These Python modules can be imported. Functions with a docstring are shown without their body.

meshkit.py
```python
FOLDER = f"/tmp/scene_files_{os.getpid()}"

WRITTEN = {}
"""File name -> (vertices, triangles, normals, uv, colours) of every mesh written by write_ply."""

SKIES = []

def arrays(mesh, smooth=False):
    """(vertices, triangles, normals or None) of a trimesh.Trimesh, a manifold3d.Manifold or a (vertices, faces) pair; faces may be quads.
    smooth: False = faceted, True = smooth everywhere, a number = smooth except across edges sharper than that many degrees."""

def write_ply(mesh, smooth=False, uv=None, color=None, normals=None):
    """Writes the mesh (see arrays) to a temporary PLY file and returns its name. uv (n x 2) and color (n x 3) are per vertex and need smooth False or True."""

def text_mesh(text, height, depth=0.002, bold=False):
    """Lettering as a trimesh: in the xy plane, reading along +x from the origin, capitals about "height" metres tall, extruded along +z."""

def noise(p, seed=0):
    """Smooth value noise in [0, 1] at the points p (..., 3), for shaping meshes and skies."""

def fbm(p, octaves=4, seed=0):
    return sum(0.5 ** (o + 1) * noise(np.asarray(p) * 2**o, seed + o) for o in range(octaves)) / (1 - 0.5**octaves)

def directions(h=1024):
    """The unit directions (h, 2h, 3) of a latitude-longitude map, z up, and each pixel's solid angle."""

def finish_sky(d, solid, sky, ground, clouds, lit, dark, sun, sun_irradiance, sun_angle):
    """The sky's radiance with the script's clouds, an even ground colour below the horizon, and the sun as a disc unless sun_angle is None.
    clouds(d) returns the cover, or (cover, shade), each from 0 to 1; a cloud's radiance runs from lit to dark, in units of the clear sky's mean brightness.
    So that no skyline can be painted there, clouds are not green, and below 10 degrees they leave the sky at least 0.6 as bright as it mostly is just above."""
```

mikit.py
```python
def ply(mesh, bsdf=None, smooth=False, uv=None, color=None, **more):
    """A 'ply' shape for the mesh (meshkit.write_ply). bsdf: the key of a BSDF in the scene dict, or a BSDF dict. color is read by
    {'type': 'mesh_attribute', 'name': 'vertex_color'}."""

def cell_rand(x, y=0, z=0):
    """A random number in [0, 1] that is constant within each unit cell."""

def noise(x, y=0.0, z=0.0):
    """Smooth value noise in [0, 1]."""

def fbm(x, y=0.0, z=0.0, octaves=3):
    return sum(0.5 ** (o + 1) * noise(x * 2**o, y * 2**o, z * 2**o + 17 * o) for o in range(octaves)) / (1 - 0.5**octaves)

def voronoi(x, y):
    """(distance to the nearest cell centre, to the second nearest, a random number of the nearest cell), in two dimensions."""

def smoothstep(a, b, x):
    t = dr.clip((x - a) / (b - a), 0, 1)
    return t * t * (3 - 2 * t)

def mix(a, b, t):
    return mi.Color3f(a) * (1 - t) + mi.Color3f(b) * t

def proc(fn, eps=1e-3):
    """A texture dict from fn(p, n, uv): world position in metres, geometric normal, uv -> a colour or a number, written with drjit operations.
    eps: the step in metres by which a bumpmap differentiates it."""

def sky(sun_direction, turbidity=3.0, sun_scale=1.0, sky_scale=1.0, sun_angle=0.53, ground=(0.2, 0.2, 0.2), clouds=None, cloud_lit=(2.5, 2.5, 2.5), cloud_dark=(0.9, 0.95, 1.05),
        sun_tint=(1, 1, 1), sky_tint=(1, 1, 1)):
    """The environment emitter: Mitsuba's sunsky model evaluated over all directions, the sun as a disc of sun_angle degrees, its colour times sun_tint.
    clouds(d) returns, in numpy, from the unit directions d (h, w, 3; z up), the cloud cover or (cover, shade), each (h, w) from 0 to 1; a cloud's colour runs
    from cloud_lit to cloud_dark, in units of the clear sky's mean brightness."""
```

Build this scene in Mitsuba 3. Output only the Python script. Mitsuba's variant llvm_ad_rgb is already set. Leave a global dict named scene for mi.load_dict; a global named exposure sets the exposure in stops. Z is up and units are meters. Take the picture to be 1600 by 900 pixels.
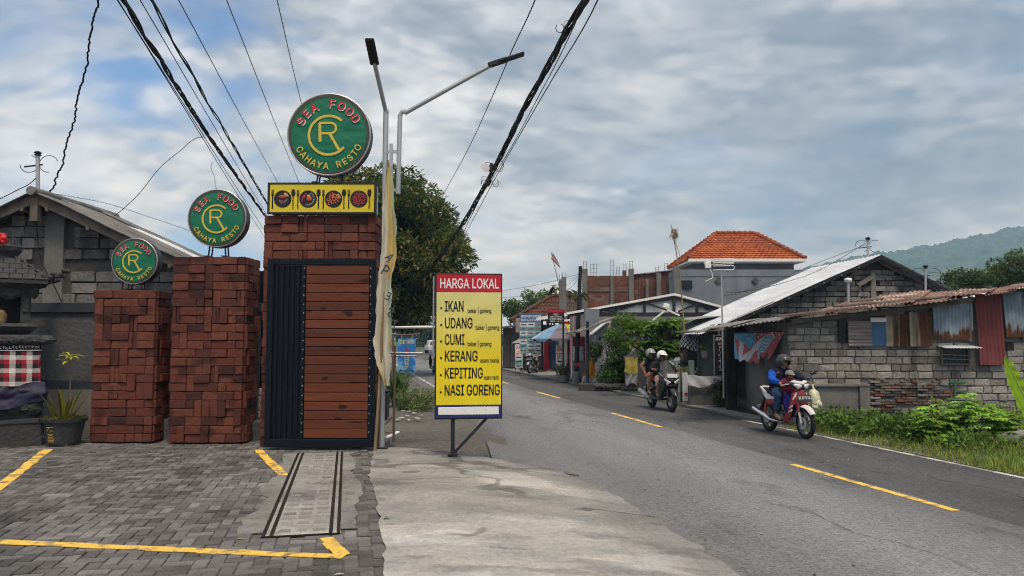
import math, random
import numpy as np, trimesh, manifold3d as m3, shapely, shapely.geometry as sg
import drjit as dr, mitsuba as mi, mikit, meshkit
from mikit import noise, fbm, voronoi, cell_rand, smoothstep, mix

T = mi.ScalarTransform4f
scene, labels = {}, {}
RNG = np.random.default_rng(7)
random.seed(7)
PI = math.pi

# ------------------------------------------------------------------ camera, sky, exposure
EYE, LENS, PITCH = np.array([0, 0, 1.65]), 1186.0, math.atan(80 / 1186.0)
scene['camera'] = {'type': 'perspective', 'fov': 2 * math.degrees(math.atan(800 / LENS)), 'fov_axis': 'x', 'near_clip': 0.05, 'far_clip': 9000.0,
                   'to_world': T().look_at(origin=EYE.tolist(), target=[0, math.cos(PITCH), 1.65 + math.sin(PITCH)], up=[0, 0, 1])}


SUN = np.array([0.22, 0.34, 0.914])


SUN = np.array([0.22, 0.34, 0.914])


SUN = np.array([0.22, 0.34, 0.914])


SUN = np.array([0.12, -0.30, 0.946])


SUN = np.array([0.12, -0.30, 0.946])


SUN = np.array([0.12, -0.30, 0.946])


SUN = np.array([0.12, -0.30, 0.946])


SUN = np.array([0.12, -0.30, 0.946])


SUN = np.array([0.12, -0.46, 0.88])


SUN = np.array([0.12, -0.46, 0.88])


SUN = np.array([0.12, -0.46, 0.88])


def clouds(d):
    """Broken grey overcast lit from behind by a high sun: a layer of puffs seen in perspective, heavier to the right, thin with blue gaps low on the left."""
    k = 1.25 / (np.maximum(d[..., 2], 0) + 0.24)
    p = np.stack([d[..., 0] * k, d[..., 1] * k, 0 * k], -1)
    az, el = np.arctan2(d[..., 0], d[..., 1]), np.arcsin(np.clip(d[..., 2], -1, 1))
    warp = np.stack([meshkit.fbm(p * 1.1 + 5, 3, 11), meshkit.fbm(p * 1.1 + 9, 3, 12), 0 * k], -1) - 0.5
    q = p + 0.30 * warp
    warp2 = np.stack([meshkit.fbm(q * 5 + 2, 3, 21), meshkit.fbm(q * 5 + 6, 3, 22), 0 * k], -1) - 0.5
    r = q + 0.09 * warp2
    big = meshkit.fbm(q * 0.75 + [3.1, 7.7, 0], 3, 3) - 0.5
    mid = meshkit.fbm(r * [2.8, 3.4, 1] + 4, 5, 5) - 0.5
    puff = np.tanh((meshkit.fbm(r * [6.0, 8.0, 1], 4, 8) - 0.5) * 6)
    wisp = meshkit.fbm(r * [17, 22, 1], 3, 9) - 0.5
    right = 1 / (1 + np.exp(-(az - 0.12 - 0.5 * big) / 0.10))
    mass = right * np.exp(-((el - 0.24 + 0.2 * big) / 0.12) ** 2)
    streak = meshkit.fbm(np.stack([az * 2.6 + 2, el * 24 + az * 2.0, 0 * az], -1), 4, 17) - 0.5
    low = np.exp(-(el / 0.13) ** 2)
    glow = np.exp(-((1 - d @ (SUN / np.linalg.norm(SUN))) / 0.16))
    soft = 1 - 0.45 * mass
    tops = np.clip(meshkit.fbm(r * [4.2, 5.6, 1] + 13, 5, 28) - 0.53, 0, 1) * np.clip(0.5 - 3 * mid, 0, 1.2)
    shade = 0.645 + 0.55 * big - (1.15 * mid + 0.115 * puff + 0.55 * wisp) * (1 - 0.6 * low) * soft - 2.6 * tops * (1 - .5 * low) + 0.27 * mass + 0.05 * right - 0.95 * streak * low - 0.13 * low * (1 - .5 * right) - 0.75 * glow
    shade = 0.5 + 0.52 * np.tanh((shade - 0.5) * 1.75)
    left = np.clip((-az - 0.12) / 0.30, 0, 1) * np.clip((0.62 - el) / 0.25, 0, 1)
    gap = np.clip(left * (0.20 - 3.6 * mid - 1.9 * np.clip(el - 0.20, 0, 1) - 0.55 * puff * (1 - low) + 0.25 * low + 1.2 * streak * low), 0, 1)
    blue = np.clip((meshkit.fbm(q * 1.9 + 31, 3, 41) - 0.53) * 5, 0, 1) * 0.25
    return np.clip(1.0 - 0.78 * gap - blue, 0.06, 1), np.clip(shade, 0, 1)


scene['sky'] = mikit.sky(SUN.tolist(), turbidity=3, sun_scale=0.34, sun_angle=17, sky_scale=1.0, clouds=clouds,
                         cloud_lit=(3.3, 3.28, 3.24), cloud_dark=(0.47, 0.68, 0.97), sky_tint=(0.50, 0.66, 0.80))
exposure = 2.42


# ------------------------------------------------------------------ mesh helpers
def P(px, py, Y):
    """Survey helper: the point at depth Y metres seen at the photograph's pixel; used to measure positions of far things."""
    a, b = (px - 800) / LENS, (450 - py) / LENS
    c, s = math.cos(PITCH), math.sin(PITCH)
    d = np.array([a, c - b * s, s + b * c])
    return EYE + d * (Y / d[1])


def G(px, py, z=0.0):
    a, b = (px - 800) / LENS, (450 - py) / LENS
    c, s = math.cos(PITCH), math.sin(PITCH)
    d = np.array([a, c - b * s, s + b * c])
    return EYE + d * ((z - EYE[2]) / d[2])


def rotz(a):
    c, s = math.cos(a), math.sin(a)
    return np.array([[c, -s, 0], [s, c, 0], [0, 0, 1.0]])


def rotx(a):
    c, s = math.cos(a), math.sin(a)
    return np.array([[1.0, 0, 0], [0, c, -s], [0, s, c]])


def roty(a):
    c, s = math.cos(a), math.sin(a)
    return np.array([[c, 0, s], [0, 1.0, 0], [-s, 0, c]])


def box_vf(d, ch=0.0, jit=0.0, seed=0):
    hx, hy, hz = np.asarray(d, float) / 2
    if ch <= 0:
        v, f = [], []
        for ax in range(3):
            for s in (-1, 1):
                o = [0, 1, 2]
                a, b = [(1, 2), (2, 0), (0, 1)][ax]
                h = (hx, hy, hz)
                q = []
                for (i, j) in ((-1, -1), (1, -1), (1, 1), (-1, 1)):
                    p = [0, 0, 0]
                    p[ax] = s * h[ax]; p[a] = i * h[a]; p[b] = j * h[b]
                    q.append(p)
                if s < 0: q = q[::-1]
                n = len(v); v += q
                f += [[n, n + 1, n + 2], [n, n + 2, n + 3]]
        return np.array(v), np.array(f)
    ch = min(ch, hx * .9, hy * .9, hz * .9)
    pts = []
    for sx in (-1, 1):
        for sy in (-1, 1):
            for sz in (-1, 1):
                pts += [[sx * (hx - ch), sy * (hy - ch), sz * hz], [sx * (hx - ch), sy * hy, sz * (hz - ch)], [sx * hx, sy * (hy - ch), sz * (hz - ch)]]
    pts = np.array(pts)
    if jit:      # knocked, uneven corners
        rj = np.random.default_rng(seed)
        pts = pts + np.repeat(rj.uniform(-jit, jit * .4, (8, 3)), 3, axis=0) * np.sign(pts) + rj.uniform(-jit, jit * .3, pts.shape) * np.sign(pts) * .6
    hull = trimesh.convex.convex_hull(pts)
    v = np.array(hull.vertices)[np.array(hull.faces)].reshape(-1, 3)
    return v, np.arange(len(v)).reshape(-1, 3)


def tube_vf(pts, r, sides=8, caps=True):
    p = np.asarray(pts, float)
    r = np.broadcast_to(np.asarray(r, float), (len(p),))
    t = np.gradient(p, axis=0)
    t /= np.linalg.norm(t, axis=1, keepdims=True) + 1e-12
    up = np.array([0, 0, 1.0]) if abs(t[0, 2]) < 0.9 else np.array([1.0, 0, 0])
    a = np.cross(t[0], up); a /= np.linalg.norm(a)
    A = []
    for k in range(len(p)):
        a = a - t[k] * (a @ t[k]); a /= np.linalg.norm(a) + 1e-12
        A.append(a)
    A = np.array(A); B = np.cross(t, A)
    ang = np.arange(sides) * 2 * PI / sides
    v = (p[:, None] + r[:, None, None] * (np.cos(ang)[None, :, None] * A[:, None] + np.sin(ang)[None, :, None] * B[:, None])).reshape(-1, 3)
    i, j = np.meshgrid(np.arange(len(p) - 1), np.arange(sides), indexing='ij')
    q = np.stack([i * sides + j, i * sides + (j + 1) % sides, (i + 1) * sides + (j + 1) % sides, (i + 1) * sides + j], -1).reshape(-1, 4)
    f = np.vstack([q[:, [0, 1, 2]], q[:, [0, 2, 3]]])
    if caps:
        for e, flip in ((0, True), (len(p) - 1, False)):
            n = len(v)
            ring = v[e * sides:(e + 1) * sides]
            v = np.vstack([v, ring, p[e][None]])
            k = np.arange(sides)
            tri = np.stack([n + k, n + (k + 1) % sides, np.full(sides, n + sides)], 1)
            f = np.vstack([f, tri[:, ::-1] if flip else tri])
    return v, f


def lathe_vf(prof, n=24):
    """prof: (r, z) from bottom to top; every segment gets its own vertices where the profile turns sharply."""
    prof = np.asarray(prof, float)
    v, f = [], []
    ang = np.arange(n) * 2 * PI / n
    for k in range(len(prof) - 1):
        b = len(v)
        for (r, z) in (prof[k], prof[k + 1]):
            v += [[r * math.cos(a), r * math.sin(a), z] for a in ang]
        for j in range(n):
            j2 = (j + 1) % n
            f += [[b + j, b + j2, b + n + j2], [b + j, b + n + j2, b + n + j]]
    return np.array(v), np.array(f)


def prism_vf(poly, h0, h1):
    """poly in xy (shapely or points), extruded along z from h0 to h1."""
    g = poly if hasattr(poly, 'geom_type') else sg.Polygon(poly)
    parts = getattr(g, 'geoms', [g])
    V, F, n = [], [], 0
    for q in parts:
        m = trimesh.creation.extrude_polygon(q, h1 - h0, engine='earcut')
        v = np.array(m.vertices)[np.array(m.faces)].reshape(-1, 3) + [0, 0, h0]
        V.append(v); F.append(np.arange(len(v)).reshape(-1, 3) + n); n += len(v)
    return np.vstack(V), np.vstack(F)


def grid_vf(fn, nu, nv):
    u, w = np.meshgrid(np.linspace(0, 1, nu + 1), np.linspace(0, 1, nv + 1), indexing='ij')
    p = np.asarray(fn(u.ravel(), w.ravel()))
    i, j = np.meshgrid(np.arange(nu), np.arange(nv), indexing='ij')
    a = i * (nv + 1) + j
    q = np.stack([a, a + nv + 1, a + nv + 2, a + 1], -1).reshape(-1, 4)
    return p, np.vstack([q[:, [0, 1, 2]], q[:, [0, 2, 3]]]), np.stack([u.ravel(), w.ravel()], 1)


class MB:
    def __init__(s):
        s.V, s.F, s.C, s.U, s.n = [], [], [], [], 0

    def add(s, vf, R=None, t=None, col=None, uv=None):
        v, f = np.asarray(vf[0], float), np.asarray(vf[1])
        if R is not None: v = v @ np.asarray(R).T
        if t is not None: v = v + np.asarray(t, float)
        s.V.append(v); s.F.append(f + s.n); s.n += len(v)
        s.C.append(None if col is None else np.broadcast_to(np.asarray(col, float), (len(v), 3)))
        s.U.append(None if uv is None else np.broadcast_to(np.asarray(uv, float), (len(v), 2)))
        return s

    def box(s, c, d, R=None, ch=0.0, col=None, uv=None, jit=0.0, seed=0): return s.add(box_vf(d, ch, jit, seed), R, c, col, uv)

    def bar(s, a, b, w, h, ch=0, col=None):
        a, b = np.asarray(a, float), np.asarray(b, float)
        x = b - a; L = np.linalg.norm(x); x /= L
        up = np.array([0, 0, 1.0]) if abs(x[2]) < .95 else np.array([0, 1.0, 0])
        y = np.cross(up, x); y /= np.linalg.norm(y); z = np.cross(x, y)
        return s.add(box_vf((L, w, h), ch), np.stack([x, y, z], 1), (a + b) / 2, col)

    def tube(s, pts, r, sides=8, caps=True, col=None): return s.add(tube_vf(pts, r, sides, caps), col=col)

    def lathe(s, prof, n=24, R=None, t=None, col=None): return s.add(lathe_vf(prof, n), R, t, col)

    def prism(s, poly, h0, h1, R=None, t=None, col=None): return s.add(prism_vf(poly, h0, h1), R, t, col)

    def ball(s, c, r, sub=2, R=None, col=None):
        m = trimesh.creation.icosphere(subdivisions=sub, radius=1.0)
        return s.add((np.array(m.vertices) * np.broadcast_to(r, 3), np.array(m.faces)), R, c, col)

    def grid(s, fn, nu, nv, R=None, t=None, col=None, uvscale=None):
        p, f, uv = grid_vf(fn, nu, nv)
        return s.add((p, f), R, t, col, uv if uvscale is None else uv * uvscale)

    def xf(s, R=None, t=None):
        s.V = [(v if R is None else v @ np.asarray(R).T) + (0 if t is None else np.asarray(t, float)) for v in s.V]
        return s

    def out(s):
        V, F = np.vstack(s.V), np.vstack(s.F)
        C = None
        if any(c is not None for c in s.C): C = np.vstack([np.full((len(v), 3), .5) if c is None else c for v, c in zip(s.V, s.C)])
        U = None
        if any(u is not None for u in s.U): U = np.vstack([np.zeros((len(v), 2)) if u is None else u for v, u in zip(s.V, s.U)])
        return V, F, C, U


_count = {}


def key_for(name, parent=None):
    base = name if parent is None else parent + '__' + name
    k = _count.get(base, 0)
    _count[base] = k + 1
    return base if k == 0 else f'{base}_{k:03d}'


def ply(mb, mat, smooth=True):
    if isinstance(mb, MB): V, F, C, U = mb.out()
    elif hasattr(mb, 'vertices'): V, F, C, U = np.array(mb.vertices), np.array(mb.faces), None, None
    else: (V, F), C, U = mb[:2], None, None
    return mikit.ply((V, F), mat, smooth=smooth, uv=U, color=C)


def put(name, mb, mat, parent=None, smooth=True, label=None, cat=None, group=None, kind=None, world=None):
    k = key_for(name, parent)
    d = mb if isinstance(mb, dict) else ply(mb, mat, smooth)
    scene[k] = d if world is None else {**d, 'to_world': world}
    tag(k, label, cat, group, kind)
    return k


def tag(k, label=None, cat=None, group=None, kind=None):
    e = {n: x for n, x in (('label', label), ('category', cat), ('group', group), ('kind', kind)) if x}
    if e: labels.setdefault(k, {}).update(e)


def thing(name, label, cat, group=None, kind=None):
    """A thing whose parts follow: only its key and its label."""
    k = key_for(name)
    tag(k, label, cat, group, kind)
    return k


def mat4(R, t):
    m = np.eye(4); m[:3, :3] = R; m[:3, 3] = t
    return T(m.tolist())


# ------------------------------------------------------------------ materials
def rgb(c): return {'type': 'rgb', 'value': [float(x) for x in c]}


def mat(key, color=None, rough=0.6, fn=None, metallic=0.0, spec=0.35, bump=None, bump_h=0.002, eps=2e-3, coat=0.0, vc=False):
    base = {'type': 'mesh_attribute', 'name': 'vertex_color'} if vc else (mikit.proc(fn) if fn else rgb(color))
    b = {'type': 'principled', 'base_color': base, 'roughness': rough, 'metallic': metallic, 'specular': spec}
    if coat: b['clearcoat'] = coat; b['clearcoat_gloss'] = 0.8
    if bump: b = {'type': 'bumpmap', 'arbitrary': mikit.proc(bump, eps), 'scale': bump_h, 'bsdf': b}
    scene[key] = {'type': 'twosided', 'bsdf': b}
    return key


def F(x): return mi.Float(x)


mat('paint_vc', vc=True, rough=0.5)
mat('matte_vc', vc=True, rough=0.85, spec=0.15)
mat('gloss_vc', vc=True, rough=0.22, coat=0.6)
mat('cloth_vc', vc=True, rough=0.9, spec=0.1)
scene['leaf'] = {'type': 'principledthin', 'base_color': {'type': 'mesh_attribute', 'name': 'vertex_color'}, 'roughness': 0.45, 'spec_tint': 0.0, 'diff_trans': 0.7}
mat('black_metal', (0.018, 0.020, 0.024), 0.42)
mat('gate_metal', (0.0045, 0.008, 0.014), 0.45, spec=0.18)
mat('steel', (0.45, 0.46, 0.47), 0.42, metallic=0.6)
mat('chrome', (0.75, 0.75, 0.76), 0.18, metallic=1.0)
mat('rubber', (0.016, 0.016, 0.017), 0.75, spec=0.2)
mat('cable', (0.014, 0.014, 0.016), 0.6)
mat('white_paint', (0.72, 0.72, 0.70), 0.5)
mat('rail_steel', (0.02, 0.018, 0.016), 0.5, metallic=0.3)


def asphalt_c(p, n, uv):
    # lateral position from the centre line, in metres: the wheel tracks are polished paler, the lane edges hold dirt
    t = (p.x - (6.42 - 0.2105 * p.y)) * 0.9786
    s = p.y * 0.9786 - p.x * 0.2105
    track = dr.exp(-dr.square((t + 1.55) / 0.95)) * 0.55 + dr.exp(-dr.square((t - 1.25) / 0.6)) * 0.12
    big = fbm(t * 1.1, s * 0.22, 3.0, 4)
    spk = noise(p.x * 95, p.y * 95) * 0.5 + noise(p.x * 42, p.y * 42, 3) * 0.5
    patch = smoothstep(0.08, 0.14, t + 0.12 * (fbm(s * 0.9, t * 2, 8.0, 3) - 0.5)) 
    crk = smoothstep(0.012, 0.004, dr.abs(fbm(t * 0.9 + 3, s * 0.35, 6.0, 5) - 0.5)) * smoothstep(0.5, 0.65, noise(t * 0.5, s * 0.3, 9.0)) * 0.38
    oil = smoothstep(0.62, 0.8, fbm(t * 2.2, s * 0.8, 12.0, 4)) * 0.25
    base = (0.118 + 0.08 * track + 0.085 * (big - 0.5) - 0.046 * patch) * (1 - crk) * (1 - oil)
    edge = smoothstep(2.0, 3.2, dr.abs(t)) * 0.02
    v = (base + edge) * (0.55 + 0.9 * spk)
    v = v * 0.90
    return mi.Color3f(v * 0.965, v * 0.99, v * 1.04)


def asphalt_b(p, n, uv): return noise(p.x * 70, p.y * 70) * 0.6 + noise(p.x * 130, p.y * 130, 2) * 0.4


mat('asphalt', fn=asphalt_c, rough=0.82, spec=0.3, bump=asphalt_b, bump_h=0.006)


def paver_c(p, n, uv):
    tone = uv.x
    m = fbm(p.x * 1.1, p.y * 1.1, 1.0, 4)
    g = noise(p.x * 55, p.y * 55) * 0.5 + noise(p.x * 120, p.y * 120, 4) * 0.5
    pale = smoothstep(0.52, 0.78, fbm(p.x * 2.3, p.y * 3.1, 7.0, 4)) * 0.03
    v = (0.053 + 0.078 * tone + 0.075 * (m - 0.5)) * (0.72 + 0.55 * g) + pale
    return mi.Color3f(v * 1.03, v * 0.985, v * 0.97)


mat('paver', fn=paver_c, rough=0.78, bump=asphalt_b, bump_h=0.003)


def concrete_c(p, n, uv):
    a = fbm(p.x * 0.75, p.y * 2.0, 1.0, 5)
    b = fbm(p.x * 2.6, p.y * 3.5, 5.0, 4)
    w = smoothstep(0.56, 0.72, fbm(p.x * 0.9 + 4, p.y * 2.2, 9.0, 4))
    g = noise(p.x * 80, p.y * 80) * 0.5 + noise(p.x * 31, p.y * 31, 2) * 0.5
    near = smoothstep(8.6, 5.8, p.y)
    st = smoothstep(0.60, 0.75, fbm(p.x * 1.4, p.y * 3.4 + 3, 13.0, 4)) * 0.4
    crack = smoothstep(0.022, 0.006, dr.abs(fbm(p.x * 0.55 + 2.7, p.y * 0.55, 3.3, 5) - 0.5)) * smoothstep(0.45, 0.65, noise(p.x * 0.8, p.y * 0.8, 7.0)) * 0.45
    v = (0.175 + 0.13 * (a - 0.5) + 0.10 * (b - 0.5) + 0.09 * w + 0.10 * near) * (0.74 + 0.5 * g) * (1 - 0.7 * st) * (1 - crack)
    t = (p.x - (6.42 - 0.2105 * p.y)) * 0.9786
    dirt = smoothstep(-4.2, -3.40, t + 0.9 * (fbm(p.x * 1.3, p.y * 1.3, 21.0, 4) - 0.5)) * smoothstep(-3.0, -3.3, t) * (0.45 + 0.3 * b)
    v = v * (1.0 - 0.52 * dirt)
    warm = smoothstep(0.35, 0.7, b) * (1 - dirt)
    return mi.Color3f(v * (1.0 + 0.04 * warm), v * 0.99, v * (0.965 - 0.05 * warm))


mat('apron_concrete', fn=concrete_c, rough=0.85, bump=asphalt_b, bump_h=0.004)


def earth_c(p, n, uv):
    a = fbm(p.x * 0.6, p.y * 0.6, 2.0, 5)
    g = noise(p.x * 40, p.y * 40) * 0.6 + noise(p.x * 12, p.y * 12, 2) * 0.4
    far = smoothstep(60, 200, p.y)
    v = (0.085 + 0.08 * (a - 0.5)) * (0.6 + 0.8 * g)
    return mix(mi.Color3f(v * 1.06, v, v * 0.92), mi.Color3f(0.05, 0.075, 0.03), far)


mat('earth', fn=earth_c, rough=0.9, bump=asphalt_b, bump_h=0.008)


def brick_c(p, n, uv):
    g = fbm(p.x * 30, p.y * 30 + p.z * 7, p.z * 30, 3)
    s = noise(p.x * 9, p.y * 9, p.z * 9)
    burn = smoothstep(0.66, 0.86, noise(p.x * 6.1 + 4, p.y * 6.1, p.z * 6.1))
    c = mix((0.112, 0.029, 0.019), (0.042, 0.015, 0.013), uv.x)
    c = mix(c, (0.165, 0.054, 0.032), uv.y * 0.6)
    return c * (0.62 + 0.75 * g) * (0.82 + 0.36 * s) * (1 - 0.5 * burn)


def brick_b(p, n, uv): return fbm(p.x * 60, p.y * 60, p.z * 60, 3)


mat('brick', fn=brick_c, rough=0.66, spec=0.3, bump=brick_b, bump_h=0.010)


def block_c(p, n, uv):
    g = fbm(p.x * 26, p.y * 26, p.z * 26, 3)
    big = fbm(p.x * 0.9, p.y * 0.9 + 3, p.z * 1.6, 4)
    st = smoothstep(0.52, 0.74, fbm(p.x * 4.5, p.y * 4.5, p.z * 0.55, 4)) * 0.42
    v = (0.15 + 0.15 * (uv.x - 0.5) + 0.16 * (big - 0.5)) * (0.5 + 1.0 * g) * (1 - st)
    w = uv.y
    return mi.Color3f(v * (1.03 + 0.05 * w), v, v * (0.97 - 0.08 * w))


mat('block', fn=block_c, rough=0.9, spec=0.15, bump=brick_b, bump_h=0.012)


def dark_c(p, n, uv):
    g = fbm(p.x * 26, p.y * 26, p.z * 26, 3)
    big = fbm(p.x * 1.2, p.y, p.z * 0.8, 4)
    v = (0.085 + 0.04 * (big - 0.5)) * (0.7 + 0.6 * g)
    return mi.Color3f(v * 0.96, v, v * 1.08)


def dark_b(p, n, uv): return fbm(p.x * 22, p.y * 22, p.z * 22, 3)


mat('dark_render', fn=dark_c, rough=0.85, bump=dark_b, bump_h=0.02)
mat('dark_band', (0.034, 0.042, 0.056), 0.6)
mat('sign_border', (0.055, 0.058, 0.045), 0.6)
mat('mortar', fn=lambda p, n, uv: mi.Color3f(0.075, 0.073, 0.070) * (0.6 + 0.8 * fbm(p.x * 9, p.y * 9, p.z * 9, 3)), rough=0.95, spec=0.1)


def cement_c(p, n, uv):
    a = fbm(p.x * 1.1, p.y * 1.1, p.z * 1.7, 5)
    streak = fbm(p.x * 7, p.y * 7, p.z * 0.6, 3)
    g = noise(p.x * 50, p.y * 50, p.z * 50)
    v = (0.155 + 0.13 * (a - 0.5) + 0.07 * (streak - 0.5)) * (0.8 + 0.4 * g)
    return mi.Color3f(v * 1.02, v, v * 0.95)


mat('cement', fn=cement_c, rough=0.9, spec=0.15, bump=dark_b, bump_h=0.004)


def stone_c(p, n, uv):
    g = fbm(p.x * 28, p.y * 28, p.z * 28, 4)
    moss = smoothstep(0.5, 0.75, fbm(p.x * 4, p.y * 4, p.z * 4, 3))
    v = 0.045 * (0.45 + 1.1 * g)
    return mix(mi.Color3f(v * 0.98, v, v * 1.06), mi.Color3f(v * 1.1, v * 1.25, v), moss * 0.5)


mat('stone', fn=stone_c, rough=0.8, bump=dark_b, bump_h=0.02)


def plank_c(p, n, uv):
    # uv.x = tone of the plank; the grain runs along x
    gr = fbm(p.x * 3.0 + uv.x * 31, p.y * 10, p.z * 75, 4)
    ring = noise(p.x * 1.6 + uv.x * 57, p.z * 26 + 2.5 * noise(p.x * 2.1, p.z * 9, uv.x * 9))
    knot = smoothstep(0.80, 0.88, noise(p.x * 5 + uv.x * 91, p.z * 17, uv.x * 13)) * 0.75
    c = mix((0.150, 0.041, 0.016), (0.062, 0.017, 0.010), uv.x)
    return c * (0.5 + 0.65 * gr + 0.35 * ring) * (1 - knot)


mat('plank', fn=plank_c, rough=0.42, spec=0.3)


def sheet_c(p, n, uv):
    a = fbm(p.x * 3.5, p.y * 3.5, p.z * 1.6, 4)
    g = fbm(p.x * 22, p.y * 22, p.z * 8, 3)
    v = (0.155 + 0.13 * (a - 0.5)) * (0.7 + 0.6 * g)
    return mi.Color3f(v, v * 0.985, v * 0.95)


mat('old_roof', fn=sheet_c, rough=0.85, spec=0.2)


def zinc_c(p, n, uv):
    # uv.x runs across the sheet, uv.y up it: rust creeps up from the lower edge and down the valleys
    d = fbm(p.x * 16, p.y * 16, p.z * 1.6, 4)
    g = fbm(p.x * 5, p.y * 5, p.z * 5, 4)
    r = smoothstep(0.50, 0.70, d * 0.75 + 0.42 * smoothstep(0.42, 0.0, uv.y))
    base = mi.Color3f(0.19, 0.25, 0.31) * (0.55 + 0.9 * g)
    return mix(base, mi.Color3f(0.085, 0.033, 0.014) * (0.4 + 1.1 * g), r)


mat('blue_zinc', fn=zinc_c, rough=0.6)


def rust_c(p, n, uv):
    d = fbm(p.x * 11, p.y * 11, p.z * 1.2, 4)
    g = fbm(p.x * 9, p.y * 9, p.z * 6, 4)
    r = smoothstep(0.36, 0.6, d * 0.6 + 0.5 * uv.x)
    return mix(mi.Color3f(0.34, 0.29, 0.22) * (0.5 + 0.9 * g), mi.Color3f(0.105, 0.040, 0.018) * (0.3 + 1.2 * g), r)


mat('rusty_zinc', fn=rust_c, rough=0.75)


def redsheet_c(p, n, uv):
    g = fbm(p.x * 6, p.y * 6, p.z * 1.4, 4)
    fade = smoothstep(0.55, 0.0, uv.y)
    return mix((0.155, 0.032, 0.030), (0.20, 0.065, 0.068), fade * g * 1.3) * (0.72 + 0.5 * g)


mat('red_sheet', fn=redsheet_c, rough=0.5)


def rustroof_c(p, n, uv):
    d = fbm(p.x * 1.3, p.y * 2.6, p.z, 4)
    g = fbm(p.x * 7, p.y * 3, 2.0, 4)
    st = fbm(p.x * 9, p.y * 0.8, 5.0, 3)
    c = mix((0.105, 0.048, 0.040), (0.185, 0.110, 0.090), smoothstep(0.3, 0.7, st))
    return mix(c * (0.45 + 1.0 * g), mi.Color3f(0.33, 0.28, 0.23) * (0.5 + 0.9 * g), smoothstep(0.58, 0.70, d))


mat('rust_roof', fn=rustroof_c, rough=0.75)


def bluewall_c(p, n, uv):
    a = fbm(p.x * 0.8, p.y, p.z * 0.8, 5)
    st = fbm(p.x * 3.5, p.y, p.z * 0.35, 4)
    v = 0.19 + 0.13 * (a - 0.5) + 0.08 * (st - 0.5)
    return mi.Color3f(v * 0.88, v * 1.0, v * 1.16)


mat('blue_plaster', fn=bluewall_c, rough=0.9)


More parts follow.
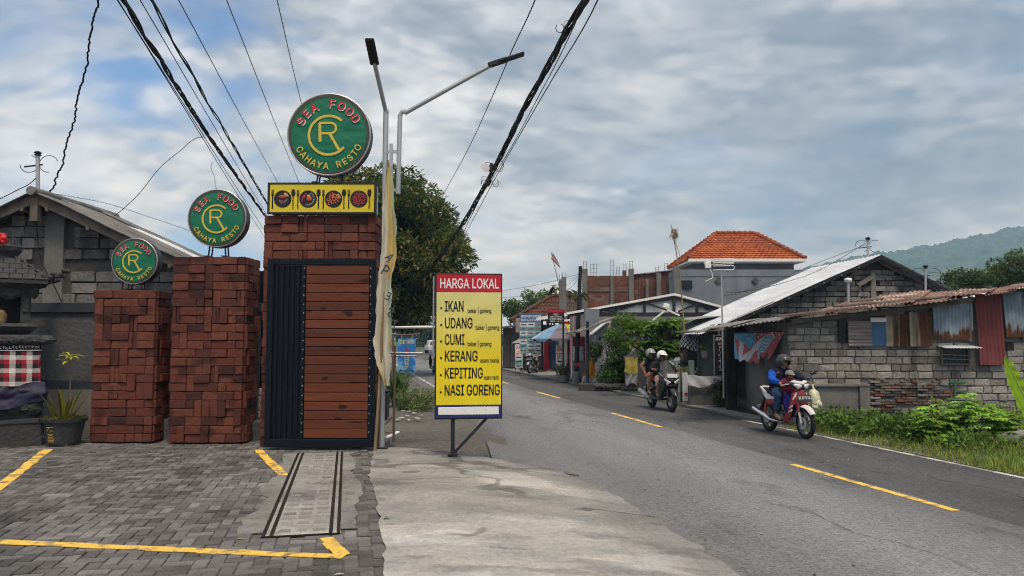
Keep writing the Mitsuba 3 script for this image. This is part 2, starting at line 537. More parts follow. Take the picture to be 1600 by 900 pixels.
def tile_c(p, n, uv):
    k = cell_rand(uv.x, uv.y)
    g = fbm(p.x * 3, p.y * 3, p.z * 3, 3)
    lichen = smoothstep(0.6, 0.8, fbm(p.x * 1.2, p.y * 1.2, p.z * 2, 4))
    c = mix((0.40, 0.115, 0.040), (0.28, 0.070, 0.028), k)
    return mix(c * (0.7 + 0.55 * g), (0.12, 0.07, 0.05), lichen * 0.55)


mat('orange_tile', fn=tile_c, rough=0.75)


def farbrick_c(p, n, uv):
    # brickwork too far away to tell the bricks apart: uv in metres along and up the wall
    row = dr.floor(uv.y / 0.075)
    off = 0.5 * (row - 2 * dr.floor(row / 2))
    cx = uv.x / 0.23 + off
    fx, fy = cx - dr.floor(cx), uv.y / 0.075 - row
    joint = dr.maximum(smoothstep(0.90, 0.97, fx), smoothstep(0.74, 0.9, fy))
    k = cell_rand(cx, row)
    g = fbm(uv.x * 1.1, uv.y * 1.1, 2.0, 4)
    spall = smoothstep(0.63, 0.75, fbm(uv.x * 2.1, uv.y * 4, 6.0, 4))
    c = mix((0.17, 0.062, 0.038), (0.095, 0.038, 0.028), k) * (0.65 + 0.7 * g)
    c = mix(c, (0.16, 0.13, 0.11), joint * 0.8)
    return mix(c, (0.24, 0.20, 0.17), spall * 0.5)


mat('far_brick', fn=farbrick_c, rough=0.9, spec=0.15)


def poleng_c(p, n, uv):
    # woven checks of white, black and red, halves mixing where the bands cross
    x, y = uv.x * 3.0, uv.y * 3.0
    fx, fy = x - dr.floor(x), y - dr.floor(y)

    def band(f):
        c = mix((0.60, 0.58, 0.57), (0.02, 0.02, 0.025), smoothstep(0.32, 0.36, f))
        return mix(c, (0.30, 0.025, 0.035), smoothstep(0.66, 0.70, f))
    th = 0.85 + 0.3 * noise(uv.x * 90, uv.y * 90)
    return (band(fx) + band(fy)) * 0.5 * th


mat('check_cloth', fn=poleng_c, rough=0.92, spec=0.1)


def bwcheck_c(p, n, uv):
    x, y = dr.floor(uv.x), dr.floor(uv.y)
    k = x + y - 2 * dr.floor((x + y) / 2)
    return mix((0.62, 0.62, 0.62), (0.025, 0.025, 0.03), k)


mat('bw_check', fn=bwcheck_c, rough=0.9, spec=0.1)


def bark_c(p, n, uv):
    g = fbm(p.x * 9, p.y * 9, p.z * 2.5, 4)
    return mi.Color3f(0.10, 0.083, 0.066) * (0.35 + 1.2 * g)


mat('bark', fn=bark_c, rough=0.9, spec=0.1)


def forest_c(p, n, uv):
    a = fbm(p.x * 0.013, p.y * 0.013, p.z * 0.02, 4)
    b = fbm(p.x * 0.06, p.y * 0.06, p.z * 0.06, 4)
    c = mix((0.022, 0.040, 0.014), (0.062, 0.088, 0.034), b)
    return mix(c, (0.095, 0.105, 0.05), smoothstep(0.55, 0.75, a) * 0.7)


mat('forest', fn=forest_c, rough=0.95, spec=0.05)


def linepaint_c(p, n, uv):
    w = smoothstep(0.50, 0.70, fbm(p.x * 11, p.y * 11, 1.0, 5)) * 0.75
    g = fbm(p.x * 45, p.y * 45, 1.0, 2)
    return mix(mi.Color3f(0.66, 0.42, 0.075) * (0.75 + 0.4 * g), (0.12, 0.115, 0.10), w)


mat('yellow_line', fn=linepaint_c, rough=0.7)


def whiteline_c(p, n, uv):
    w = smoothstep(0.42, 0.66, fbm(p.x * 4, p.y * 4, 3.0, 5)) * 0.85
    return mix((0.40, 0.39, 0.36), (0.12, 0.12, 0.115), w)


mat('white_line', fn=whiteline_c, rough=0.75)


def whitewall_c(p, n, uv):
    a = fbm(p.x * 1.3, p.y * 1.3, p.z * 0.8, 4)
    low = smoothstep(1.0, 0.0, p.z + 0.5 * a)
    v = 0.50 + 0.18 * (a - 0.5) - 0.12 * low
    return mi.Color3f(v * 0.94, v * 0.99, v * 1.04)


mat('white_wall', fn=whitewall_c, rough=0.85)


def aged_c(p, n, uv):
    a = fbm(p.x * 5, p.y * 5, p.z * 2, 4)
    return mi.Color3f(0.15, 0.13, 0.11) * (0.4 + 1.2 * a)


mat('old_timber', fn=aged_c, rough=0.9, spec=0.1)


def zroof_c(p, n, uv):
    a = fbm(p.x * 0.9, p.y * 0.9, p.z * 3, 4)
    s = fbm(p.x * 6, p.y * 0.8, 1.0, 3)
    v = 0.60 + 0.22 * (a - 0.5) + 0.16 * (s - 0.5)
    return mi.Color3f(v * 0.95, v, v * 1.06)


mat('pale_zinc', fn=zroof_c, rough=0.42, metallic=0.1)
# ================================================================== GROUND AND ROAD
UX, UY = -0.2060, 0.9786          # the road's direction; its right-hand normal is (UY, -UX)


def RD(s, t, z=0.0):
    """Road frame: s metres along, t metres to the right of the centre line."""
    return np.array([6.42 * 0.9576 + UX * s + UY * t, 6.42 * 0.2016 * 0 + UY * s - UX * t, z]) + np.array([6.42 * (1 - 0.9576), 0, 0])


def sheet(poly, z, thick=0.0):
    g = sg.Polygon(poly)
    return prism_vf(g, z - thick, z) if thick > 0 else prism_vf(g, z - 0.003, z)


def ground_z(x, y):
    t = (x - (6.42 - 0.2105 * y)) * 0.9786
    z = -0.215 + 0.05 * (meshkit.fbm(np.stack([x * .7, y * .7, 0 * x], -1), 3, 2) - .5)
    verge = np.clip((t - 2.6) / 1.2, 0, 1) * np.clip((17.5 - y) / 3, 0, 1)
    return z + 0.05 * verge


g = MB()
xs = np.concatenate([-np.geomspace(1650, 30, 22), np.linspace(-25, 30, 111), np.geomspace(34, 1900, 22)])
ys = np.concatenate([[-120, -20], np.linspace(-4, 60, 129), np.geomspace(63, 1750, 26)])
xx, yy = np.meshgrid(xs, ys, indexing='ij')
zz = ground_z(xx, yy)
zz = np.where((np.abs(xx) > 40) | (yy > 70), -0.22, zz)
i, j = np.meshgrid(np.arange(len(xs) - 1), np.arange(len(ys) - 1), indexing='ij')
a = i * len(ys) + j
q = np.stack([a, a + len(ys), a + len(ys) + 1, a + 1], -1).reshape(-1, 4)
g.add((np.stack([xx, yy, zz], -1).reshape(-1, 3), np.vstack([q[:, [0, 1, 2]], q[:, [0, 2, 3]]])))
put('ground', g, 'earth', kind='structure', label='bare dark earth beside the road')

r = MB()
S = np.concatenate([np.arange(-12, 60, 0.25), np.arange(60, 420, 3.0)])
TT = np.array([-3.62, -3.5, -3.3, -2.6, -1.8, -0.9, 0, 0.8, 1.6, 2.3, 2.55, 2.62])
V = []
for s in S:
    e = meshkit.fbm(np.array([[s * 1.3, 0.3, 1.0], [s * 1.3, 5.3, 1.0]]), 3, 4) - .5
    for k, t in enumerate(TT):
        tt = t + (e[0] * .35 if k < 2 else e[1] * .16 if k > 9 else 0)
        z = -0.165 - 0.018 * (t / 3) ** 2 - (0.07 if k in (0, 11) else 0)
        V.append(RD(s, tt, z))
n = len(TT)
i, j = np.meshgrid(np.arange(len(S) - 1), np.arange(n - 1), indexing='ij')
a = i * n + j
q = np.stack([a, a + 1, a + n + 1, a + n], -1).reshape(-1, 4)
r.add((np.array(V), np.vstack([q[:, [0, 1, 2]], q[:, [0, 2, 3]]])))
road = put('road', r, 'asphalt', kind='structure', label='worn grey asphalt road with a dashed yellow centre line')


def ribbon(s0, s1, t0, t1, dz=0.004, step=0.25):
    m = MB()
    ss = np.linspace(s0, s1, max(2, int((s1 - s0) / step) + 1))
    def fn(u, w):
        s = s0 + (s1 - s0) * u; t = t0 + (t1 - t0) * w
        p = np.array([RD(a, b, -0.165 - 0.018 * (b / 3) ** 2 + dz) for a, b in zip(s, t)])
        return p
    return m.grid(fn, len(ss), 1)


for k in range(9):
    s0 = 8.36 - 7.85 + 7.85 * k
    put('centre_dash', ribbon(s0, s0 + 3.05, -0.05, 0.06), 'yellow_line', road)
put('edge_line', ribbon(-6, 17.2, 2.36, 2.46), 'white_line', road)
put('edge_line', ribbon(19.5, 120, -3.18, -3.06, step=1), 'white_line', road)

# ---- paved forecourt: herringbone pavers laid along the gate rails
ANG = math.atan2(0.212, 0.977)
RT = rotz(ANG)                      # local x -> across the rails, local y -> along them
FORE = sg.Polygon([(-13, 2.2), (-0.42, 2.2), (-0.89, 5.42), (-1.0, 6.2), (-1.26, 7.39), (-1.72, 9.35), (-2.02, 11.4), (-2.05, 12.9), (-13, 13.2)])
m = MB(); m.prism(FORE, -0.16, -0.014)
fore = put('forecourt', m, 'earth', kind='structure', label='dark herringbone paver forecourt with yellow parking lines')
TR0, TRW, TRL = np.array([-2.05, 6.47]), 0.555, 4.75      # the rail strip: its near left corner, width, length
UA, UC = RT @ [0, 1, 0], RT @ [1, 0, 0]


def strip(c, a, z=0.0): return np.array([TR0[0] + UC[0] * c + UA[0] * a, TR0[1] + UC[1] * c + UA[1] * a, z])


STRIP = sg.Polygon([strip(-.05, 0)[:2], strip(TRW + .05, 0)[:2], strip(TRW + .05, TRL)[:2], strip(-.05, TRL)[:2]])
cell = 0.1085
near, rest = [], MB()
cand = []
Minv = RT.T
for ix in range(-140, 40):
    for iy in range(10, 135):
        kk = (ix - iy) % 4
        if kk == 0: cx, cy, hor = (ix + 1.0) * cell, (iy + .5) * cell, True
        elif kk == 2: cx, cy, hor = (ix + .5) * cell, (iy) * cell, False
        else: continue
        w = RT @ [cx, cy, 0]
        x, y = w[0], w[1]
        if y < 2.3 or y > 12.9 or x < -12.5: continue
        pt = sg.Point(x, y)
        if not FORE.buffer(-0.035).contains(pt) or STRIP.buffer(0.035).contains(pt): continue
        vis = abs(x) / y < 0.72 and y > 4.9
        if not vis and y < 4.3: continue
        cand.append((y if vis else y + 100, x, y, hor))
cand.sort()
PAV = {}
rng = np.random.default_rng(3)
for tone in range(6):
    mb = MB(); v, f = box_vf((2 * cell - .006, cell - .006, .05), .006, .003, tone)
    mb.add((v, f), uv=(tone / 5.0, 0)); PAV[tone] = ply(mb, 'paver')
for k, (_, x, y, hor) in enumerate(cand):
    tone = int(rng.choice(6, p=[.18, .24, .24, .18, .1, .06]))
    R = RT @ rotz((0 if hor else PI / 2) + rng.normal(0, .012)) @ rotx(rng.normal(0, .007)) @ roty(rng.normal(0, .007))
    t = [x, y, -0.025 + rng.normal(0, .0022) + .012 * (meshkit.fbm(np.array([[x * .9, y * .9, 0.0]]), 3, 8)[0] - .5)]
    if k < 300:
        put('paver', PAV[tone], None, fore, world=mat4(R, t))
    else:
        rest.add(box_vf((2 * cell - .006, cell - .006, .05), .006, .003, k), R, t, uv=(tone / 5.0, 0))
put('pavers', rest, 'paver', fore, kind='stuff')


def paint(a, b, w, name='parking_line'):
    a, b = np.array(a), np.array(b); L = np.linalg.norm(b - a); u = (b - a) / L; nrm = np.array([-u[1], u[0]])
    mb = MB(); x = 0.0
    rg = np.random.default_rng(int(abs(a[0] * 100)))
    while x < L:
        l = min(rg.uniform(.16, .26), L - x)
        if l < .03: break
        w0, w1 = w / 2 + rg.normal(0, .006), w / 2 + rg.normal(0, .006)
        p = [a + u * x - nrm * w0, a + u * (x + l - .006) - nrm * w0, a + u * (x + l - .006) + nrm * w1, a + u * x + nrm * w1]
        mb.prism([q.tolist() for q in p], 0.002, 0.0062)
        x += l
    put(name, mb, 'yellow_line', fore)


paint((-7.0, 6.72), (-1.27, 5.88), .115)
paint((-1.30, 5.93), (-1.56, 6.46), .115)
paint((-3.78, 11.45), (-2.77, 9.33), .12)
paint((-6.95, 11.5), (-5.72, 8.6), .13)
paint((-5.72, 8.6), (-4.9, 6.45), .13)

# ---- rail strip in front of the gate
m = MB(); m.prism(STRIP, -0.06, 0.0035)
strp = put('rail_strip', m, 'apron_concrete', fore)
rg = np.random.default_rng(11)
a = .16
while a < TRL - .1:
    for c in (.13, .275, .42):
        if rg.random() < .93:
            sz = rg.uniform(.085, .115)
            mb = MB(); mb.box(strip(c, a, -.02) + [0, 0, .0], (sz * 1.05, sz * rg.uniform(.8, 1.15), .054), RT @ rotz(rg.normal(0, .04)), .005, uv=(rg.uniform(.9, 1.7), 0))
            put('inset_paver', mb, 'paver', strp)
    a += rg.uniform(.17, .3)
for c in (-.03, .035, TRW - .035, TRW + .03):
    mb = MB(); mb.bar(strip(c, -.02, 0), strip(c, TRL, 0), .032, .022)
    put('rail', mb, 'rail_steel', strp)
mb = MB(); mb.bar(strip(-.04, -.01, .0), strip(TRW + .04, -.01, .0), .03, .014)
put('end_bar', mb, 'rail_steel', strp)
mb = MB()
for side, w0 in ((-1, .20), (1, .20)):
    L = []; Rr = []
    for a in np.linspace(.15, TRL, 26):
        e = meshkit.fbm(np.array([[a * 3.1, side * 2.0, 4.0]]), 3, 5)[0]
        inner = -.05 if side < 0 else TRW + .05
        L.append(strip(inner, a)[:2]); Rr.append(strip(inner + side * (w0 * (.15 + 1.25 * e)), a)[:2])
    mb.prism([p.tolist() for p in L] + [p.tolist() for p in Rr[::-1]], -.004, .0035)
put('cement_splash', mb, 'cement', strp)

# ---- the concrete ramp between forecourt and road
rows = [((-.40, 2.2), (2.6, 2.4)), ((-.62, 4.0), (2.12, 4.4)), ((-.89, 5.42), (1.72, 5.98)), ((-1.02, 6.2), (1.58, 7.0)), ((-1.28, 7.39), (1.36, 8.15)), ((-1.5, 8.4), (1.18, 9.0)),
        ((-1.74, 9.35), (.92, 9.95)), ((-1.85, 10.1), (.60, 10.5)), ((-1.95, 10.7), (.1, 10.85)), ((-2.03, 11.2), (-.55, 11.35)), ((-2.06, 11.7), (-1.2, 11.75))]
m = MB()
A = np.array([p[0] for p in rows]); B = np.array([p[1] for p in rows])
kk = np.linspace(0, 1, len(rows))


def apron(u, w):
    a = np.stack([np.interp(u, kk, A[:, 0]), np.interp(u, kk, A[:, 1])], 1); b = np.stack([np.interp(u, kk, B[:, 0]), np.interp(u, kk, B[:, 1])], 1)
    e = meshkit.fbm(np.stack([u * 40, 0 * u, 0 * u], -1), 4, 9) - .5
    wob = np.where(w > .999, e * .14, 0); wl = np.where(w < .001, (meshkit.fbm(np.stack([u * 60, 0 * u + 3, 0 * u], -1), 3, 19) - .5) * .05, 0)
    p = a + (b - a) * w[:, None] + np.stack([wob + wl, 0 * wob], 1)
    z = 0.004 - 0.155 * np.clip((w - .25) / .75, 0, 1) ** 1.5 * (1 - .75 * np.clip((u - .62) / .38, 0, 1)) + .012 * (meshkit.fbm(np.stack([p[:, 0] * 1.5, p[:, 1] * 1.5, 0 * w], -1), 3, 6) - .5)
    return np.column_stack([p, z])


m.grid(apron, 110, 48)
for edge in ('right', 'back'):
    def skirt(u, w, edge=edge):
        p = apron(u, np.ones_like(u)) if edge == 'right' else apron(np.ones_like(u), u)
        return p - np.column_stack([0 * w, 0 * w, w * .26])
    m.grid(skirt, 110 if edge == 'right' else 48, 1)
put('concrete_ramp', m, 'apron_concrete', kind='structure', label='stained pale concrete ramp from the forecourt to the road')
# dark tar crack filler and a strip of old patching beside the ramp
m = MB(); pp = [G(x, y, -.19) for x, y in ((760, 690), (800, 700), (880, 738), (905, 744), (840, 738), (770, 722))]
m.prism([p[:2].tolist() for p in pp], -.2, -.172)
put('asphalt_patch', m, 'asphalt', kind='structure', label='old dark asphalt patch behind the ramp')

# ================================================================== LEFT SIDE
# ---- brick pillars and the brick tower
BRK = {}
for (w, h) in ((2, 1), (3, 1), (1, 1), (1, 2), (.5, 2), (.5, 1)):
    for tone in range(7):
        mb = MB(); mb.box((0, 0, 0), (w * .135 - .003, .10, h * .1345 - .003), ch=.006, jit=.005, seed=tone * 7 + int(w * 10) + h, uv=((.0, .15, .3, .5, .75, .95, .1)[tone], (.2, .9, .45, .1, 0, 0, 1)[tone]))
        BRK[w, h, tone] = ply(mb, 'brick')


def brick_face(parent, o, ud, nd, W, H, seed, entries=True, zskip=None):
    """Bricks of a face: o its lower left corner, ud along it, nd out of it."""
    rg = np.random.default_rng(seed)
    nx, nz = int(round(W / .135)), int(round(H / .1345))
    sx, sz = W / (nx * .135), H / (nz * .1345)
    used = np.zeros((nx, nz), bool)
    R = np.stack([ud, -np.asarray(nd, float), [0, 0, 1.0]], 1)
    stuff = MB()

    def place(x, z, w, h):
        if zskip and zskip(x, z): return
        tone = int(rg.choice(7, p=[.22, .2, .18, .16, .1, .05, .09])); d = float(rg.choice([0, .008, .018, .034], p=[.36, .3, .22, .12])) + rg.uniform(0, .004)
        c = np.asarray(o, float) + np.asarray(ud) * ((x + w / 2) * .135 * sx) + np.asarray(nd) * (d - .035) + np.array([0, 0, (z + h / 2) * .1345 * sz])
        S = np.diag([sx, 1, sz])
        if entries: put('brick', BRK[w, h, tone], None, parent, world=mat4(R @ rotz(rg.normal(0, .012)) @ rotx(rg.normal(0, .02)) @ S, c))
        else: stuff.add(box_vf((w * .135 - .004, .085, h * .1345 - .004), .006), R @ S, c, uv=(rg.uniform(0, .6), rg.uniform(0, .6)))
    for z in range(nz):
        for x in range(nx):
            if used[x, z]: continue
            free = 1
            while x + free < nx and not used[x + free, z] and free < 3: free += 1
            up = z + 1 < nz and not used[x, z + 1]
            o_ = rg.random()
            if up and o_ < .11: used[x, z:z + 2] = True; place(x, z, 1, 2)
            elif up and o_ < .19: used[x, z:z + 2] = True; place(x, z, .5, 2); place(x + .5, z, .5, 2)
            elif free >= 3 and o_ < .33: used[x:x + 3, z] = True; place(x, z, 3, 1)
            elif free >= 2 and o_ < .90: used[x:x + 2, z] = True; place(x, z, 2, 1)
            else: used[x, z] = True; place(x, z, 1, 1)
    if not entries: put('brick_facing', stuff, 'brick', parent, kind='stuff')


def pillar(name, x0, x1, y0, dep, z0, z1, seed, label, cat, zskip=None, group=None):
    k = thing(name, label, cat, group)
    m = MB(); m.box(((x0 + x1) / 2, y0 + dep / 2, (z0 + z1) / 2 - .01), (x1 - x0 - .06, dep - .06, z1 - z0 - .02), uv=(.9, 0))
    put('core', m, 'brick', k)
    brick_face(k, (x0, y0, z0), (1, 0, 0), (0, -1, 0), x1 - x0, z1 - z0, seed, zskip=zskip)
    brick_face(k, (x1, y0 + .02, z0), (0, 1, 0), (1, 0, 0), dep - .02, z1 - z0, seed + 1)
    brick_face(k, (x0, y0 + dep, z0), (0, -1, 0), (-1, 0, 0), dep - .02, z1 - z0, seed + 2, entries=False)
    brick_face(k, (x1, y0 + dep, z0), (-1, 0, 0), (0, 1, 0), x1 - x0, z1 - z0, seed + 3, entries=False)
    return k


pillar('brick_pillar', -6.70, -5.72, 12.2, .52, .02, 2.44, 21, 'shortest red brick pillar, leftmost of the three, under the smallest round sign', 'pillar')
pillar('brick_pillar', -5.42, -4.27, 12.12, .62, .02, 2.97, 31, 'middle red brick pillar under the medium round sign', 'pillar')
pillar('brick_tower', -3.86, -2.13, 11.78, .72, .02, 3.58, 41, 'tallest red brick pillar behind the wooden gate and under the yellow menu box', 'pillar',
       zskip=lambda x, z: z < 19 and 1.6 < x < 11.4)
put('plinth', MB().box((-4.08, 12.75, .14), (.34, .5, .34), ch=.01), 'dark_render', label='low dark plinth between the middle pillar and the tower', cat='plinth')
put('plinth', MB().box((-5.56, 12.85, .16), (.30, .6, .36), ch=.01), 'dark_render', label='low dark plinth between the two shorter brick pillars', cat='plinth')
tin = put('metal_door', MB().box((-3.98, 13.35, 1.75), (1.0, .05, 2.2), ch=.01), 'gate_metal', label='dark metal door seen between the middle pillar and the tower', cat='door')
mb = MB()
for k in range(4): mb.box((-3.98, 13.3, .35 + .13 * k), (1.0, .03, .115), ch=.01)
put('slat_panel', mb, 'white_paint', tin)


# ---- letters
_txt = {}


def letters(txt, h, bold=True, depth=.006):
    if (txt, bold) not in _txt:
        mm = meshkit.text_mesh(txt, 1.0, 1.0, bold)
        _txt[txt, bold] = (np.array(mm.vertices), np.array(mm.faces))
    v, f = _txt[txt, bold]
    v = v * [h, h, depth]
    w = v[f].reshape(-1, 3)
    return w, np.arange(len(w)).reshape(-1, 3)


FACE = np.array([[1.0, 0, 0], [0, 0, -1.0], [0, 1.0, 0]])      # text plane (x, y, out) -> (world x, world z, towards -y)


def wtext(txt, x, y, z, h, bold=True, depth=.006, R=None, width=None, align='l', slant=None):
    v, f = letters(txt, h, bold, depth)
    v = v.copy()
    w = v[:, 0].max()
    if width: v[:, 0] *= width / w; w = width
    if align == 'c': v[:, 0] -= w / 2
    if align == 'r': v[:, 0] -= w
    q = np.stack([v[:, 0], -v[:, 2], v[:, 1]], 1)
    if R is not None: q = q @ np.asarray(R).T
    return q + [x, y, z], f


def arc_text(txt, r, a0, a1, h, flip=False, dz=0.0, shift=(0, 0), bold=True, depth=.008, sq=1.0):
    """Letters of a text along a circle in the xz plane facing -y, from angle a0 to a1 (degrees)."""
    mb = MB()
    for k, ch in enumerate(txt):
        if ch == ' ': continue
        a = math.radians(a0 + (a1 - a0) * k / (len(txt) - 1))
        v, f = letters(ch, h, bold, depth); v = v.copy()
        v[:, 0] = (v[:, 0] - (v[:, 0].max() + v[:, 0].min()) / 2) * sq; v[:, 1] -= h / 2
        th = a - PI / 2 if not flip else a + PI / 2
        c, s = math.cos(th), math.sin(th)
        x, zc = v[:, 0] * c - v[:, 1] * s + r * math.cos(a), v[:, 0] * s + v[:, 1] * c + r * math.sin(a)
        mb.add((np.stack([x + shift[0], -v[:, 2] - dz, zc + shift[1]], 1), f))
    return mb


mat('sign_green', fn=lambda p, n, uv: mi.Color3f(0.006, 0.150, 0.080) * (0.85 + 0.3 * fbm(p.x * 5, p.y * 5, p.z * 5, 3)), rough=0.42, bump=lambda p, n, uv: fbm(p.x * 3.1, p.y, p.z * 4.5, 3), bump_h=0.035, eps=6e-3)
mat('sign_yellow', fn=lambda p, n, uv: mi.Color3f(0.62, 0.50, 0.022) * (0.85 + 0.3 * fbm(p.x * 4, p.y, p.z * 5, 3)), rough=0.5)
mat('letter_yellow', (0.60, 0.46, 0.07), 0.5)
mat('letter_red', (0.50, 0.016, 0.026), 0.5)
mat('letter_white', (0.66, 0.66, 0.66), 0.5)
mat('letter_black', (0.012, 0.012, 0.013), 0.5)


def round_sign(c, R, dep, zfoot, label):
    k = thing('round_sign', label, 'sign')
    x, y, z = c
    Q = FACE.T  # lathe axis z -> world y
    RL = np.array([[1.0, 0, 0], [0, 0, 1.0], [0, -1.0, 0]])
    def lat(prof, n=64): return MB().lathe(prof, n, RL, (x, y, z))
    put('drum', lat([(R * .985, .006), (R * .995, .02), (R, .05), (R, dep - .03), (R * .985, dep), (0, dep)]), 'black_metal', k)
    put('rim', lat([(R * .972, -.004), (R * .985, -.010), (R * 1.004, -.004), (R * 1.004, .012), (R * .99, .014)]), 'steel', k)
    f = put('face', lat([(0, -.02), (R * .35, -.018), (R * .7, -.011), (R * .86, -.004), (R * .975, 0)]), 'sign_green', k)
    put('border', lat([(R * .905, -.007), (R * .972, -.0055), (R * .975, .004)]), 'sign_border', k)
    def up(mb): return mb.xf(None, (x, y - .012, z))
    put('lettering', up(arc_text('SEA FOOD', R * .735, 155, 31, R * .196, dz=.010, shift=(R * .013, -R * .013), sq=1.02)), 'letter_white', f)
    put('lettering', up(arc_text('SEA FOOD', R * .740, 155, 31, R * .188, dz=.014)), 'letter_red', f)
    put('lettering', up(arc_text('CAHAYA RESTO', R * .775, 209, 335, R * .150, flip=True, dz=.010, sq=.95)), 'letter_yellow', f)
    a = np.radians(np.linspace(48, 322, 60))
    C = sg.LineString([(R * .47 * math.cos(q), R * .47 * math.sin(q) - R * .03) for q in a]).buffer(R * .030, cap_style=2)
    stem = sg.LineString([(-R * .20, -R * .19), (-R * .215, R * .265)]).buffer(R * .034, cap_style=2)
    b = np.radians(np.linspace(90, -90, 20))
    bowl = sg.LineString([(-R * .23, R * .268)] + [(R * .05 + R * .125 * math.cos(q), R * .143 + R * .125 * math.sin(q)) for q in b] + [(-R * .2, R * .018)]).buffer(R * .026, cap_style=2)
    leg = sg.LineString([(R * .02, R * .02), (R * .27, -R * .41)]).buffer(R * .033, cap_style=2)
    g_ = shapely.union_all([C, stem, bowl, leg]).simplify(R * .002)
    mb = MB(); mb.prism(g_, 0, .008, np.array([[1.0, 0, 0], [0, 0, -1.0], [0, 1.0, 0]]), (x, y - .020, z))
    put('monogram', mb, 'letter_yellow', f)
    for s in (-1, 1):
        for d in (.05, dep - .04):
            mb = MB(); mb.tube([(x + s * R * .30, y + d, zfoot), (x + s * R * .26, y + d, z - R * .93)], .013, 6)
            put('leg', mb, 'black_metal', k)
        mb = MB(); mb.box((x + s * R * .30, y + dep / 2, zfoot + .008), (.09, dep + .12, .014))
        put('foot_plate', mb, 'black_metal', k)


pz = lambda px, py, Y: P(px, py, Y)
c = P(514, 210, 11.72); round_sign((c[0], c[1], c[2]), .655, .23, 4.085, 'largest round green sign with yellow monogram, on top of the yellow menu box')
c = P(339, 341, 12.25); round_sign((c[0], c[1], c[2]), .475, .22, 2.985, 'medium round green sign with yellow monogram on the middle pillar')
c = P(210, 408, 12.3); round_sign((c[0], c[1], c[2]), .375, .20, 2.455, 'smallest round green sign with yellow monogram on the shortest pillar')

# ---- yellow menu light box
k = thing('menu_light_box', 'yellow light box with four plates of food, on top of the brick tower', 'sign')
X0, X1, Z0, Z1, YF = -3.78, -2.13, 3.605, 4.07, 11.70
put('case', MB().box(((X0 + X1) / 2, YF + .13, (Z0 + Z1) / 2), (X1 - X0, .24, Z1 - Z0), ch=.008), 'steel', k)
mb = MB()
for (a, b) in (((X0, YF, Z0), (X1, YF, Z0)), ((X0, YF, Z1), (X1, YF, Z1))): mb.bar(a, b, .05, .028)
for xx_ in (X0, X1): mb.bar((xx_, YF, Z0 - .014), (xx_, YF, Z1 + .014), .05, .028)
put('frame', mb, 'black_metal', k)
pan = put('face_panel', MB().box(((X0 + X1) / 2, YF - .002, (Z0 + Z1) / 2), (X1 - X0 - .03, .03, Z1 - Z0 - .03)), 'sign_yellow', k)
RL = np.array([[1.0, 0, 0], [0, 0, 1.0], [0, -1.0, 0]])
rg = np.random.default_rng(5)
for q in range(4):
    cx = X0 + .215 + q * .395; cz = (Z0 + Z1) / 2 - .012; yf = YF - .019
    pl_ = put('plate', MB().lathe([(0, -.004), (.118, -.004), (.128, -.007), (.136, -.002), (.137, .004)], 32, RL, (cx, yf, cz)), 'letter_black', pan)
    food = MB()
    if q == 0:
        food.ball((cx + .0, yf - .007, cz + .035), (.062, .008, .03), 2, col=(.34, .06, .03))
        food.ball((cx + .055, yf - .006, cz + .065), (.045, .006, .022), 2, roty(.6), col=(.5, .33, .15))
        for s in range(16):
            a = rg.uniform(3.3, 6.1); food.ball((cx + .085 * math.cos(a) * rg.uniform(.5, 1), yf - .006, cz + .085 * math.sin(a) * rg.uniform(.4, 1)), (.02, .005, .012), 1, roty(a), col=(.22, .06, .05) if s % 2 else (.12, .09, .12))
    elif q == 1:
        food.ball((cx + .02, yf - .008, cz + .0), (.045, .008, .035), 2, col=(.48, .07, .03)); food.ball((cx + .01, yf - .009, cz + .045), (.028, .006, .02), 2, col=(.6, .35, .12))
        food.ball((cx - .06, yf - .007, cz + .03), (.018, .006, .07), 2, roty(.5), col=(.3, .03, .05)); food.ball((cx - .085, yf - .007, cz - .0), (.016, .006, .06), 2, roty(.3), col=(.24, .03, .05))
        for s in range(16):
            a = -1.9 + s * .2; food.ball((cx + .095 * math.cos(a), yf - .006, cz + .095 * math.sin(a)), (.018, .005, .006), 1, roty(-a), col=(.36, .4, .38) if s % 2 else (.12, .17, .15))
    else:
        for s in range(9 if q == 2 else 22):
            a, rr = s * 2.4, (.092 if q == 2 else .105) * math.sqrt((s + .4) / (9 if q == 2 else 22))
            o = np.array([cx + rr * math.cos(a) - (.012 if q == 2 else 0), yf - .008, cz + rr * math.sin(a)])
            R_ = .025 if q == 2 else .016; b0 = rg.uniform(0, 6)
            food.tube([o + [R_ * math.cos(t), 0, R_ * math.sin(t)] for t in np.linspace(b0, b0 + 5.2, 10)], .009 if q == 2 else .006, 6, col=(.55, .13, .06) if q == 2 else (.42, .05, .05))
        if q == 2: food.ball((cx + .085, yf - .007, cz + .04), (.018, .006, .045), 2, roty(-.5), col=(.6, .42, .2))
    put('food', food, 'paint_vc', pl_)
    mb = MB(); fx = cx - .158
    mb.box((fx, yf, cz - .055), (.018, .006, .20)); mb.box((fx, yf, cz + .06), (.038, .006, .03))
    for s in (-1, -.33, .33, 1): mb.box((fx + s * .0165, yf, cz + .107), (.0065, .006, .07))
    put('fork', mb, 'letter_black', pan)
    mb = MB(); fx = cx + .162
    mb.box((fx, yf, cz - .055), (.017, .006, .20)); mb.ball((fx, yf, cz + .095), (.034, .006, .062), 2)
    put('spoon', mb, 'letter_black', pan)

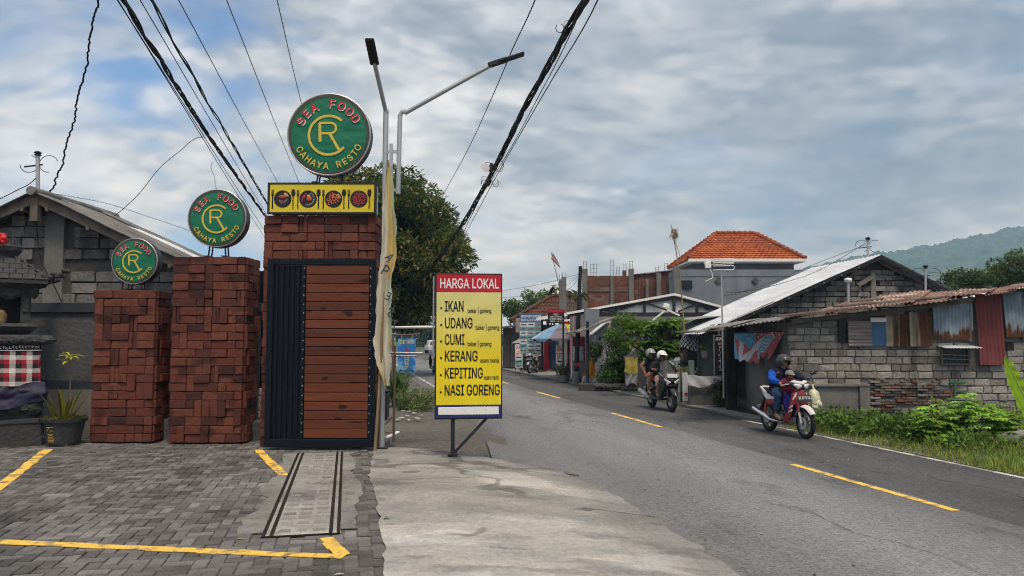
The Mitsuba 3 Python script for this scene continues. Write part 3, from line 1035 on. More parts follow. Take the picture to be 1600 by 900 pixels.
# ---- the gate
k = thing('wooden_gate', 'black framed gate of horizontal brown planks in front of the brick tower', 'gate')
gx0, gx1, gy, gz0, gz1 = -3.70, -2.06, 11.48, .045, 2.865
mb = MB()
mb.box((gx0 + .045, gy, (gz0 + gz1) / 2), (.09, .07, gz1 - gz0), ch=.005); mb.box((gx1 - .045, gy, (gz0 + gz1) / 2), (.09, .07, gz1 - gz0), ch=.005)
mb.box(((gx0 + gx1) / 2, gy, gz1 - .045), (gx1 - gx0 - .18, .069, .09), ch=.005); mb.box(((gx0 + gx1) / 2, gy, gz0 + .06), (gx1 - gx0 - .18, .069, .12), ch=.005)
mb.box((-3.155, gy, (gz0 + gz1) / 2), (.055, .066, gz1 - gz0 - .21), ch=.004)
put('frame', mb, 'gate_metal', k)
put('backing', MB().box(((gx0 + gx1) / 2, gy + .02, (gz0 + gz1) / 2), (gx1 - gx0 - .17, .012, gz1 - gz0 - .2)), 'gate_metal', k)
for q in range(5):
    x = -3.56 + q * .082
    put('rib', MB().box((x, gy + .0, (gz0 + gz1) / 2 + .015), (.036, .042, gz1 - gz0 - .215), ch=.006), 'gate_metal', k)
nP = 19; pz0, pz1 = .172, 2.765; hh = (pz1 - pz0) / nP
rg = np.random.default_rng(8)
tones = [.35, .55, .18, .55, .75, .3, .25, .65, .5, .85, .6, .7, .55, .25, .1, .25, .55, .45, .12]
for q in range(nP):
    z = pz1 - hh * (q + .5)
    mb = MB(); mb.box((-2.64, gy - .002 - rg.uniform(0, .003), z), (.955, .032, hh - .011), ch=.004, uv=(tones[q], 0))
    put('plank', mb, 'plank', k)
    for xb in (-3.143, -2.138):
        put('bolt', MB().ball((xb, gy - .036, z + .025), (.0095, .007, .0095), 1), 'chrome', k)
for xw in (-3.28, -2.42): put('wheel', MB().lathe([(0, -.02), (.045, -.02), (.05, 0), (.045, .02), (0, .02)], 16, RL, (xw, gy, .05)), 'rail_steel', k)

# ---- dark rendered boundary wall
k = thing('boundary_wall', 'dark grey rendered wall with smooth bands behind the shrine and potted plant', 'wall')
put('panel', MB().box((-8.6, 13.32, 1.1), (8.4, .16, 2.2)), 'dark_render', k)
put('cap_band', MB().box((-8.6, 13.305, 2.2), (8.44, .24, .17), ch=.006), 'dark_band', k)
put('lower_band', MB().box((-8.6, 13.30, .86), (8.4, .15, .16), ch=.004), 'dark_band', k)
put('base_panel', MB().box((-8.6, 13.29, .38), (8.4, .15, .8), ch=.004), 'cement', k)


# ---- block walls: courses of concrete blocks, each a piece
def block_wall(parent, o, ud, nd, W, z0, z1, bw, bh, seed, inside=None, limit=300, tone=(.2, .9), warm=0.0, pr=.02, mortar=None, jt=.012, variants=8):
    rg = np.random.default_rng(seed)
    ud, nd, o = np.asarray(ud, float), np.asarray(nd, float), np.asarray(o, float)
    R = np.stack([ud, -nd, [0, 0, 1.0]], 1)
    V_ = []
    for q in range(variants):
        vf = box_vf((bw - jt * .6, .1, bh - jt * .6), .010, .010, q + seed)
        V_.append(ply(MB().add(vf, uv=(tone[0] + (tone[1] - tone[0]) * q / (variants - 1), rg.uniform(0, 1) if warm == 0 else warm)), 'block'))
    n = 0; rest = MB(); row = 0; z = z0
    while z < z1 - .02:
        x = -(row % 2) * bw / 2 + rg.uniform(-.04, .04)
        while x < W:
            w = bw if rg.random() < .8 else bw * .55
            a, b = max(x, 0), min(x + w, W)
            if b - a > .06 and (inside is None or inside((a + b) / 2, z + bh / 2)):
                c = o + ud * (a + b) / 2 + nd * (rg.uniform(-pr, pr * .3) - .03) + np.array([0, 0, z + bh / 2 - o[2]])
                S = np.diag([max((b - a - jt) / (bw - jt), .05), 1, rg.uniform(.94, 1.02)])
                M = R @ rotz(rg.normal(0, .01)) @ roty(rg.normal(0, .008)) @ S
                if n < limit: put('block', V_[int(rg.integers(variants))], None, parent, world=mat4(M, c)); n += 1
                else: rest.add(box_vf((bw - jt * .6, .1, bh - jt * .6), .010, .010, row + seed), M, c, uv=(rg.uniform(*tone), .5))
            x += w
        z += bh; row += 1
    if rest.n: put('blocks', rest, 'block', parent, kind='stuff')


# ---- the grey block house on the left
k = thing('block_house', 'grey concrete block house with a weathered low gable roof, behind the dark boundary wall', 'house')
hy = 14.9
AP = P(50, 300, hy - .5); RE = P(271, 402, hy - .5)
ax, az = AP[0], AP[2]; sl = (AP[2] - RE[2]) / (RE[0] - AP[0])
wallpoly = [(-14.5, 0), (-5.6, 0), (-5.6, az - sl * (-5.6 - ax) - .1), (ax, az - .1), (-14.5, az - sl * (ax + 14.5) - .1)]
m = MB(); m.prism([(p[0], p[1]) for p in wallpoly], 0, .15, np.array([[1.0, 0, 0], [0, 0, 1.0], [0, 1.0, 0]]), (0, hy + .05, 0))
wl = put('wall', m, 'mortar', k)
block_wall(wl, (-12.2, hy, 2.1), (1, 0, 0), (0, -1, 0), 6.7, 2.1, az, .50, .222, 51, inside=lambda x, z: z < az - sl * abs(-12.2 + x - ax) - .22 and not (-9.22 < -12.2 + x < -8.78) and not (2.98 < z < 3.13),
           tone=(.25, 1.0), warm=.2, pr=.03, jt=.02)
put('column', MB().box((-9.02, hy + .02, 2.2), (.38, .14, 4.0), ch=.01), 'cement', wl)
mb = MB()
for s in (-1, 1):
    a = np.array([ax, hy - .38, az - .10]); b = np.array([ax + s * 3.3, hy - .38, az - .10 - sl * 3.3])
    mb.bar(a, b, .06, .17)
mb.bar((ax, hy - .36, az - .55), (ax, hy - .36, az - .1), .14, .14)
for q in range(4):
    for s in (-1, 1): mb.bar((ax + s * .8 * (q + .3), hy - .42, az - .2 - sl * .8 * (q + .3)), (ax + s * .8 * (q + .3), hy + .3, az - .2 - sl * .8 * (q + .3)), .06, .09)
put('rafter', mb, 'old_timber', k)


def corrugated(W, L, pitch, amp, th=.004, nl=2, wav=0.0, seed=0):
    """A corrugated sheet: ribs run along y (length L), profile across x (width W); z up. Returns verts, faces, uv."""
    nx = max(8, int(W / pitch * 6))
    u = np.linspace(0, W, nx + 1); zp = amp * np.sin(u / pitch * 2 * PI)
    vs = np.linspace(0, L, nl + 1)
    P_, U_ = [], []
    rg = np.random.default_rng(seed)
    for side in (1, -1):
        for v in vs:
            dz = wav * (meshkit.fbm(np.stack([u * 1.5, 0 * u + v * 1.2, 0 * u + seed], -1), 2, 3) - .5)
            P_.append(np.stack([u, 0 * u + v, zp + dz + side * th / 2], 1)); U_.append(np.stack([u / W, 0 * u + v / L], 1))
    n1 = nx + 1; n2 = nl + 1
    f = []
    for side in range(2):
        b = side * n1 * n2
        i, j = np.meshgrid(np.arange(nl), np.arange(nx), indexing='ij')
        a = b + i * n1 + j
        q = np.stack([a, a + 1, a + n1 + 1, a + n1], -1).reshape(-1, 4)
        t = np.vstack([q[:, [0, 1, 2]], q[:, [0, 2, 3]]])
        f.append(t if side == 0 else t[:, ::-1])
    o = n1 * n2
    for row in (0, nl):
        j = np.arange(nx); a = row * n1 + j
        f.append(np.stack([a, a + o, a + o + 1], 1)); f.append(np.stack([a, a + o + 1, a + 1], 1))
    return np.vstack(P_), np.vstack(f), np.vstack(U_)


def frame_of(o, ex, ey):
    ex = np.asarray(ex, float); ex = ex / np.linalg.norm(ex); ey = np.asarray(ey, float); ey = ey - ex * (ey @ ex); ey /= np.linalg.norm(ey)
    return np.stack([ex, ey, np.cross(ex, ey)], 1)


rf = thing('x', None, None) if False else None
roof = None
rg = np.random.default_rng(4)
L = 4.3
for s in (1, -1):
    ey = np.array([s * 1.0, 0, -sl]); ex = np.array([0, 1.0, 0]) * s
    nsh = 4; wsh = .82
    for q in range(nsh):
        y0 = hy - .52 + q * .76
        o = np.array([ax, y0 if s > 0 else y0 + wsh, az + .02 + .012 * (q % 2)])
        v, f, uv = corrugated(wsh, L * math.sqrt(1 + sl * sl) if s > 0 else 5.5, .13, .022, .007, 8, .05, q + 10 * (s > 0))
        R = frame_of(o, ex, ey)
        mb = MB(); mb.add((v, f), R, o)
        put('roof_sheet', mb, 'old_roof', k)
mb = MB(); mb.tube([(ax, hy - .55, az + .02), (ax, hy + 2.6, az + .02)], .09, 8)
put('ridge_cap', mb, 'old_roof', k)
v, f, uv = corrugated(.5, 1.7, .13, .022, .007, 4, .03, 77)
mb = MB(); mb.add((v, f), frame_of(None, (0, 1, 0), (1, 0, -sl)), (ax + 1.1, hy + .95, az + .06 - sl * 1.1))
put('clear_sheet', mb, 'pale_zinc', k)
# the cable down the wall
w = [P(x, y, 14.72) for x, y in ((53, 300), (56, 330), (58, 365), (60, 390), (66, 412), (76, 432), (84, 446), (92, 462), (99, 480))]
put('wall_cable', MB().tube(w, .012, 6), 'cable', label='thin black cable hanging down the grey block gable wall', cat='cable')

# ---- shrine
k = thing('stone_shrine', 'dark carved stone shrine wrapped in a red, black and white checked cloth', 'shrine')
sx, sy = -8.15, 12.12


def sq(half, z0, z1, half2=None, ch=.02, jut=0.0):
    h2 = half if half2 is None else half2
    pts = [(a * h, b * h, z) for z, h in ((z0, half), (z1, h2)) for a in (-1, 1) for b in (-1, 1)]
    hull = trimesh.convex.convex_hull(np.array(pts))
    v = np.array(hull.vertices)[np.array(hull.faces)].reshape(-1, 3)
    return v + [sx, sy, 0], np.arange(len(v)).reshape(-1, 3)


def carve(c, rad, seed, amp=.35, sub=3):
    mm = trimesh.creation.icosphere(subdivisions=sub, radius=1.0)
    v = np.array(mm.vertices)
    d = 1 + amp * (meshkit.fbm(v * 2.2 + seed * 3.1, 4, seed) - .5) * 2
    return v * d[:, None] * rad + c, np.array(mm.faces)


put('plinth', MB().add(sq(.60, -.02, .36)), 'stone', k); put('plinth_cap', MB().add(sq(.62, .36, .42)), 'stone', k)
mb = MB().add(sq(.50, .42, .95))
for q, (dx, dz) in enumerate(((.46, .6), (.2, .62), (-.1, .6), (.33, .78), (.47, .85), (.05, .82), (-.3, .7))): mb.add(carve(np.array([sx + dx, sy - .5, dz]), np.array([.15, .1, .13]), q))
for q in range(4): mb.add(carve(np.array([sx + .52, sy - .3 + .25 * q, .62]), np.array([.08, .13, .15]), q + 20))
mb.box((sx + .36, sy - .56, .68), (.13, .1, .30), ch=.03); mb.box((sx + .36, sy - .57, .86), (.18, .12, .06), ch=.02)
put('carved_base', mb, 'stone', k)
put('shaft', MB().add(sq(.50, .95, 1.56)), 'stone', k)


def wrap(z0, z1, half, flare=.0, seed=1, amp=.015, low=None):
    per = np.array([(-1, -1), (1, -1), (1, 1), (-1, 1), (-1, -1)]) * half
    def fn(u, w):
        s = u * 4; i_ = np.clip(s.astype(int), 0, 3); fr = s - i_
        p = per[i_] + (per[i_ + 1] - per[i_]) * fr[:, None]
        e = meshkit.fbm(np.stack([u * 22, w * 2.2, 0 * u + seed], -1), 3, seed) - .5
        k_ = 1 + (flare * (1 - w)) / half + e * amp / half * 2
        zl = z0 + (0 if low is None else low * (meshkit.fbm(np.stack([u * 9, 0 * u, 0 * u + seed], -1), 2, seed) - .5))
        return np.stack([sx + p[:, 0] * k_, sy + p[:, 1] * k_, zl + (z1 - z0) * w], 1)
    return fn


put('checked_cloth', MB().grid(wrap(.93, 1.49, .53, .03, 2, .03, .05), 160, 14, uvscale=np.array([6.4, .92])), 'check_cloth', k)
put('printed_band', MB().grid(wrap(1.475, 1.575, .54, 0, 3, .02), 160, 4), 'letter_black', k)
mb = MB(); rg = np.random.default_rng(2)
for q in range(26):
    x = sx - .52 + q * .0415; z = 1.51 + rg.uniform(-.01, .01)
    a = rg.uniform(.6, 2.4)
    mb.tube([(x + .02 * math.cos(a + t * 1.6) * (1 - t * .2), sy - .556, z + .03 * math.sin(a + t * 1.4) + .012 * t) for t in np.linspace(0, 2.2, 7)], .0055, 5)
mb.box((sx, sy - .548, 1.478), (1.1, .004, .012))
put('white_print', mb, 'letter_white', k)
mat('purple_cloth', (0.022, 0.022, 0.055), 0.6, spec=0.3)
put('purple_cloth', MB().grid(wrap(.66, .96, .60, .06, 5, .09, .22), 120, 10), 'purple_cloth', k)
mb = MB().add(sq(.55, 1.58, 1.64)).add(sq(.58, 1.64, 1.72, .5))
for q in range(9): mb.add(carve(np.array([sx - .5 + .14 * q, sy - .56, 1.64]), np.array([.10, .07, .07]), q + 40)); mb.add(carve(np.array([sx + .57, sy - .5 + .14 * q, 1.64]), np.array([.07, .1, .07]), q + 60))
mb.add(carve(np.array([sx + .62, sy - .6, 1.63]), np.array([.12, .10, .06]), 99))
put('carved_course', mb, 'stone', k)
put('cornice', MB().add(sq(.36, 1.72, 1.80, .46)).add(sq(.46, 1.80, 1.85, .50)).add(sq(.50, 1.85, 1.90, .42)), 'stone', k)
mb = MB()
for a, b in ((-.32, -.32), (.32, -.32), (-.32, .32), (.32, .32)): mb.box((sx + a, sy + b, 2.17), (.14, .14, .56), ch=.015)
for a in (-.32, .32): mb.box((sx + a, sy - .40, 2.2), (.09, .04, .26), ch=.012)
mb.box((sx, sy + .2, 2.17), (.6, .1, .55)); mb.box((sx + .33, sy, 2.17), (.05, .6, .5)); mb.box((sx, sy - .33, 2.40), (.62, .12, .1)); mb.add(carve(np.array([sx + .1, sy - .40, 2.38]), np.array([.16, .06, .1]), 71)); mb.add(carve(np.array([sx - .16, sy - .40, 2.38]), np.array([.14, .06, .1]), 72)); mb.add(carve(np.array([sx + .42, sy - .40, 2.42]), np.array([.07, .07, .12]), 73))
put('niche', mb, 'stone', k)
rfk = put('roof', MB().add(sq(.42, 2.44, 2.52, .56)).add(sq(.60, 2.52, 2.57)).add(sq(.60, 2.57, 2.92, .20)), 'stone', k)
for rw in range(4):
    z = 2.58 + rw * .085; half = .60 - (z - 2.57) * 1.142 + .012
    for (ang_) in (0, PI / 2):
        Rz = rotz(ang_)
        nn = 7 - rw
        for c_ in range(nn):
            x = (c_ + .5) / nn * 2 * half - half
            q = Rz @ np.array([x, -half + .04, 0])
            put('tile', MB().box((sx + q[0], sy + q[1], z + .045), (2 * half / nn * .93, .125, .026), Rz @ rotx(math.radians(41)), .008), 'stone', rfk)
for a, b in ((1, -1), (1, 1), (-1, -1)):
    mb = MB(); mb.tube([(sx + a * .15, sy + b * .15, 2.95), (sx + a * .58, sy + b * .58, 2.585)], .03, 6)
    for q in range(9):
        u = q / 8; mb.add(carve(np.array([sx + a * (.5 + .36 * u), sy + b * (.5 + .1 * u), 2.62 + .12 * u * u + .03 * math.sin(q * 2)]), np.array([.065, .06, .055]) * (1 - .35 * u), q + 80 + int(a * 3 + b), .5, 2))
    put('corner_ornament', mb, 'stone', rfk)
mb = MB().lathe([(0, 2.86), (.16, 2.88), (.12, 2.95), (.13, 3.0), (.18, 3.06), (.19, 3.13), (.17, 3.16), (.14, 3.12), (0, 3.1)], 20, None, (sx + .06, sy, 0)); mb.box((sx + .0, sy - .22, 2.86), (.15, .06, .2), rotx(-.3), .02)
put('crown_bowl', mb, 'stone', k)
put('finial', MB().tube([(sx + .10, sy, 3.1), (sx + .11, sy, 3.2), (sx + .11, sy, 3.36)], [.035, .03, .012], 6), 'stone', k)
mb = MB(); rg = np.random.default_rng(31)
for q in range(14):
    a = rg.uniform(0, 6.28); b = rg.uniform(-.9, 1.2)
    d = np.array([math.cos(a) * math.cos(b), math.sin(a) * math.cos(b), math.sin(b)])
    mb.ball(np.array([sx - .07, sy - .30, 3.22]) + d * .065, (.055, .05, .05), 1, rotz(a), col=(.55, .018, .02))
put('red_flower', mb, 'paint_vc', label='bright red flower offering on top of the shrine at the left edge', cat='flower')
k = thing('offering_basket', 'small woven yellow basket in the niche of the shrine', 'basket')
mat('straw', (0.32, 0.22, 0.09), 0.8)
mb = MB().lathe([(.0, 0), (.085, 0), (.095, .08), (.105, .14), (.098, .14), (.08, .01)], 20, None, (sx - .02, sy - .34, 1.905))
put('bowl', mb, 'straw', k)
mb = MB()
for q in range(14):
    for zz_ in range(3):
        a = q * 2 * PI / 14 + zz_ * .22; mb.box((sx - .02 + .101 * math.cos(a) * (1 - .04 * (2 - zz_)), sy - .34 + .101 * math.sin(a) * (1 - .04 * (2 - zz_)), 1.94 + .04 * zz_), (.008, .022, .016), rotz(a))
put('weave', mb, 'old_timber', k)
put('leaf_offering', MB().ball((sx - .02, sy - .34, 2.06), (.08, .08, .05), 2, col=(.28, .2, .09)), 'matte_vc', k)

AIM = T().translate([sx, sy, 0]).rotate([0, 0, 1], 33.0).translate([-sx, -sy, 0])      # the shrine faces the forecourt
for key in list(scene):
    if key.split('__')[0] in ('stone_shrine', 'red_flower', 'offering_basket'): scene[key] = {**scene[key], 'to_world': AIM}
# ---- potted plants beside the shrine
k = thing('plant_pot', 'grey faceted pot with gold characters between the shrine and the first pillar', 'pot')
cx, cy = -7.03, 12.02
hexn = 8
mb = MB().lathe([(0, .02), (.235, .02), (.245, .06), (.30, .36), (.335, .37), (.345, .42), (.315, .42), (.29, .37), (0, .36)], hexn, rotz(PI / 8), (cx, cy, 0))
for q in range(4): mb.box((cx + .18 * math.cos(q * PI / 2 + .8), cy + .18 * math.sin(q * PI / 2 + .8), .015), (.1, .1, .04), ch=.01)
put('body', mb, 'stone', k)
mat('gold', (0.42, 0.27, 0.07), 0.45)
mb = MB()
def stroke(pts, w=.012): mb.tube([(cx - .05 + a * 1.0, cy - .262 - .085 * (b - .2) / .2 * .55, b) for a, b in pts], w / 2, 5)
for st in ([(-.05, .30), (.055, .305)], [(0, .30), (-.045, .245)], [(.005, .27), (.005, .215)], [(.02, .26), (.05, .235)], [(-.04, .185), (.045, .19)], [(-.03, .17), (-.03, .145), (.03, .145), (.03, .172), (-.03, .17)],
           [(-.04, .125), (.04, .125), (.04, .075), (-.04, .075), (-.04, .125)], [(0, .125), (0, .075)], [(-.04, .1), (.04, .1)]): stroke(st)
mb2 = MB()
for V_, F_ in zip(mb.V, mb.F): mb2.V.append(V_ + [.21, .06, 0]); mb2.F.append(F_); mb2.C.append(None); mb2.U.append(None); mb2.n += len(V_)
put('gold_character', mb, 'gold', k)


def leaf_strip(base, d, L, w, bend, n=6, col=(.05, .12, .02), up=(0, 0, 1), fold=.25, taper=1.0):
    """A narrow leaf as a folded strip: base point, horizontal direction d, length, width, bend downwards."""
    d = np.asarray(d, float); d = d / np.linalg.norm(d)
    side = np.cross(d, up); side = side / (np.linalg.norm(side) + 1e-9)
    V, F = [], []
    for q in range(n + 1):
        u = q / n
        el = bend[0] + (bend[1] - bend[0]) * u
        if q == 0: p = np.asarray(base, float)
        else: p = p + (d * math.cos(el) + np.asarray(up) * math.sin(el)) * (L / n)
        ww = w * (math.sin(PI * min(1, (u * .93 + .07)) ** taper) ** .7) * .5
        nrm = -d * math.sin(el) + np.asarray(up) * math.cos(el)
        V += [p - side * ww + nrm * ww * fold, p, p + side * ww + nrm * ww * fold]
        if q:
            b = 3 * q
            for e in (0, 1): F += [[b + e - 3, b + e - 2, b + e + 1], [b + e - 3, b + e + 1, b + e]]
    return np.array(V), np.array(F)


k = thing('snake_plant', 'snake plant with upright yellow edged leaves in the grey pot', 'plant')
rg = np.random.default_rng(12)
for q in range(17):
    a = rg.uniform(0, 6.28); rr = rg.uniform(0, .13)
    b = np.array([cx - .02 + rr * math.cos(a), cy + rr * math.sin(a), .36]); L = rg.uniform(.25, .62)
    vf = leaf_strip(b, (math.cos(a), math.sin(a), 0), L, .055, (1.5 - rr * 2.2, 1.3 - rr * 3.2), 6, fold=.5)
    cols = np.tile(np.array([[.30, .28, .06], [.035, .075, .02], [.30, .28, .06]]), (7, 1)) * rg.uniform(.7, 1.2)
    put('leaf', MB().add(vf, col=cols), 'leaf', k)
k = thing('thin_stemmed_plant', 'tall thin plant with a rosette of yellow green leaves in the grey pot', 'plant')
st = [np.array([cx + .06, cy, .36]), np.array([cx + .09, cy, .7]), np.array([cx + .075, cy, 1.0]), np.array([cx + .05, cy, 1.40])]
put('stem', MB().tube(st, [.012, .010, .009, .007], 6), 'old_timber', k)
for q in range(16):
    a = q * 2.4 + .2; h = 1.40 - .012 * q * .6
    vf = leaf_strip((cx + .05, cy, h), (math.cos(a), math.sin(a), 0), rg.uniform(.16, .25), .045, (rg.uniform(.2, 1.0), rg.uniform(-.7, 0)), 5)
    put('leaf', MB().add(vf, col=np.array((.40, .40, .07)) * rg.uniform(.6, 1.3)), 'leaf', k)
m = MB()
for q in range(420):
    a = rg.uniform(0, 6.28); rr = .31 * math.sqrt(rg.uniform(0, 1)); d = rg.uniform(0, 6.28)
    m.add(leaf_strip((cx + rr * math.cos(a), cy + rr * math.sin(a), .415), (math.cos(d), math.sin(d), 0), rg.uniform(.05, .13), .016, (rg.uniform(.3, 1.4), rg.uniform(-.4, .6)), 2),
          col=np.array((.06, .10, .02) if rg.random() < .75 else (.22, .17, .08) if rg.random() < .7 else (.35, .05, .03)) * rg.uniform(.6, 1.4))
put('pot_ground_cover', m, 'leaf', kind='stuff', label='low green and straw coloured growth filling the grey pot', cat='plant')

# ---- street lamp: two joined posts with an arm each
k = thing('street_lamp', 'grey twin street lamp with two bent arms, right of the gate', 'street lamp')
by = 11.62
b0 = G(598, 697, 0.0)
p0 = np.array([b0[0], by, 0]); t1 = P(606, 175, by)
post_x = (P(604, 300, by))[0]
pole1 = [(-1.97, by, .02), (-1.97, by, 3.9), (-1.965, by, t1[2])]
tip1 = P(585, 98, by - .55); lamp1 = P(577, 60, by - .95)
put('pole', MB().tube(pole1 + [t1 + (tip1 - t1) * .04], .042, 12), 'steel', k)
put('arm', MB().tube([pole1[-1], tip1], .034, 10), 'steel', k)
d = (lamp1 - tip1)
mb = MB(); mb.bar(tip1 - d * .08, lamp1, .135, .05, .015)
put('lamp_head', mb, 'black_metal', k)
pb = P(622, 303, by); pt = P(625, 181, by); e2 = P(770, 100, by - .05); l2 = P(819, 84, by - .06)
put('pole', MB().tube([pb, pt, pt + [.03, 0, .06], pt + (e2 - pt) * .06 + [0, 0, .02]], .036, 12), 'steel', k)
put('arm', MB().tube([pt + (e2 - pt) * .05, e2], .034, 10), 'steel', k)
mb = MB(); mb.bar(e2 - (l2 - e2) * .15, e2 + (l2 - e2) * .45, .09, .075, .012); mb.bar(e2 + (l2 - e2) * .2, l2, .15, .035, .01)
put('lamp_head', mb, 'black_metal', k)
for py in (237, 297): put('bracket', MB().bar(P(604, py, by), P(623, py, by), .04, .045), 'steel', k)
put('stub', MB().bar(P(611, 225, by), P(611, 303, by), .05, .05), 'steel', k)
put('base_plate', MB().box((-1.97, by, .015), (.2, .2, .03), ch=.004), 'black_metal', k)

# ---- bamboo pole with a tattered banner
k = thing('tattered_banner', 'torn faded yellow banner hanging from a bamboo pole beside the lamp post', 'banner')
mat('bamboo', fn=lambda p, n, uv: mix((0.30, 0.21, 0.10), (0.16, 0.115, 0.065), fbm(p.x * 20, p.y * 20, p.z * 4, 3)), rough=0.6)
mat('faded_cloth', fn=lambda p, n, uv: mix(mix((0.47, 0.37, 0.15), (0.50, 0.47, 0.37), smoothstep(0.45, 0.62, fbm(uv.x * 1.6, uv.y * 3.1, 2.0, 3))), (0.34, 0.44, 0.33), smoothstep(0.8, 0.95, uv.x + 0.5 * (noise(uv.y * 7, 1.0) - 0.5))), rough=0.9)
yb = 11.38
bb = np.array([-2.03, yb, 0.0]); bt = P(608, 250, yb)
bp = [bb + (bt - bb) * u + np.array([.02 * math.sin(u * 5), 0, 0]) for u in np.linspace(0, 1, 14)]
put('bamboo_pole', MB().tube(bp, np.linspace(.024, .016, 14), 8), 'bamboo', k)
zt, zb_ = P(608, 262, yb)[2], P(607, 602, yb)[2]


def flag(u, w):
    z = zt + (zb_ - zt) * w
    wd = np.interp(w, [0, .1, .25, .4, .5, .7, .8, .9, 1], [.05, .14, .22, .25, .22, .22, .26, .20, .06])
    xc = np.interp(w, [0, .2, .4, .5, .75, .85, 1], [-1.855, -1.86, -1.85, -1.90, -1.93, -1.93, -1.86])
    e = meshkit.fbm(np.stack([u * 3.2, w * 5, 0 * u], -1), 3, 4) - .5
    ru = np.interp(w, [0, .3, .6, 1], [0, .05, .12, .18])
    edge = (meshkit.fbm(np.stack([w * 26, np.round(u) * 3, 0 * u], -1), 3, 7) - .5) * .05 * (np.abs(u - .5) > .47)
    return np.stack([xc + (u - .5) * wd + edge, yb - .03 + .10 * np.sin(u * 9 + w * 5) * (.4 + .6 * w) * .55 + e * .10, z + .03 * e], 1)


mb = MB(); mb.grid(flag, 22, 90)
fl = put('cloth', mb, 'faded_cloth', k)
mb = MB()
for ch, px, py, hgt, rot_ in (('A', 609, 402, .13, .9), ('P', 602, 422, .15, .5), ('E', 607, 463, .12, .45), ('S', 611, 488, .14, .2), ('T', 616, 507, .13, .15)):
    c = P(px, py, yb - .13)
    v, f = letters(ch, hgt, True, .004); v = v - [(v[:, 0].max()) / 2, hgt / 2, 0]
    q = np.stack([-v[:, 0] * .8 if ch in 'ES' else v[:, 0] * .8, -v[:, 2], v[:, 1]], 1) @ roty(rot_).T
    mb.add((q + c, f))
mat('grey_ink', (0.06, 0.06, 0.065), 0.8)
put('lettering', mb, 'grey_ink', fl)

# ---- price board
k = thing('price_board', 'tall yellow price board with a red heading on a single steel post', 'sign')
Bc = np.array([-.62, 10.93]); Rb = rotz(math.radians(7))
bz0, bz1, bw = P(730, 655, 10.93)[2], P(730, 427, 10.93)[2], .965


def BL(x, y, z): return Rb @ np.array([x, y, 0]) + np.array([Bc[0], Bc[1], z])


put('case', MB().box(BL(0, .06, (bz0 + bz1) / 2), (bw, .12, bz1 - bz0), Rb, .006), 'black_metal', k)
H_ = bz1 - bz0


def bpanel(name, z0, z1, matn, x0=-bw / 2 + .018, x1=bw / 2 - .018, y=-.004):
    return put(name, MB().box(BL((x0 + x1) / 2, y, bz0 + (z0 + z1) / 2 * H_), (x1 - x0, .01, (z1 - z0) * H_), Rb), matn, k)


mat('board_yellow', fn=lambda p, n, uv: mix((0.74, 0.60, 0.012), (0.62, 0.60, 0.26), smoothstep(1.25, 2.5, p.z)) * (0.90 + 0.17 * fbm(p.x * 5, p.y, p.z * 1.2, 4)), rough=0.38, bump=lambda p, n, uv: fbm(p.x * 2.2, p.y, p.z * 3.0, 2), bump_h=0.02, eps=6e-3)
mat('board_red', (0.44, 0.014, 0.03), 0.4)
mat('board_navy', (0.022, 0.026, 0.13), 0.4)
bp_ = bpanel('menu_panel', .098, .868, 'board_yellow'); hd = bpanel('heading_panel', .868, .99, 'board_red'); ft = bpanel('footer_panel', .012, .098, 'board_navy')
put('blank_field', MB().box(BL(0, -.011, bz0 + .058 * H_), (bw - .10, .006, .052 * H_), Rb, .002), 'white_paint', ft)


def btext(txt, x, zf, h, parent, matn, width=None, bold=True):
    v, f = wtext(txt, 0, 0, 0, h, bold, .004, None, width)
    v = v @ Rb.T + BL(x, -.009, bz0 + zf * H_)
    return put('lettering', MB().add((v, f)), matn, parent)


btext('HARGA LOKAL', -bw / 2 + .055, .897, .135, hd, 'letter_white', .86)
for (w1, w2, zf, wid, sx2, sw) in (('IKAN', 'bakar | goreng', .736, .275, .46, .345), ('UDANG', 'bakar | goreng', .621, .405, .575, .345), ('CUMI', 'bakar | goreng', .508, .29, .46, .345), ('KERANG', 'asam manis', .395, .48, .645, .275),
                          ('KEPITING', 'asam manis', .279, .555, .70, .215), ('NASI GORENG', None, .163, .80, 0, 0)):
    x = -bw / 2 + .13
    btext(w1, x, zf, .145, bp_, 'letter_black', wid)
    put('bullet', MB().box(BL(-bw / 2 + .085, -.011, bz0 + zf * H_ + .045), (.026, .004, .03), Rb), 'letter_black', bp_)
    if w2: btext(w2, -bw / 2 + sx2, zf - .010, .060, bp_, 'letter_black', sw, True)
put('post', MB().bar(BL(-.22, .07, .0), BL(-.22, .07, bz0 + .01), .055, .055), 'black_metal', k)
put('brace', MB().bar(BL(-.19, .07, .04), BL(.26, .07, bz0 + .0), .04, .04), 'black_metal', k)
put('foot', MB().box(BL(-.22, .07, .012), (.14, .14, .03), Rb, .004), 'rail_steel', k)
put('side_tube', MB().tube([BL(-bw / 2 - .022, .09, bz0 + .36 * H_), BL(-bw / 2 - .022, .09, bz0 + .98 * H_)], .014, 8), 'steel', k)

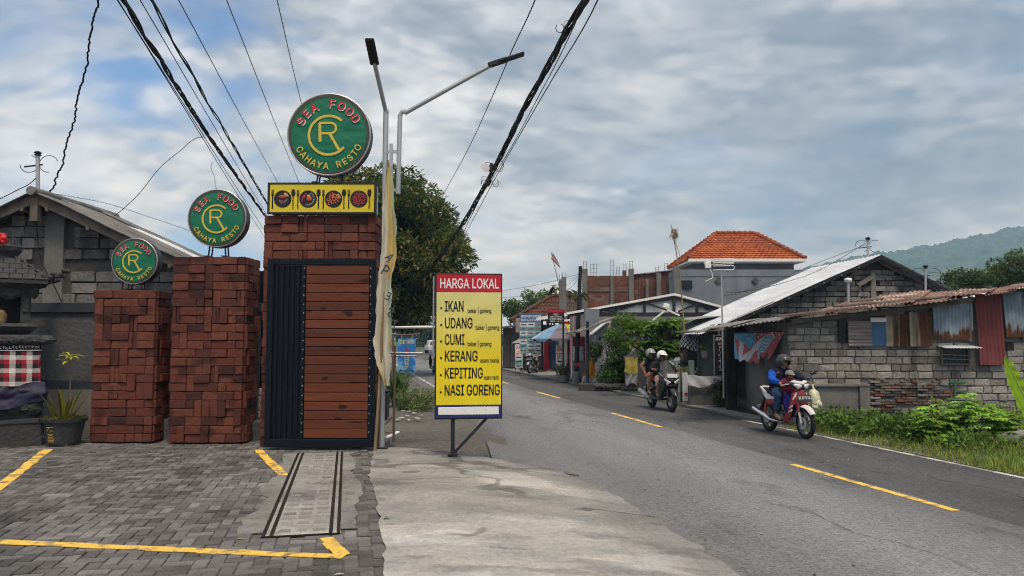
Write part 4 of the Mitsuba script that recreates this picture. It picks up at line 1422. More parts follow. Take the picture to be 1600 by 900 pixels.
# ---- the light steel frame behind the lamp post
k = thing('pipe_frame', 'thin rusty pipe frame on a white foot behind the banner', 'frame')
mat('rusty_pipe', (0.16, 0.12, 0.10), 0.6, metallic=0.3)
fy = 13.2
put('leg', MB().tube([P(615, 690, fy) * [1, 1, 0] + [0, 0, -.12], P(617, 540, fy)], .022, 8), 'rusty_pipe', k)
put('lower_rail', MB().tube([P(600, 676, fy), P(613, 676, fy)], .012, 6), 'rusty_pipe', k)
put('brace', MB().tube([P(600, 665, fy), P(613, 652, fy)], .012, 6), 'rusty_pipe', k)
put('foot', MB().bar(P(603, 684, 13.0), P(622, 675, 13.5), .07, .03, .006), 'white_paint', k)
put('rail', MB().tube([P(600, 551.5, fy), P(660, 552, fy)], .022, 8), 'steel', k)
put('rail', MB().tube([P(600, 556.5, fy + .2), P(651, 556, fy + .2)], .016, 8), 'steel', k)
put('top_rail', MB().tube([P(600, 512, fy), P(682, 511, fy)], .025, 8), 'white_paint', k)
# ================================================================== RIGHT SIDE OF THE ROAD
FR = np.array([[1.0, 0, 0], [0, 0, 1.0], [0, 1.0, 0]])          # prism plane (x, z) -> facing -y, thickness towards +y (mirrored, sheets are two sided)


def xz(pts, Y): return [(P(a, b, Y)[0], P(a, b, Y)[2]) for a, b in pts]


def upright(mb, pts_xz, y0, y1, col=None):
    return mb.prism(pts_xz, y0, y1, FR, None, col)


# ---- shed of patched blocks and tin
YS = 16.5
k = thing('patched_shed', 'low shed of grey blocks patched with corrugated tin under a rusty roof, beside the grass', 'shed')
xl, xr = P(1232, 560, YS)[0], 13.4


def top_at(x):   # the underside of the eave along the wall
    return float(np.interp(x, [xl, 7.4, 8.7, 10.1, 11.2, 13.4], [2.03, 2.22, 2.38, 2.56, 2.70, 2.98]))


m = MB(); m.prism([(xl, -.5), (xr, -.5)] + [(x, top_at(x)) for x in np.linspace(xr, xl, 12)], YS + .03, YS + .2, FR)
m.box((xl + .06, YS + 1.6, .8), (.14, 2.9, 2.6))
wl = put('wall', m, 'cement', k)
holes = [((1470, 545), (1512, 569)), ((1572, 535), (1584, 548)), ((1309, 500), (1324, 536))]
HX = []
for (a, b) in holes:
    p, q = P(*a, YS), P(*b, YS); HX.append((p[0], q[0], q[2], p[2]))
bx0, bx1 = P(1357, 600, YS)[0], P(1478, 600, YS)[0]
pz0_, pz1_ = P(1300, 648, YS)[2], P(1300, 604, YS)[2]
brz1 = P(1400, 594, YS)[2]


def is_brick(x, z):
    if bx0 < x < bx1 + .25 * math.sin(z * 17) and pz0_ - .32 + .22 < z < brz1 + .05 * math.sin(x * 9) and not (x > 8.35 and z < .12 + .1): return True
    return x < bx0 and z < pz0_ - .0


def free(x, z):
    return not any(a - .02 < x < b + .02 and c - .02 < z < d + .02 for a, b, c, d in HX)


def is_panel(x, z): return xl < x < P(1342, 600, YS)[0] and pz0_ < z < pz1_ + .02 or P(1340, 600, YS)[0] < x < bx0 and pz0_ < z < pz1_ + .02


tinz = [(P(1322, 541, YS)[0], P(1452, 541, YS)[0], P(1322, 541, YS)[2]), (P(1453, 530, YS)[0], P(1519, 530, YS)[0], P(1453, 531, YS)[2]), (P(1519, 570, YS)[0], P(1567, 570, YS)[0], P(1519, 569, YS)[2]), (P(1567, 570, YS)[0], 13.4, P(1567, 527, YS)[2])]


def block_here(x, z):
    xx = x + xl; zz = z
    if zz > top_at(xx) - .12 or zz < -.25: return False
    if is_brick(xx, zz) or is_panel(xx, zz) or not free(xx, zz): return False
    return not any(a < xx < b and zz > c + .02 for a, b, c in tinz)


block_wall(wl, (xl, YS, -.31), (1, 0, 0), (0, -1, 0), xr - xl, -.31, 2.6, .345, .158, 61, inside=block_here, tone=(.45, 1.5), pr=.024, jt=.012, variants=12)
mat('old_brick', fn=lambda p, n, uv: mix(mix((0.17, 0.068, 0.045), (0.085, 0.055, 0.045), uv.x), (0.19, 0.165, 0.145), smoothstep(0.42, 0.66, fbm(p.x * 5, p.y * 5, p.z * 9, 4))) * (0.5 + 0.9 * fbm(p.x * 21, p.y * 21, p.z * 21, 3)), rough=0.95, spec=0.1)
rg = np.random.default_rng(14)
BV = [ply(MB().add(box_vf((.215, .1, .046), .006), uv=((.05, .3, .6, .9)[q % 4], (.6, .1, .9, 0)[q % 4])), ('old_brick', 'block', 'old_brick')[q % 3]) for q in range(8)]
nb = 0; rest = MB()
zr = -.28; row = 0
while zr < brz1 + .1:
    x = xl - .1 * (row % 2)
    while x < bx1 + .5:
        if is_brick(x + .11, zr + .028) and x > xl - .02 and rg.random() < .985 and block_here(x + .11 - xl, zr + .028) is False:
            c = (x + .11, YS + .0 + rg.uniform(-.03, .05), zr + .028); M = rotz(rg.normal(0, .03)) @ roty(rg.normal(0, .015))
            if nb < 300: put('brick', BV[int(rg.integers(8))], None, wl, world=mat4(M, c)); nb += 1
            else: rest.add(box_vf((.215, .1, .046), .006), M, c, uv=(.4, .3))
        x += .228
    zr += .058; row += 1
if rest.n: put('bricks', rest, 'brick', wl, kind='stuff')
put('plaster_panel', MB().box(((xl + P(1340, 600, YS)[0]) / 2, YS + .03, (pz0_ + pz1_) / 2), (P(1340, 600, YS)[0] - xl, .1, pz1_ - pz0_), ch=.004), 'cement', wl)
put('pier', MB().box(((P(1341, 600, YS)[0] + bx0) / 2, YS - .01, (pz0_ + pz1_) / 2), (bx0 - P(1341, 600, YS)[0], .12, pz1_ - pz0_ + .03), ch=.01), 'cement', wl)
put('ledge', MB().box(((xl + bx0) / 2 - .02, YS - .03, pz1_ + .03), (bx0 - xl + .04, .12, .06), ch=.01), 'cement', wl)
mat('shade_glass', (0.012, 0.03, 0.028), 0.2)
for (a, b, c, d), nm in zip(HX, ('window', 'vent_hole', 'opening')):
    w_ = put(nm, MB().box(((a + b) / 2, YS + .02, (c + d) / 2), (b - a, .06, d - c)), 'shade_glass' if nm == 'window' else 'letter_black', wl)
    if nm == 'window':
        mb = MB()
        mb.box(((a + b) / 2, YS - .03, c), (b - a + .06, .06, .03)); mb.box((a - .01, YS - .03, (c + d) / 2), (.03, .06, d - c)); mb.box((b + .01, YS - .03, (c + d) / 2), (.03, .06, d - c))
        put('frame', mb, 'old_timber', w_)
        for q in (.35, .62): put('wire', MB().tube([(a, YS - .05, c + (d - c) * q), (b, YS - .05, c + (d - c) * (q - .05))], .006, 5), 'steel', w_)
a, b, c, d = HX[0]
v, f, uv = corrugated(b - a + .22, .42, .07, .008, .006, 2)
put('awning', MB().add((v, f), frame_of(None, (1, 0, 0), (0, -1, -.12)), (a - .1, YS + .02, d + .07)), 'pale_zinc', k)
# green paint strokes on the blocks
mat('green_paint', (0.03, 0.13, 0.05), 0.8)
mb = MB()
for pts in ([(1483, 598), (1508, 598)], [(1492, 598), (1492, 630)], [(1492, 612), (1510, 611)], [(1515, 628), (1530, 626)]):
    mb.tube([P(x, y, YS - .062) for x, y in pts], .022, 5)
mb.V = [np.column_stack([v[:, 0], YS - .075 + (v[:, 1] - v[:, 1].mean()) * .15, v[:, 2]]) for v in mb.V]
put('green_paint_mark', mb, 'green_paint', wl)


def tin(name, px0, px1, py0, py1, matn, dy=-.06, pitch=.075, amp=.012, label=None, skew=0.0, horiz=False, tilt=0.0, seed=1):
    a, b = P(px0, py0, YS), P(px1, py1, YS)
    W, H = b[0] - a[0], a[2] - b[2]
    if not horiz:
        v, f, uv = corrugated(W, H, pitch, amp, .004, 6, .03, seed)
        R = np.stack([[1, 0, 0], [0, 0, 1.0], [0, -1.0, 0]], 1)
    else:
        v, f, uv = corrugated(H, W, pitch, amp, .004, 6, .02, seed)
        v = v[:, [1, 0, 2]]; uv = uv[:, ::-1]; R = np.stack([[1, 0, 0], [0, 0, 1.0], [0, -1.0, 0]], 1)
    w = v @ R.T
    w[:, 0] += skew * (H - w[:, 2])
    w = w @ roty(tilt).T + [a[0], YS + dy, b[2]]
    mb = MB(); mb.add((w, f), uv=uv)
    return put(name, mb, matn, k, label=label)


mat('pink_sheet', fn=lambda p, n, uv: mi.Color3f(0.27, 0.215, 0.21) * (0.5 + 0.9 * fbm(p.x * 4, p.y, p.z * 9, 4)), rough=0.7)
mat('blue_sheet', (0.055, 0.125, 0.26), 0.6)
tin('tin_panel', 1323, 1361, 502, 541, 'pink_sheet', pitch=.075, amp=.014, label='pinkish sheet with horizontal ribs', horiz=True)
put('tin_panel', MB().box((P(1371, 520, YS)[0], YS - .05, P(1371, 523, YS)[2]), (.32, .012, .50), ch=.003), 'blue_sheet', k, label='plain blue sheet')
put('board', MB().box((P(1370, 500, YS)[0], YS - .07, P(1370, 500, YS)[2]), (.34, .02, .10), ch=.003), 'white_paint', k)
tin('tin_panel', 1381, 1419, 492, 541, 'rusty_zinc', dy=-.07, pitch=.085, amp=.016, label='ribbed sheet streaked with rust', seed=2)
tin('tin_panel', 1417, 1452, 488, 541, 'rusty_zinc', dy=-.09, pitch=.085, amp=.012, label='ribbed sheet streaked with rust', seed=3)
tin('tin_panel', 1454, 1518, 474, 531, 'blue_zinc', dy=-.08, pitch=.082, amp=.014, label='pale blue sheet rusty along its lower edge', seed=4)
tin('tin_panel', 1518, 1564, 460, 570, 'red_sheet', dy=-.12, pitch=.085, amp=.014, label='tall dark red ribbed sheet', skew=.035, seed=5)
tin('tin_panel', 1562, 1596, 456, 527, 'blue_zinc', dy=-.09, pitch=.082, amp=.014, label='narrow pale blue sheet right of the red one', skew=.045, seed=6)
tin('tin_panel', 1598, 1660, 452, 525, 'rusty_zinc', dy=-.09, pitch=.085, amp=.014, seed=7)
mb = MB()
for (a, b) in (((1236, 503), (1330, 492)), ((1330, 494), (1420, 482)), ((1420, 483), (1520, 468))): mb.bar(P(*a, YS - .12), P(*b, YS - .12), .05, .09)
mb.bar(P(1325, 494, YS - .14), P(1413, 489, YS - .14), .03, .06)
put('eave_board', mb, 'old_timber', k)
mb = MB(); mb.bar(P(1516, 463, YS - .05), P(1516, 533, YS - .05), .09, .05); mb.bar(P(1597, 456, YS - .05), P(1600, 530, YS - .05), .06, .05)
put('stud', mb, 'old_timber', k)
# roof of loose rusty sheets
fe = np.array([(1086, 521), (1135, 514), (1230, 501), (1330, 488), (1420, 477), (1530, 463), (1600, 453), (1720, 436)], float)
be = np.array([(1110, 512), (1190, 500), (1268, 492), (1345, 467), (1450, 457), (1545, 454), (1600, 444), (1720, 428)], float)
Fp = np.array([P(a, b, YS - .55) for a, b in fe]); Bp = np.array([P(a, b, YS + 2.4) for a, b in be])
uu = np.linspace(0, 1, len(fe))
rg = np.random.default_rng(6)
edges = np.concatenate([[0, .07, .14, .28, .38, .48, .57, .66, .74, .82, .9], [1.0]])
for q in range(len(edges) - 1):
    u0, u1 = edges[q] - .012, edges[q + 1] + .012
    lift = .02 + .035 * (q % 2); j0, j1 = rg.uniform(-.05, .12), rg.uniform(-.1, .1)
    mb = MB()
    for side in (0, 1):
        def fn(u, w, side=side):
            s = u0 + (u1 - u0) * u
            a = np.stack([np.interp(s, uu, Fp[:, c]) for c in range(3)], 1); b = np.stack([np.interp(s, uu, Bp[:, c]) for c in range(3)], 1)
            ww = j0 * .5 + (1 + j1 * .3 - j0 * .5) * w
            p = a + (b - a) * ww[:, None]
            p[:, 2] += lift - side * .007 + .016 * np.sin(u * (u1 - u0) * 8.2 / .085 * 2 * PI) + .06 * (meshkit.fbm(np.stack([s * 14, w * 2, 0 * u + q], -1), 3, 2) - .5)
            return p
        mb.grid(fn, int((u1 - u0) * 8.2 / .085 * 5), 6)
    put('roof_sheet', mb, 'old_roof' if q in (0, 1, 2) else 'rust_roof', k)
for (a, b, ya, yb_) in (((1302, 481), (1468, 468), YS - .15, YS + .1), ((1215, 496), (1400, 478), YS - .35, YS - .3), ((1330, 473), (1380, 470), YS + .9, YS + 1.0), ((1440, 470), (1545, 458), YS + .2, YS + .5)):
    put('roof_pole', MB().bar(P(*a, ya) + [0, 0, .03], P(*b, yb_) + [0, 0, .05], .09, .05, .01), 'old_timber', k)

# ---- the dark workshop opening left of the shed wall
k = thing('dark_workshop', 'dark open workshop with sooty posts under a torn banner, left of the grey shed', 'workshop')
xa = P(1134, 600, 17.2)[0]
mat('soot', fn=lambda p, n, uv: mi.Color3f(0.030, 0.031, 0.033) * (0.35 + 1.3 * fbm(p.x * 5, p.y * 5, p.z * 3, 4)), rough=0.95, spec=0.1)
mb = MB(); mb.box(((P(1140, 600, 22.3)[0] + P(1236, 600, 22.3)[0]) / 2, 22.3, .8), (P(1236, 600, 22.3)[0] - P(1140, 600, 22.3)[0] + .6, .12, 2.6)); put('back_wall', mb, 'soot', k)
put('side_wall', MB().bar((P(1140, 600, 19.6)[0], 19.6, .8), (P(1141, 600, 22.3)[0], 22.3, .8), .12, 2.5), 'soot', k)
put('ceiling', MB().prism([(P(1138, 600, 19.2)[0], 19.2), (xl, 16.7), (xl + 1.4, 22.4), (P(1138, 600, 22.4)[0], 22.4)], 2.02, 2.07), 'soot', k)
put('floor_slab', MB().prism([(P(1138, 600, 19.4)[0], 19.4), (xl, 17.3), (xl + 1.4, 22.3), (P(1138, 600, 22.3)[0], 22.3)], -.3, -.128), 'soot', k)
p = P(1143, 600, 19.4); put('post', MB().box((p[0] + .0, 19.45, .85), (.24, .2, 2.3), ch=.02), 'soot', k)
put('door_leaf', MB().box((P(1210, 600, 17.2)[0], 17.2, .58), (.40, .06, 1.5), ch=.01), 'dark_render', k)
for (px, py, w, h) in ((1150, 628, .22, .25), (1176, 622, .18, .4), (1188, 626, .3, .35)): put('scrap_board', MB().box(P(px, py, 20.0), (w * 1.15, .05, h * 1.15), rotx(-.2) @ roty(rg.normal(0, .2)), .01), 'old_timber', k)
put('blue_tarp', MB().grid(lambda u, w: np.stack([P(1166, 580, 20.8)[0] + u * .3 + .03 * np.sin(w * 7), 20.8 + .05 * np.sin(u * 11), .0 + 1.2 * w], 1), 12, 12), 'purple_cloth', k)

k = thing('torn_banner', 'torn red and blue printed banner hanging over the dark workshop opening', 'banner')


def torn_c(p, n, uv):
    # flat print: a red field, a blue wedge at the left, a blue oval and pale bands
    x, y = uv.x, uv.y
    w = 0.03 * (fbm(x * 9, y * 9, 1.0, 3) - 0.5)
    red, blue, white = mi.Color3f(0.52, 0.14, 0.16), mi.Color3f(0.14, 0.42, 0.62), mi.Color3f(0.66, 0.65, 0.67)
    c = red
    c = dr.select((x + 0.16 * y + w < 0.13), blue, c)
    c = dr.select((dr.abs(x - 0.17 + 0.02 * y + w) < 0.045) & (y < 0.72), white, c)
    c = dr.select((y > 0.45 + 1.2 * dr.abs(x - 0.34) + w) & (y > 0.42) & (x < 0.46), blue, c)
    d = dr.abs((x - 0.42) * 0.86 + (y - 0.36) * -0.45 + w)
    c = dr.select((d < 0.07) & (y < 0.80), white, c)
    e = dr.square((x - 0.71 - 0.18 * (y - 0.55)) / 0.125) + dr.square((y - 0.52) / 0.36)
    c = dr.select(e < 1.25, white, c); c = dr.select(e < 1.0, blue, c)
    c = dr.select((e < 0.7) & (dr.sin(y * 48) > 0.2), white, c)
    c = dr.select((y > 0.76) & (dr.sin(x * 46) * dr.sin(y * 30 + x * 10) > 0.62) & (x > 0.25), white, c)
    return c * (0.7 + 0.5 * fbm(x * 6, y * 6, 5.0, 4))


mat('banner_print', fn=torn_c, rough=0.8)
tl, tr, br, bl = (1147, 520), (1224, 519), (1203, 560), (1148, 562)
Pt = [P(*q, yq) for q, yq in ((bl, 18.9), ((1186, 567), 17.7), (br, 17.0))]; Pu = [P(*q, yq) for q, yq in ((tl, 18.9), ((1186, 518), 17.7), (tr, 16.75))]
def tb(u, w):
    lo = np.stack([np.interp(u, [0, .62, .63, 1], [Pt[0][c], Pt[1][c], Pt[1][c] + (.16 if c == 2 else 0), Pt[2][c]]) for c in range(3)], 1)
    hi = np.stack([np.interp(u, [0, .5, 1], [Pu[0][c], Pu[1][c], Pu[2][c]]) for c in range(3)], 1)
    p = lo + (hi - lo) * w[:, None]
    p[:, 1] += .05 * np.sin(u * 9 + w * 3) + .08 * (meshkit.fbm(np.stack([u * 3, w * 3, 0 * u], -1), 3, 3) - .5)
    p[:, 2] += (1 - w) * .03 * np.sin(u * 31)
    return p
put('cloth', MB().grid(tb, 48, 20, uvscale=np.array([1.0, 1.0])), 'banner_print', k)
put('cord', MB().tube([P(1140, 521, 19.0), P(1226, 518, 16.73), P(1236, 512, 16.6)], .008, 5), 'cable', k)

# ---- gable house of grey blocks behind the shed
YG = 23.0
k = thing('gable_house', 'grey block gable house with a long pale metal roof behind the patched shed', 'house')
ap, le, re_ = P(1368, 401, YG), P(1108, 515, YG), P(1484, 459, YG)
sL = (ap[2] - le[2]) / (ap[0] - le[0]); sR = (ap[2] - re_[2]) / (re_[0] - ap[0])


def gtop(x): return ap[2] - (sL * (ap[0] - x) if x < ap[0] else sR * (x - ap[0])) - .10


m = MB(); m.prism([(le[0] + .2, -.2), (re_[0] + .6, -.2), (re_[0] + .6, gtop(re_[0] + .6)), (ap[0], ap[2] - .1), (le[0] + .2, gtop(le[0] + .2))], YG + .08, YG + .25, FR)
m.box((le[0] + .3, YG + 2, .9), (.2, 3.6, 2.4))
wl = put('wall', m, 'mortar', k)
block_wall(wl, (le[0] + .2, YG, 1.45), (1, 0, 0), (0, -1, 0), re_[0] - le[0] + .3, 1.45, ap[2], .37, .165, 71,
           inside=lambda x, z: z < gtop(le[0] + .2 + x) - .12 and not (abs(le[0] + .2 + x - P(1363, 430, YG)[0]) < .1 and z > 2.4) and not (le[0] + .2 + x < P(1180, 500, YG)[0]), tone=(.3, 1.05), warm=.5, pr=.03, jt=.016)
put('column', MB().box((P(1363, 430, YG)[0], YG + .0, 2.4), (.16, .12, 2.6), ch=.01), 'cement', wl)
for a, b in (((1341, 446), (1364, 432)), ((1378, 410), (1410, 426)), ((1430, 445), (1442, 448))): put('board', MB().bar(P(*a, YG - .12), P(*b, YG - .12), .03, .13, .005), 'old_timber', wl)
put('beam', MB().bar(P(1112, 517, YG - .2), P(1210, 474, YG - .2), .1, .14), 'old_timber', k)
v = []
bk = 3.9; dx = -.40
nsl = 5
rg = np.random.default_rng(9)
Ls = math.hypot(ap[0] - le[0] + .35, sL * (ap[0] - le[0] + .35))
for q in range(nsl):
    y0 = YG - .35 + q * (bk + .35) / nsl
    v, f, uv = corrugated((bk + .35) / nsl + .05, Ls, .20, .02, .005, 8, .03, q)
    o = np.array([ap[0] + dx * (y0 - YG) / bk, y0, ap[2] + .02 + .01 * (q % 2)])
    R = np.stack([[dx / bk, 1, 0], [-1 / math.hypot(1, sL), 0, -sL / math.hypot(1, sL)], np.cross([-1 / math.hypot(1, sL), 0, -sL / math.hypot(1, sL)], [dx / bk, 1, 0])], 1)
    put('roof_sheet', MB().add((v, f), R, o), 'pale_zinc', k)
Lr = math.hypot(re_[0] - ap[0] + .3, sR * (re_[0] - ap[0] + .3))
for q in range(3):
    y0 = YG - .35 + q * (bk + .35) / 3
    v, f, uv = corrugated((bk + .35) / 3 + .05, Lr, .20, .02, .005, 8, .03, q)
    R = np.stack([[dx / bk, 1, 0], [1 / math.hypot(1, sR), 0, -sR / math.hypot(1, sR)], [0, 0, 1.0]], 1)
    put('roof_sheet', MB().add((v, f), R, (ap[0] + dx * (y0 - YG) / bk, y0, ap[2] + .02)), 'pale_zinc', k)
for a, b in ((le, ap), (re_ + [.3, 0, -.3 * sR], ap)):
    put('rake_board', MB().bar(a + [0, -.31, -.07], b + [0, -.31, -.06], .03, .10), 'letter_black', k)
for q in range(9): put('purlin', MB().bar((le[0] + .2 + q * .53, YG - .34, le[2] + sL * (.2 + q * .53) - .07), (le[0] + .2 + q * .53, YG + .1, le[2] + sL * (.2 + q * .53) - .07), .05, .06), 'old_timber', k)
vp = P(1325, 465, YG - .3)
k2 = thing('vent_pipe', 'grey pipe with a white cap standing by the gable wall above the rusty roof', 'pipe')
put('pipe', MB().tube([vp - [0, 0, .4], P(1325, 442, YG - .3)], .045, 10), 'steel', k2)
put('cap', MB().lathe([(.05, -.06), (.10, -.03), (.12, .03), (.09, .08), (0, .10)], 12, None, P(1325, 439, YG - .3)), 'white_paint', k2)


def service_pole(top, foot, label, r=.036, cross=True):
    k = thing('utility_pole', label, 'pole')
    put('pole', MB().tube([foot, top], r, 10), 'steel', k)
    put('insulator', MB().lathe([(.03, 0), (.09, .02), (.05, .05), (.09, .08), (.05, .11), (0, .13)], 10, None, top), 'black_metal', k)
    if cross:
        put('hook', MB().bar(top + [-.3, 0, -.25], top + [.12, 0, -.2], .03, .03), 'black_metal', k)
        rg = np.random.default_rng(int(abs(top[0]) * 100))
        for q in range(2):
            a0 = rg.uniform(0, 6)
            put('wire_loop', MB().tube([top + [(-.2 + .45 * q) + .22 * math.cos(a), .02, -.18 + .2 * math.sin(a)] for a in np.linspace(a0, a0 + 4.4, 12)], .009, 5), 'cable', k)
    return k


service_pole(P(1446, 420, YG - .5), P(1446, 475, YG - .5), 'short grey service pole in front of the right slope of the gable house')
service_pole(P(1356, 376, YG + 2.2), P(1356, 420, YG + 2.2), 'service pole rising behind the ridge of the pale metal roof')
# pale roof beyond the shed
k = thing('white_roof_house', 'house with a whitish roof just showing above the rusty shed at the right edge', 'house')
mb = MB()
a, b = P(1540, 457, 21), P(1640, 434, 21)
v, f, uv = corrugated(3.0, 1.1, .1, .015, .006, 3, .05, 3)
put('roof', MB().add((v, f), frame_of(None, (1, 0, .235), (.1, 1, .02)), a + [0, 0, -.10]), 'white_paint', k)
put('wall', MB().box((a[0] + 1.4, 22.8, .9), (2.8, 2.2, 2.6)), 'cement', k)
put('water_tank', MB().lathe([(.0, .17), (.10, .15), (.17, .08), (.18, 0), (.18, -.5), (0, -.5)], 18, None, P(1537, 460, 21.5)), 'white_paint', label='white domed water tank behind the rusty roof', cat='water tank')

# ---- TV aerial on a thin pole
k = thing('tv_aerial', 'TV aerial with wire loops on a thin grey pole left of the torn banner', 'aerial')
YA = 19.3
put('pole', MB().tube([P(1131, 622, YA), P(1127, 424, YA)], [.028, .018], 8), 'steel', k)
put('box', MB().box(P(1106, 414, YA), (.16, .05, .17), roty(-.1), .015), 'white_paint', k)
mb = MB(); mb.tube([P(1106, 414, YA), P(1147, 412, YA)], .012, 6)
put('boom', mb, 'white_paint', k)
for yy_ in (408, 419):
    c1, c2 = P(1114, yy_ - 3, YA - .06), P(1146, yy_ - 4, YA - .06); c3, c4 = P(1146, yy_ + 2, YA - .06), P(1114, yy_ + 3, YA - .06)
    put('loop', MB().tube([c1, c2, (c2 + c3) / 2 + [.03, 0, 0], c3, c4], .012, 6), 'white_paint', k)
put('lead', MB().tube([P(1108, 418, YA), P(1112, 425, YA), P(1114, 434, YA), P(1108, 437, YA), P(1102, 440, YA)], .012, 6), 'white_paint', k)

# ---- hanging black sign
k = thing('black_hanging_sign', 'narrow black sign with white frame and lettering hanging beside the aerial pole', 'sign')
YJ = 19.6
a, b = P(1115, 524, YJ), P(1133, 587, YJ)
cxj, czj, wj, hj = (a[0] + b[0]) / 2, (a[2] + b[2]) / 2, b[0] - a[0], a[2] - b[2]
put('panel', MB().box((cxj, YJ, czj), (wj, .04, hj)), 'letter_black', k)
mb = MB()
for s in (-1, 1): mb.box((cxj + s * wj / 2, YJ - .01, czj), (.022, .055, hj + .022)); mb.box((cxj, YJ - .01, czj + s * hj / 2), (wj - .022, .055, .022))
put('frame', mb, 'old_roof', k)
put('lettering', MB().add(wtext('JUAL', cxj, YJ - .022, czj + hj / 2 - .125, .075, True, .005, None, wj * .78, 'c')), 'letter_white', k)
mb = MB()
for q, ch in enumerate('NasiKuNiNG'): mb.add(wtext(ch, cxj + (.012 if q % 2 else -.004), YJ - .022, czj + hj / 2 - .245 - q * .074, .060, False, .005, None, None, 'c'))
put('lettering', mb, 'letter_white', k)
put('bracket', MB().bar((cxj, YJ, a[2]), (cxj, YJ, a[2] + .12), .03, .03), 'old_timber', k)

# ---- small pale green kiosk left of it
k = thing('green_kiosk', 'pale green kiosk with a thin slab roof behind the hanging black sign', 'kiosk')
mat('pale_green', fn=lambda p, n, uv: mi.Color3f(0.20, 0.25, 0.215) * (0.75 + 0.5 * fbm(p.x * 2, p.y * 2, p.z * 1.5, 4)), rough=0.8)
YK = 22.0
a, b = P(1092, 524, YK), P(1130, 590, YK)
put('wall', MB().box(((a[0] + b[0]) / 2, YK + .6, (a[2] + b[2]) / 2), (b[0] - a[0], 1.2, a[2] - b[2])), 'pale_green', k)
put('corner_trim', MB().box((a[0] - .02, YK - .02, (a[2] + b[2]) / 2), (.06, .08, a[2] - b[2]), ch=.01), 'old_timber', k)
put('roof_slab', MB().bar(P(1064, 519, YK - .5), P(1141, 514, YK - .5), 1.6, .06, .01), 'cement', k)
put('fascia', MB().bar(P(1100, 523, YK - .1), P(1128, 521, YK - .1), .04, .12), 'pale_green', k)
k = thing('cement_wall', 'low rendered cement wall below the kiosk with a white cloth over it', 'wall')
a, b = P(1077, 588, 20.8), P(1126, 632, 20.8)
put('wall', MB().box(((a[0] + b[0]) / 2, 20.9, (a[2] - .3) / 2), (b[0] - a[0], .2, a[2] + .3), ch=.015), 'cement', k)
mat('white_cloth', fn=lambda p, n, uv: mi.Color3f(0.50, 0.52, 0.55) * (0.8 + 0.35 * fbm(p.x * 4, p.y * 4, p.z * 4, 3)), rough=0.9, spec=0.1)
c0, c1 = P(1073, 586, 20.7), P(1126, 590, 20.7)
put('white_drape', MB().grid(lambda u, w: np.stack([c0[0] + (c1[0] - c0[0]) * u, 20.68 - .04 * np.sin(u * 12 + w * 3) * (1 - w) - .04, c0[2] + (c1[2] - c0[2]) * u - (1 - w) * (.36 - .24 * np.abs(u - .35) - .1 * u) + .02 * np.sin(u * 9)], 1), 30, 10), 'white_cloth', label='white cloth hanging over the low cement wall below the black sign', cat='cloth')
for px in (1059.5, 1082):
    a, b = P(px - 4, 563, 21.2), P(px + 4, 630, 21.2)
    put('gate_pillar', MB().box(((a[0] + b[0]) / 2, 21.3, (a[2] - .3) / 2), (b[0] - a[0], .2, a[2] + .3), ch=.01), 'pale_green', label='slim pale green gate pillar left of the low cement wall' if px < 1070 else 'slim pale green gate pillar behind the low cement wall', cat='pillar')
k = thing('white_board', 'narrow white standing board with a small red square at its foot', 'board')
a, b = P(1066, 582, 20.9), P(1075, 627, 20.9)
put('panel', MB().box(((a[0] + b[0]) / 2, 20.9, (a[2] + b[2]) / 2), (b[0] - a[0], .03, a[2] - b[2]), ch=.004), 'white_cloth', k)
put('red_square', MB().box((b[0] - .055, 20.88, P(1072, 616, 20.9)[2]), (.075, .008, .08)), 'letter_red', k)

# ---- small shrine wrapped in black and white checks
k = thing('checked_shrine', 'dark roadside shrine under a black and white checked cover', 'shrine')
YC = 22.4
c = P(1081, 541, YC)
bw_, bh_ = .36, .44
def dome(u, w):
    a = u * 2 * PI; t = w * PI / 2
    rr = np.cos(t) ** .6 * (1 + .05 * np.sin(a * 8) * (1 - w)) * (1 + .12 * (meshkit.fbm(np.stack([np.cos(a), np.sin(a), w], -1) * 2, 2, 2) - .5))
    return np.stack([c[0] + bw_ * rr * np.cos(a), YC + .34 * rr * np.sin(a), c[2] - .08 + bh_ * np.sin(t) - .06 * (1 - w) * np.sin(a * 3)], 1)
put('checked_cover', MB().grid(dome, 48, 14, uvscale=np.array([40.0, 9.0])), 'bw_check', k)
z1 = c[2] - .05
put('house', MB().box((c[0], YC, z1 - .18), (.42, .4, .36), ch=.02), 'stone', k)
put('slab', MB().box((c[0] - .06, YC, z1 - .41), (.72, .5, .10), ch=.02).box((c[0], YC, z1 - .5), (.5, .45, .1), ch=.02), 'stone', k)
put('column', MB().box((c[0], YC, (z1 - .5 - .3) / 2), (.30, .30, z1 - .2), ch=.02), 'stone', k)
cz0, cz1 = P(1085, 583, YC)[2], P(1085, 556, YC)[2]
put('wrapped_cloth', MB().grid(lambda u, w: np.stack([c[0] + np.interp(u * 4, [0, 1, 2, 3, 4], [-.17, .17, .17, -.17, -.17]), YC + np.interp(u * 4, [0, 1, 2, 3, 4], [-.17, -.17, .17, .17, -.17]) - .01 * np.sin(u * 60), cz0 + (cz1 - cz0) * w], 1), 64, 8, uvscale=np.array([16.0, 6.0])), 'bw_check', k)


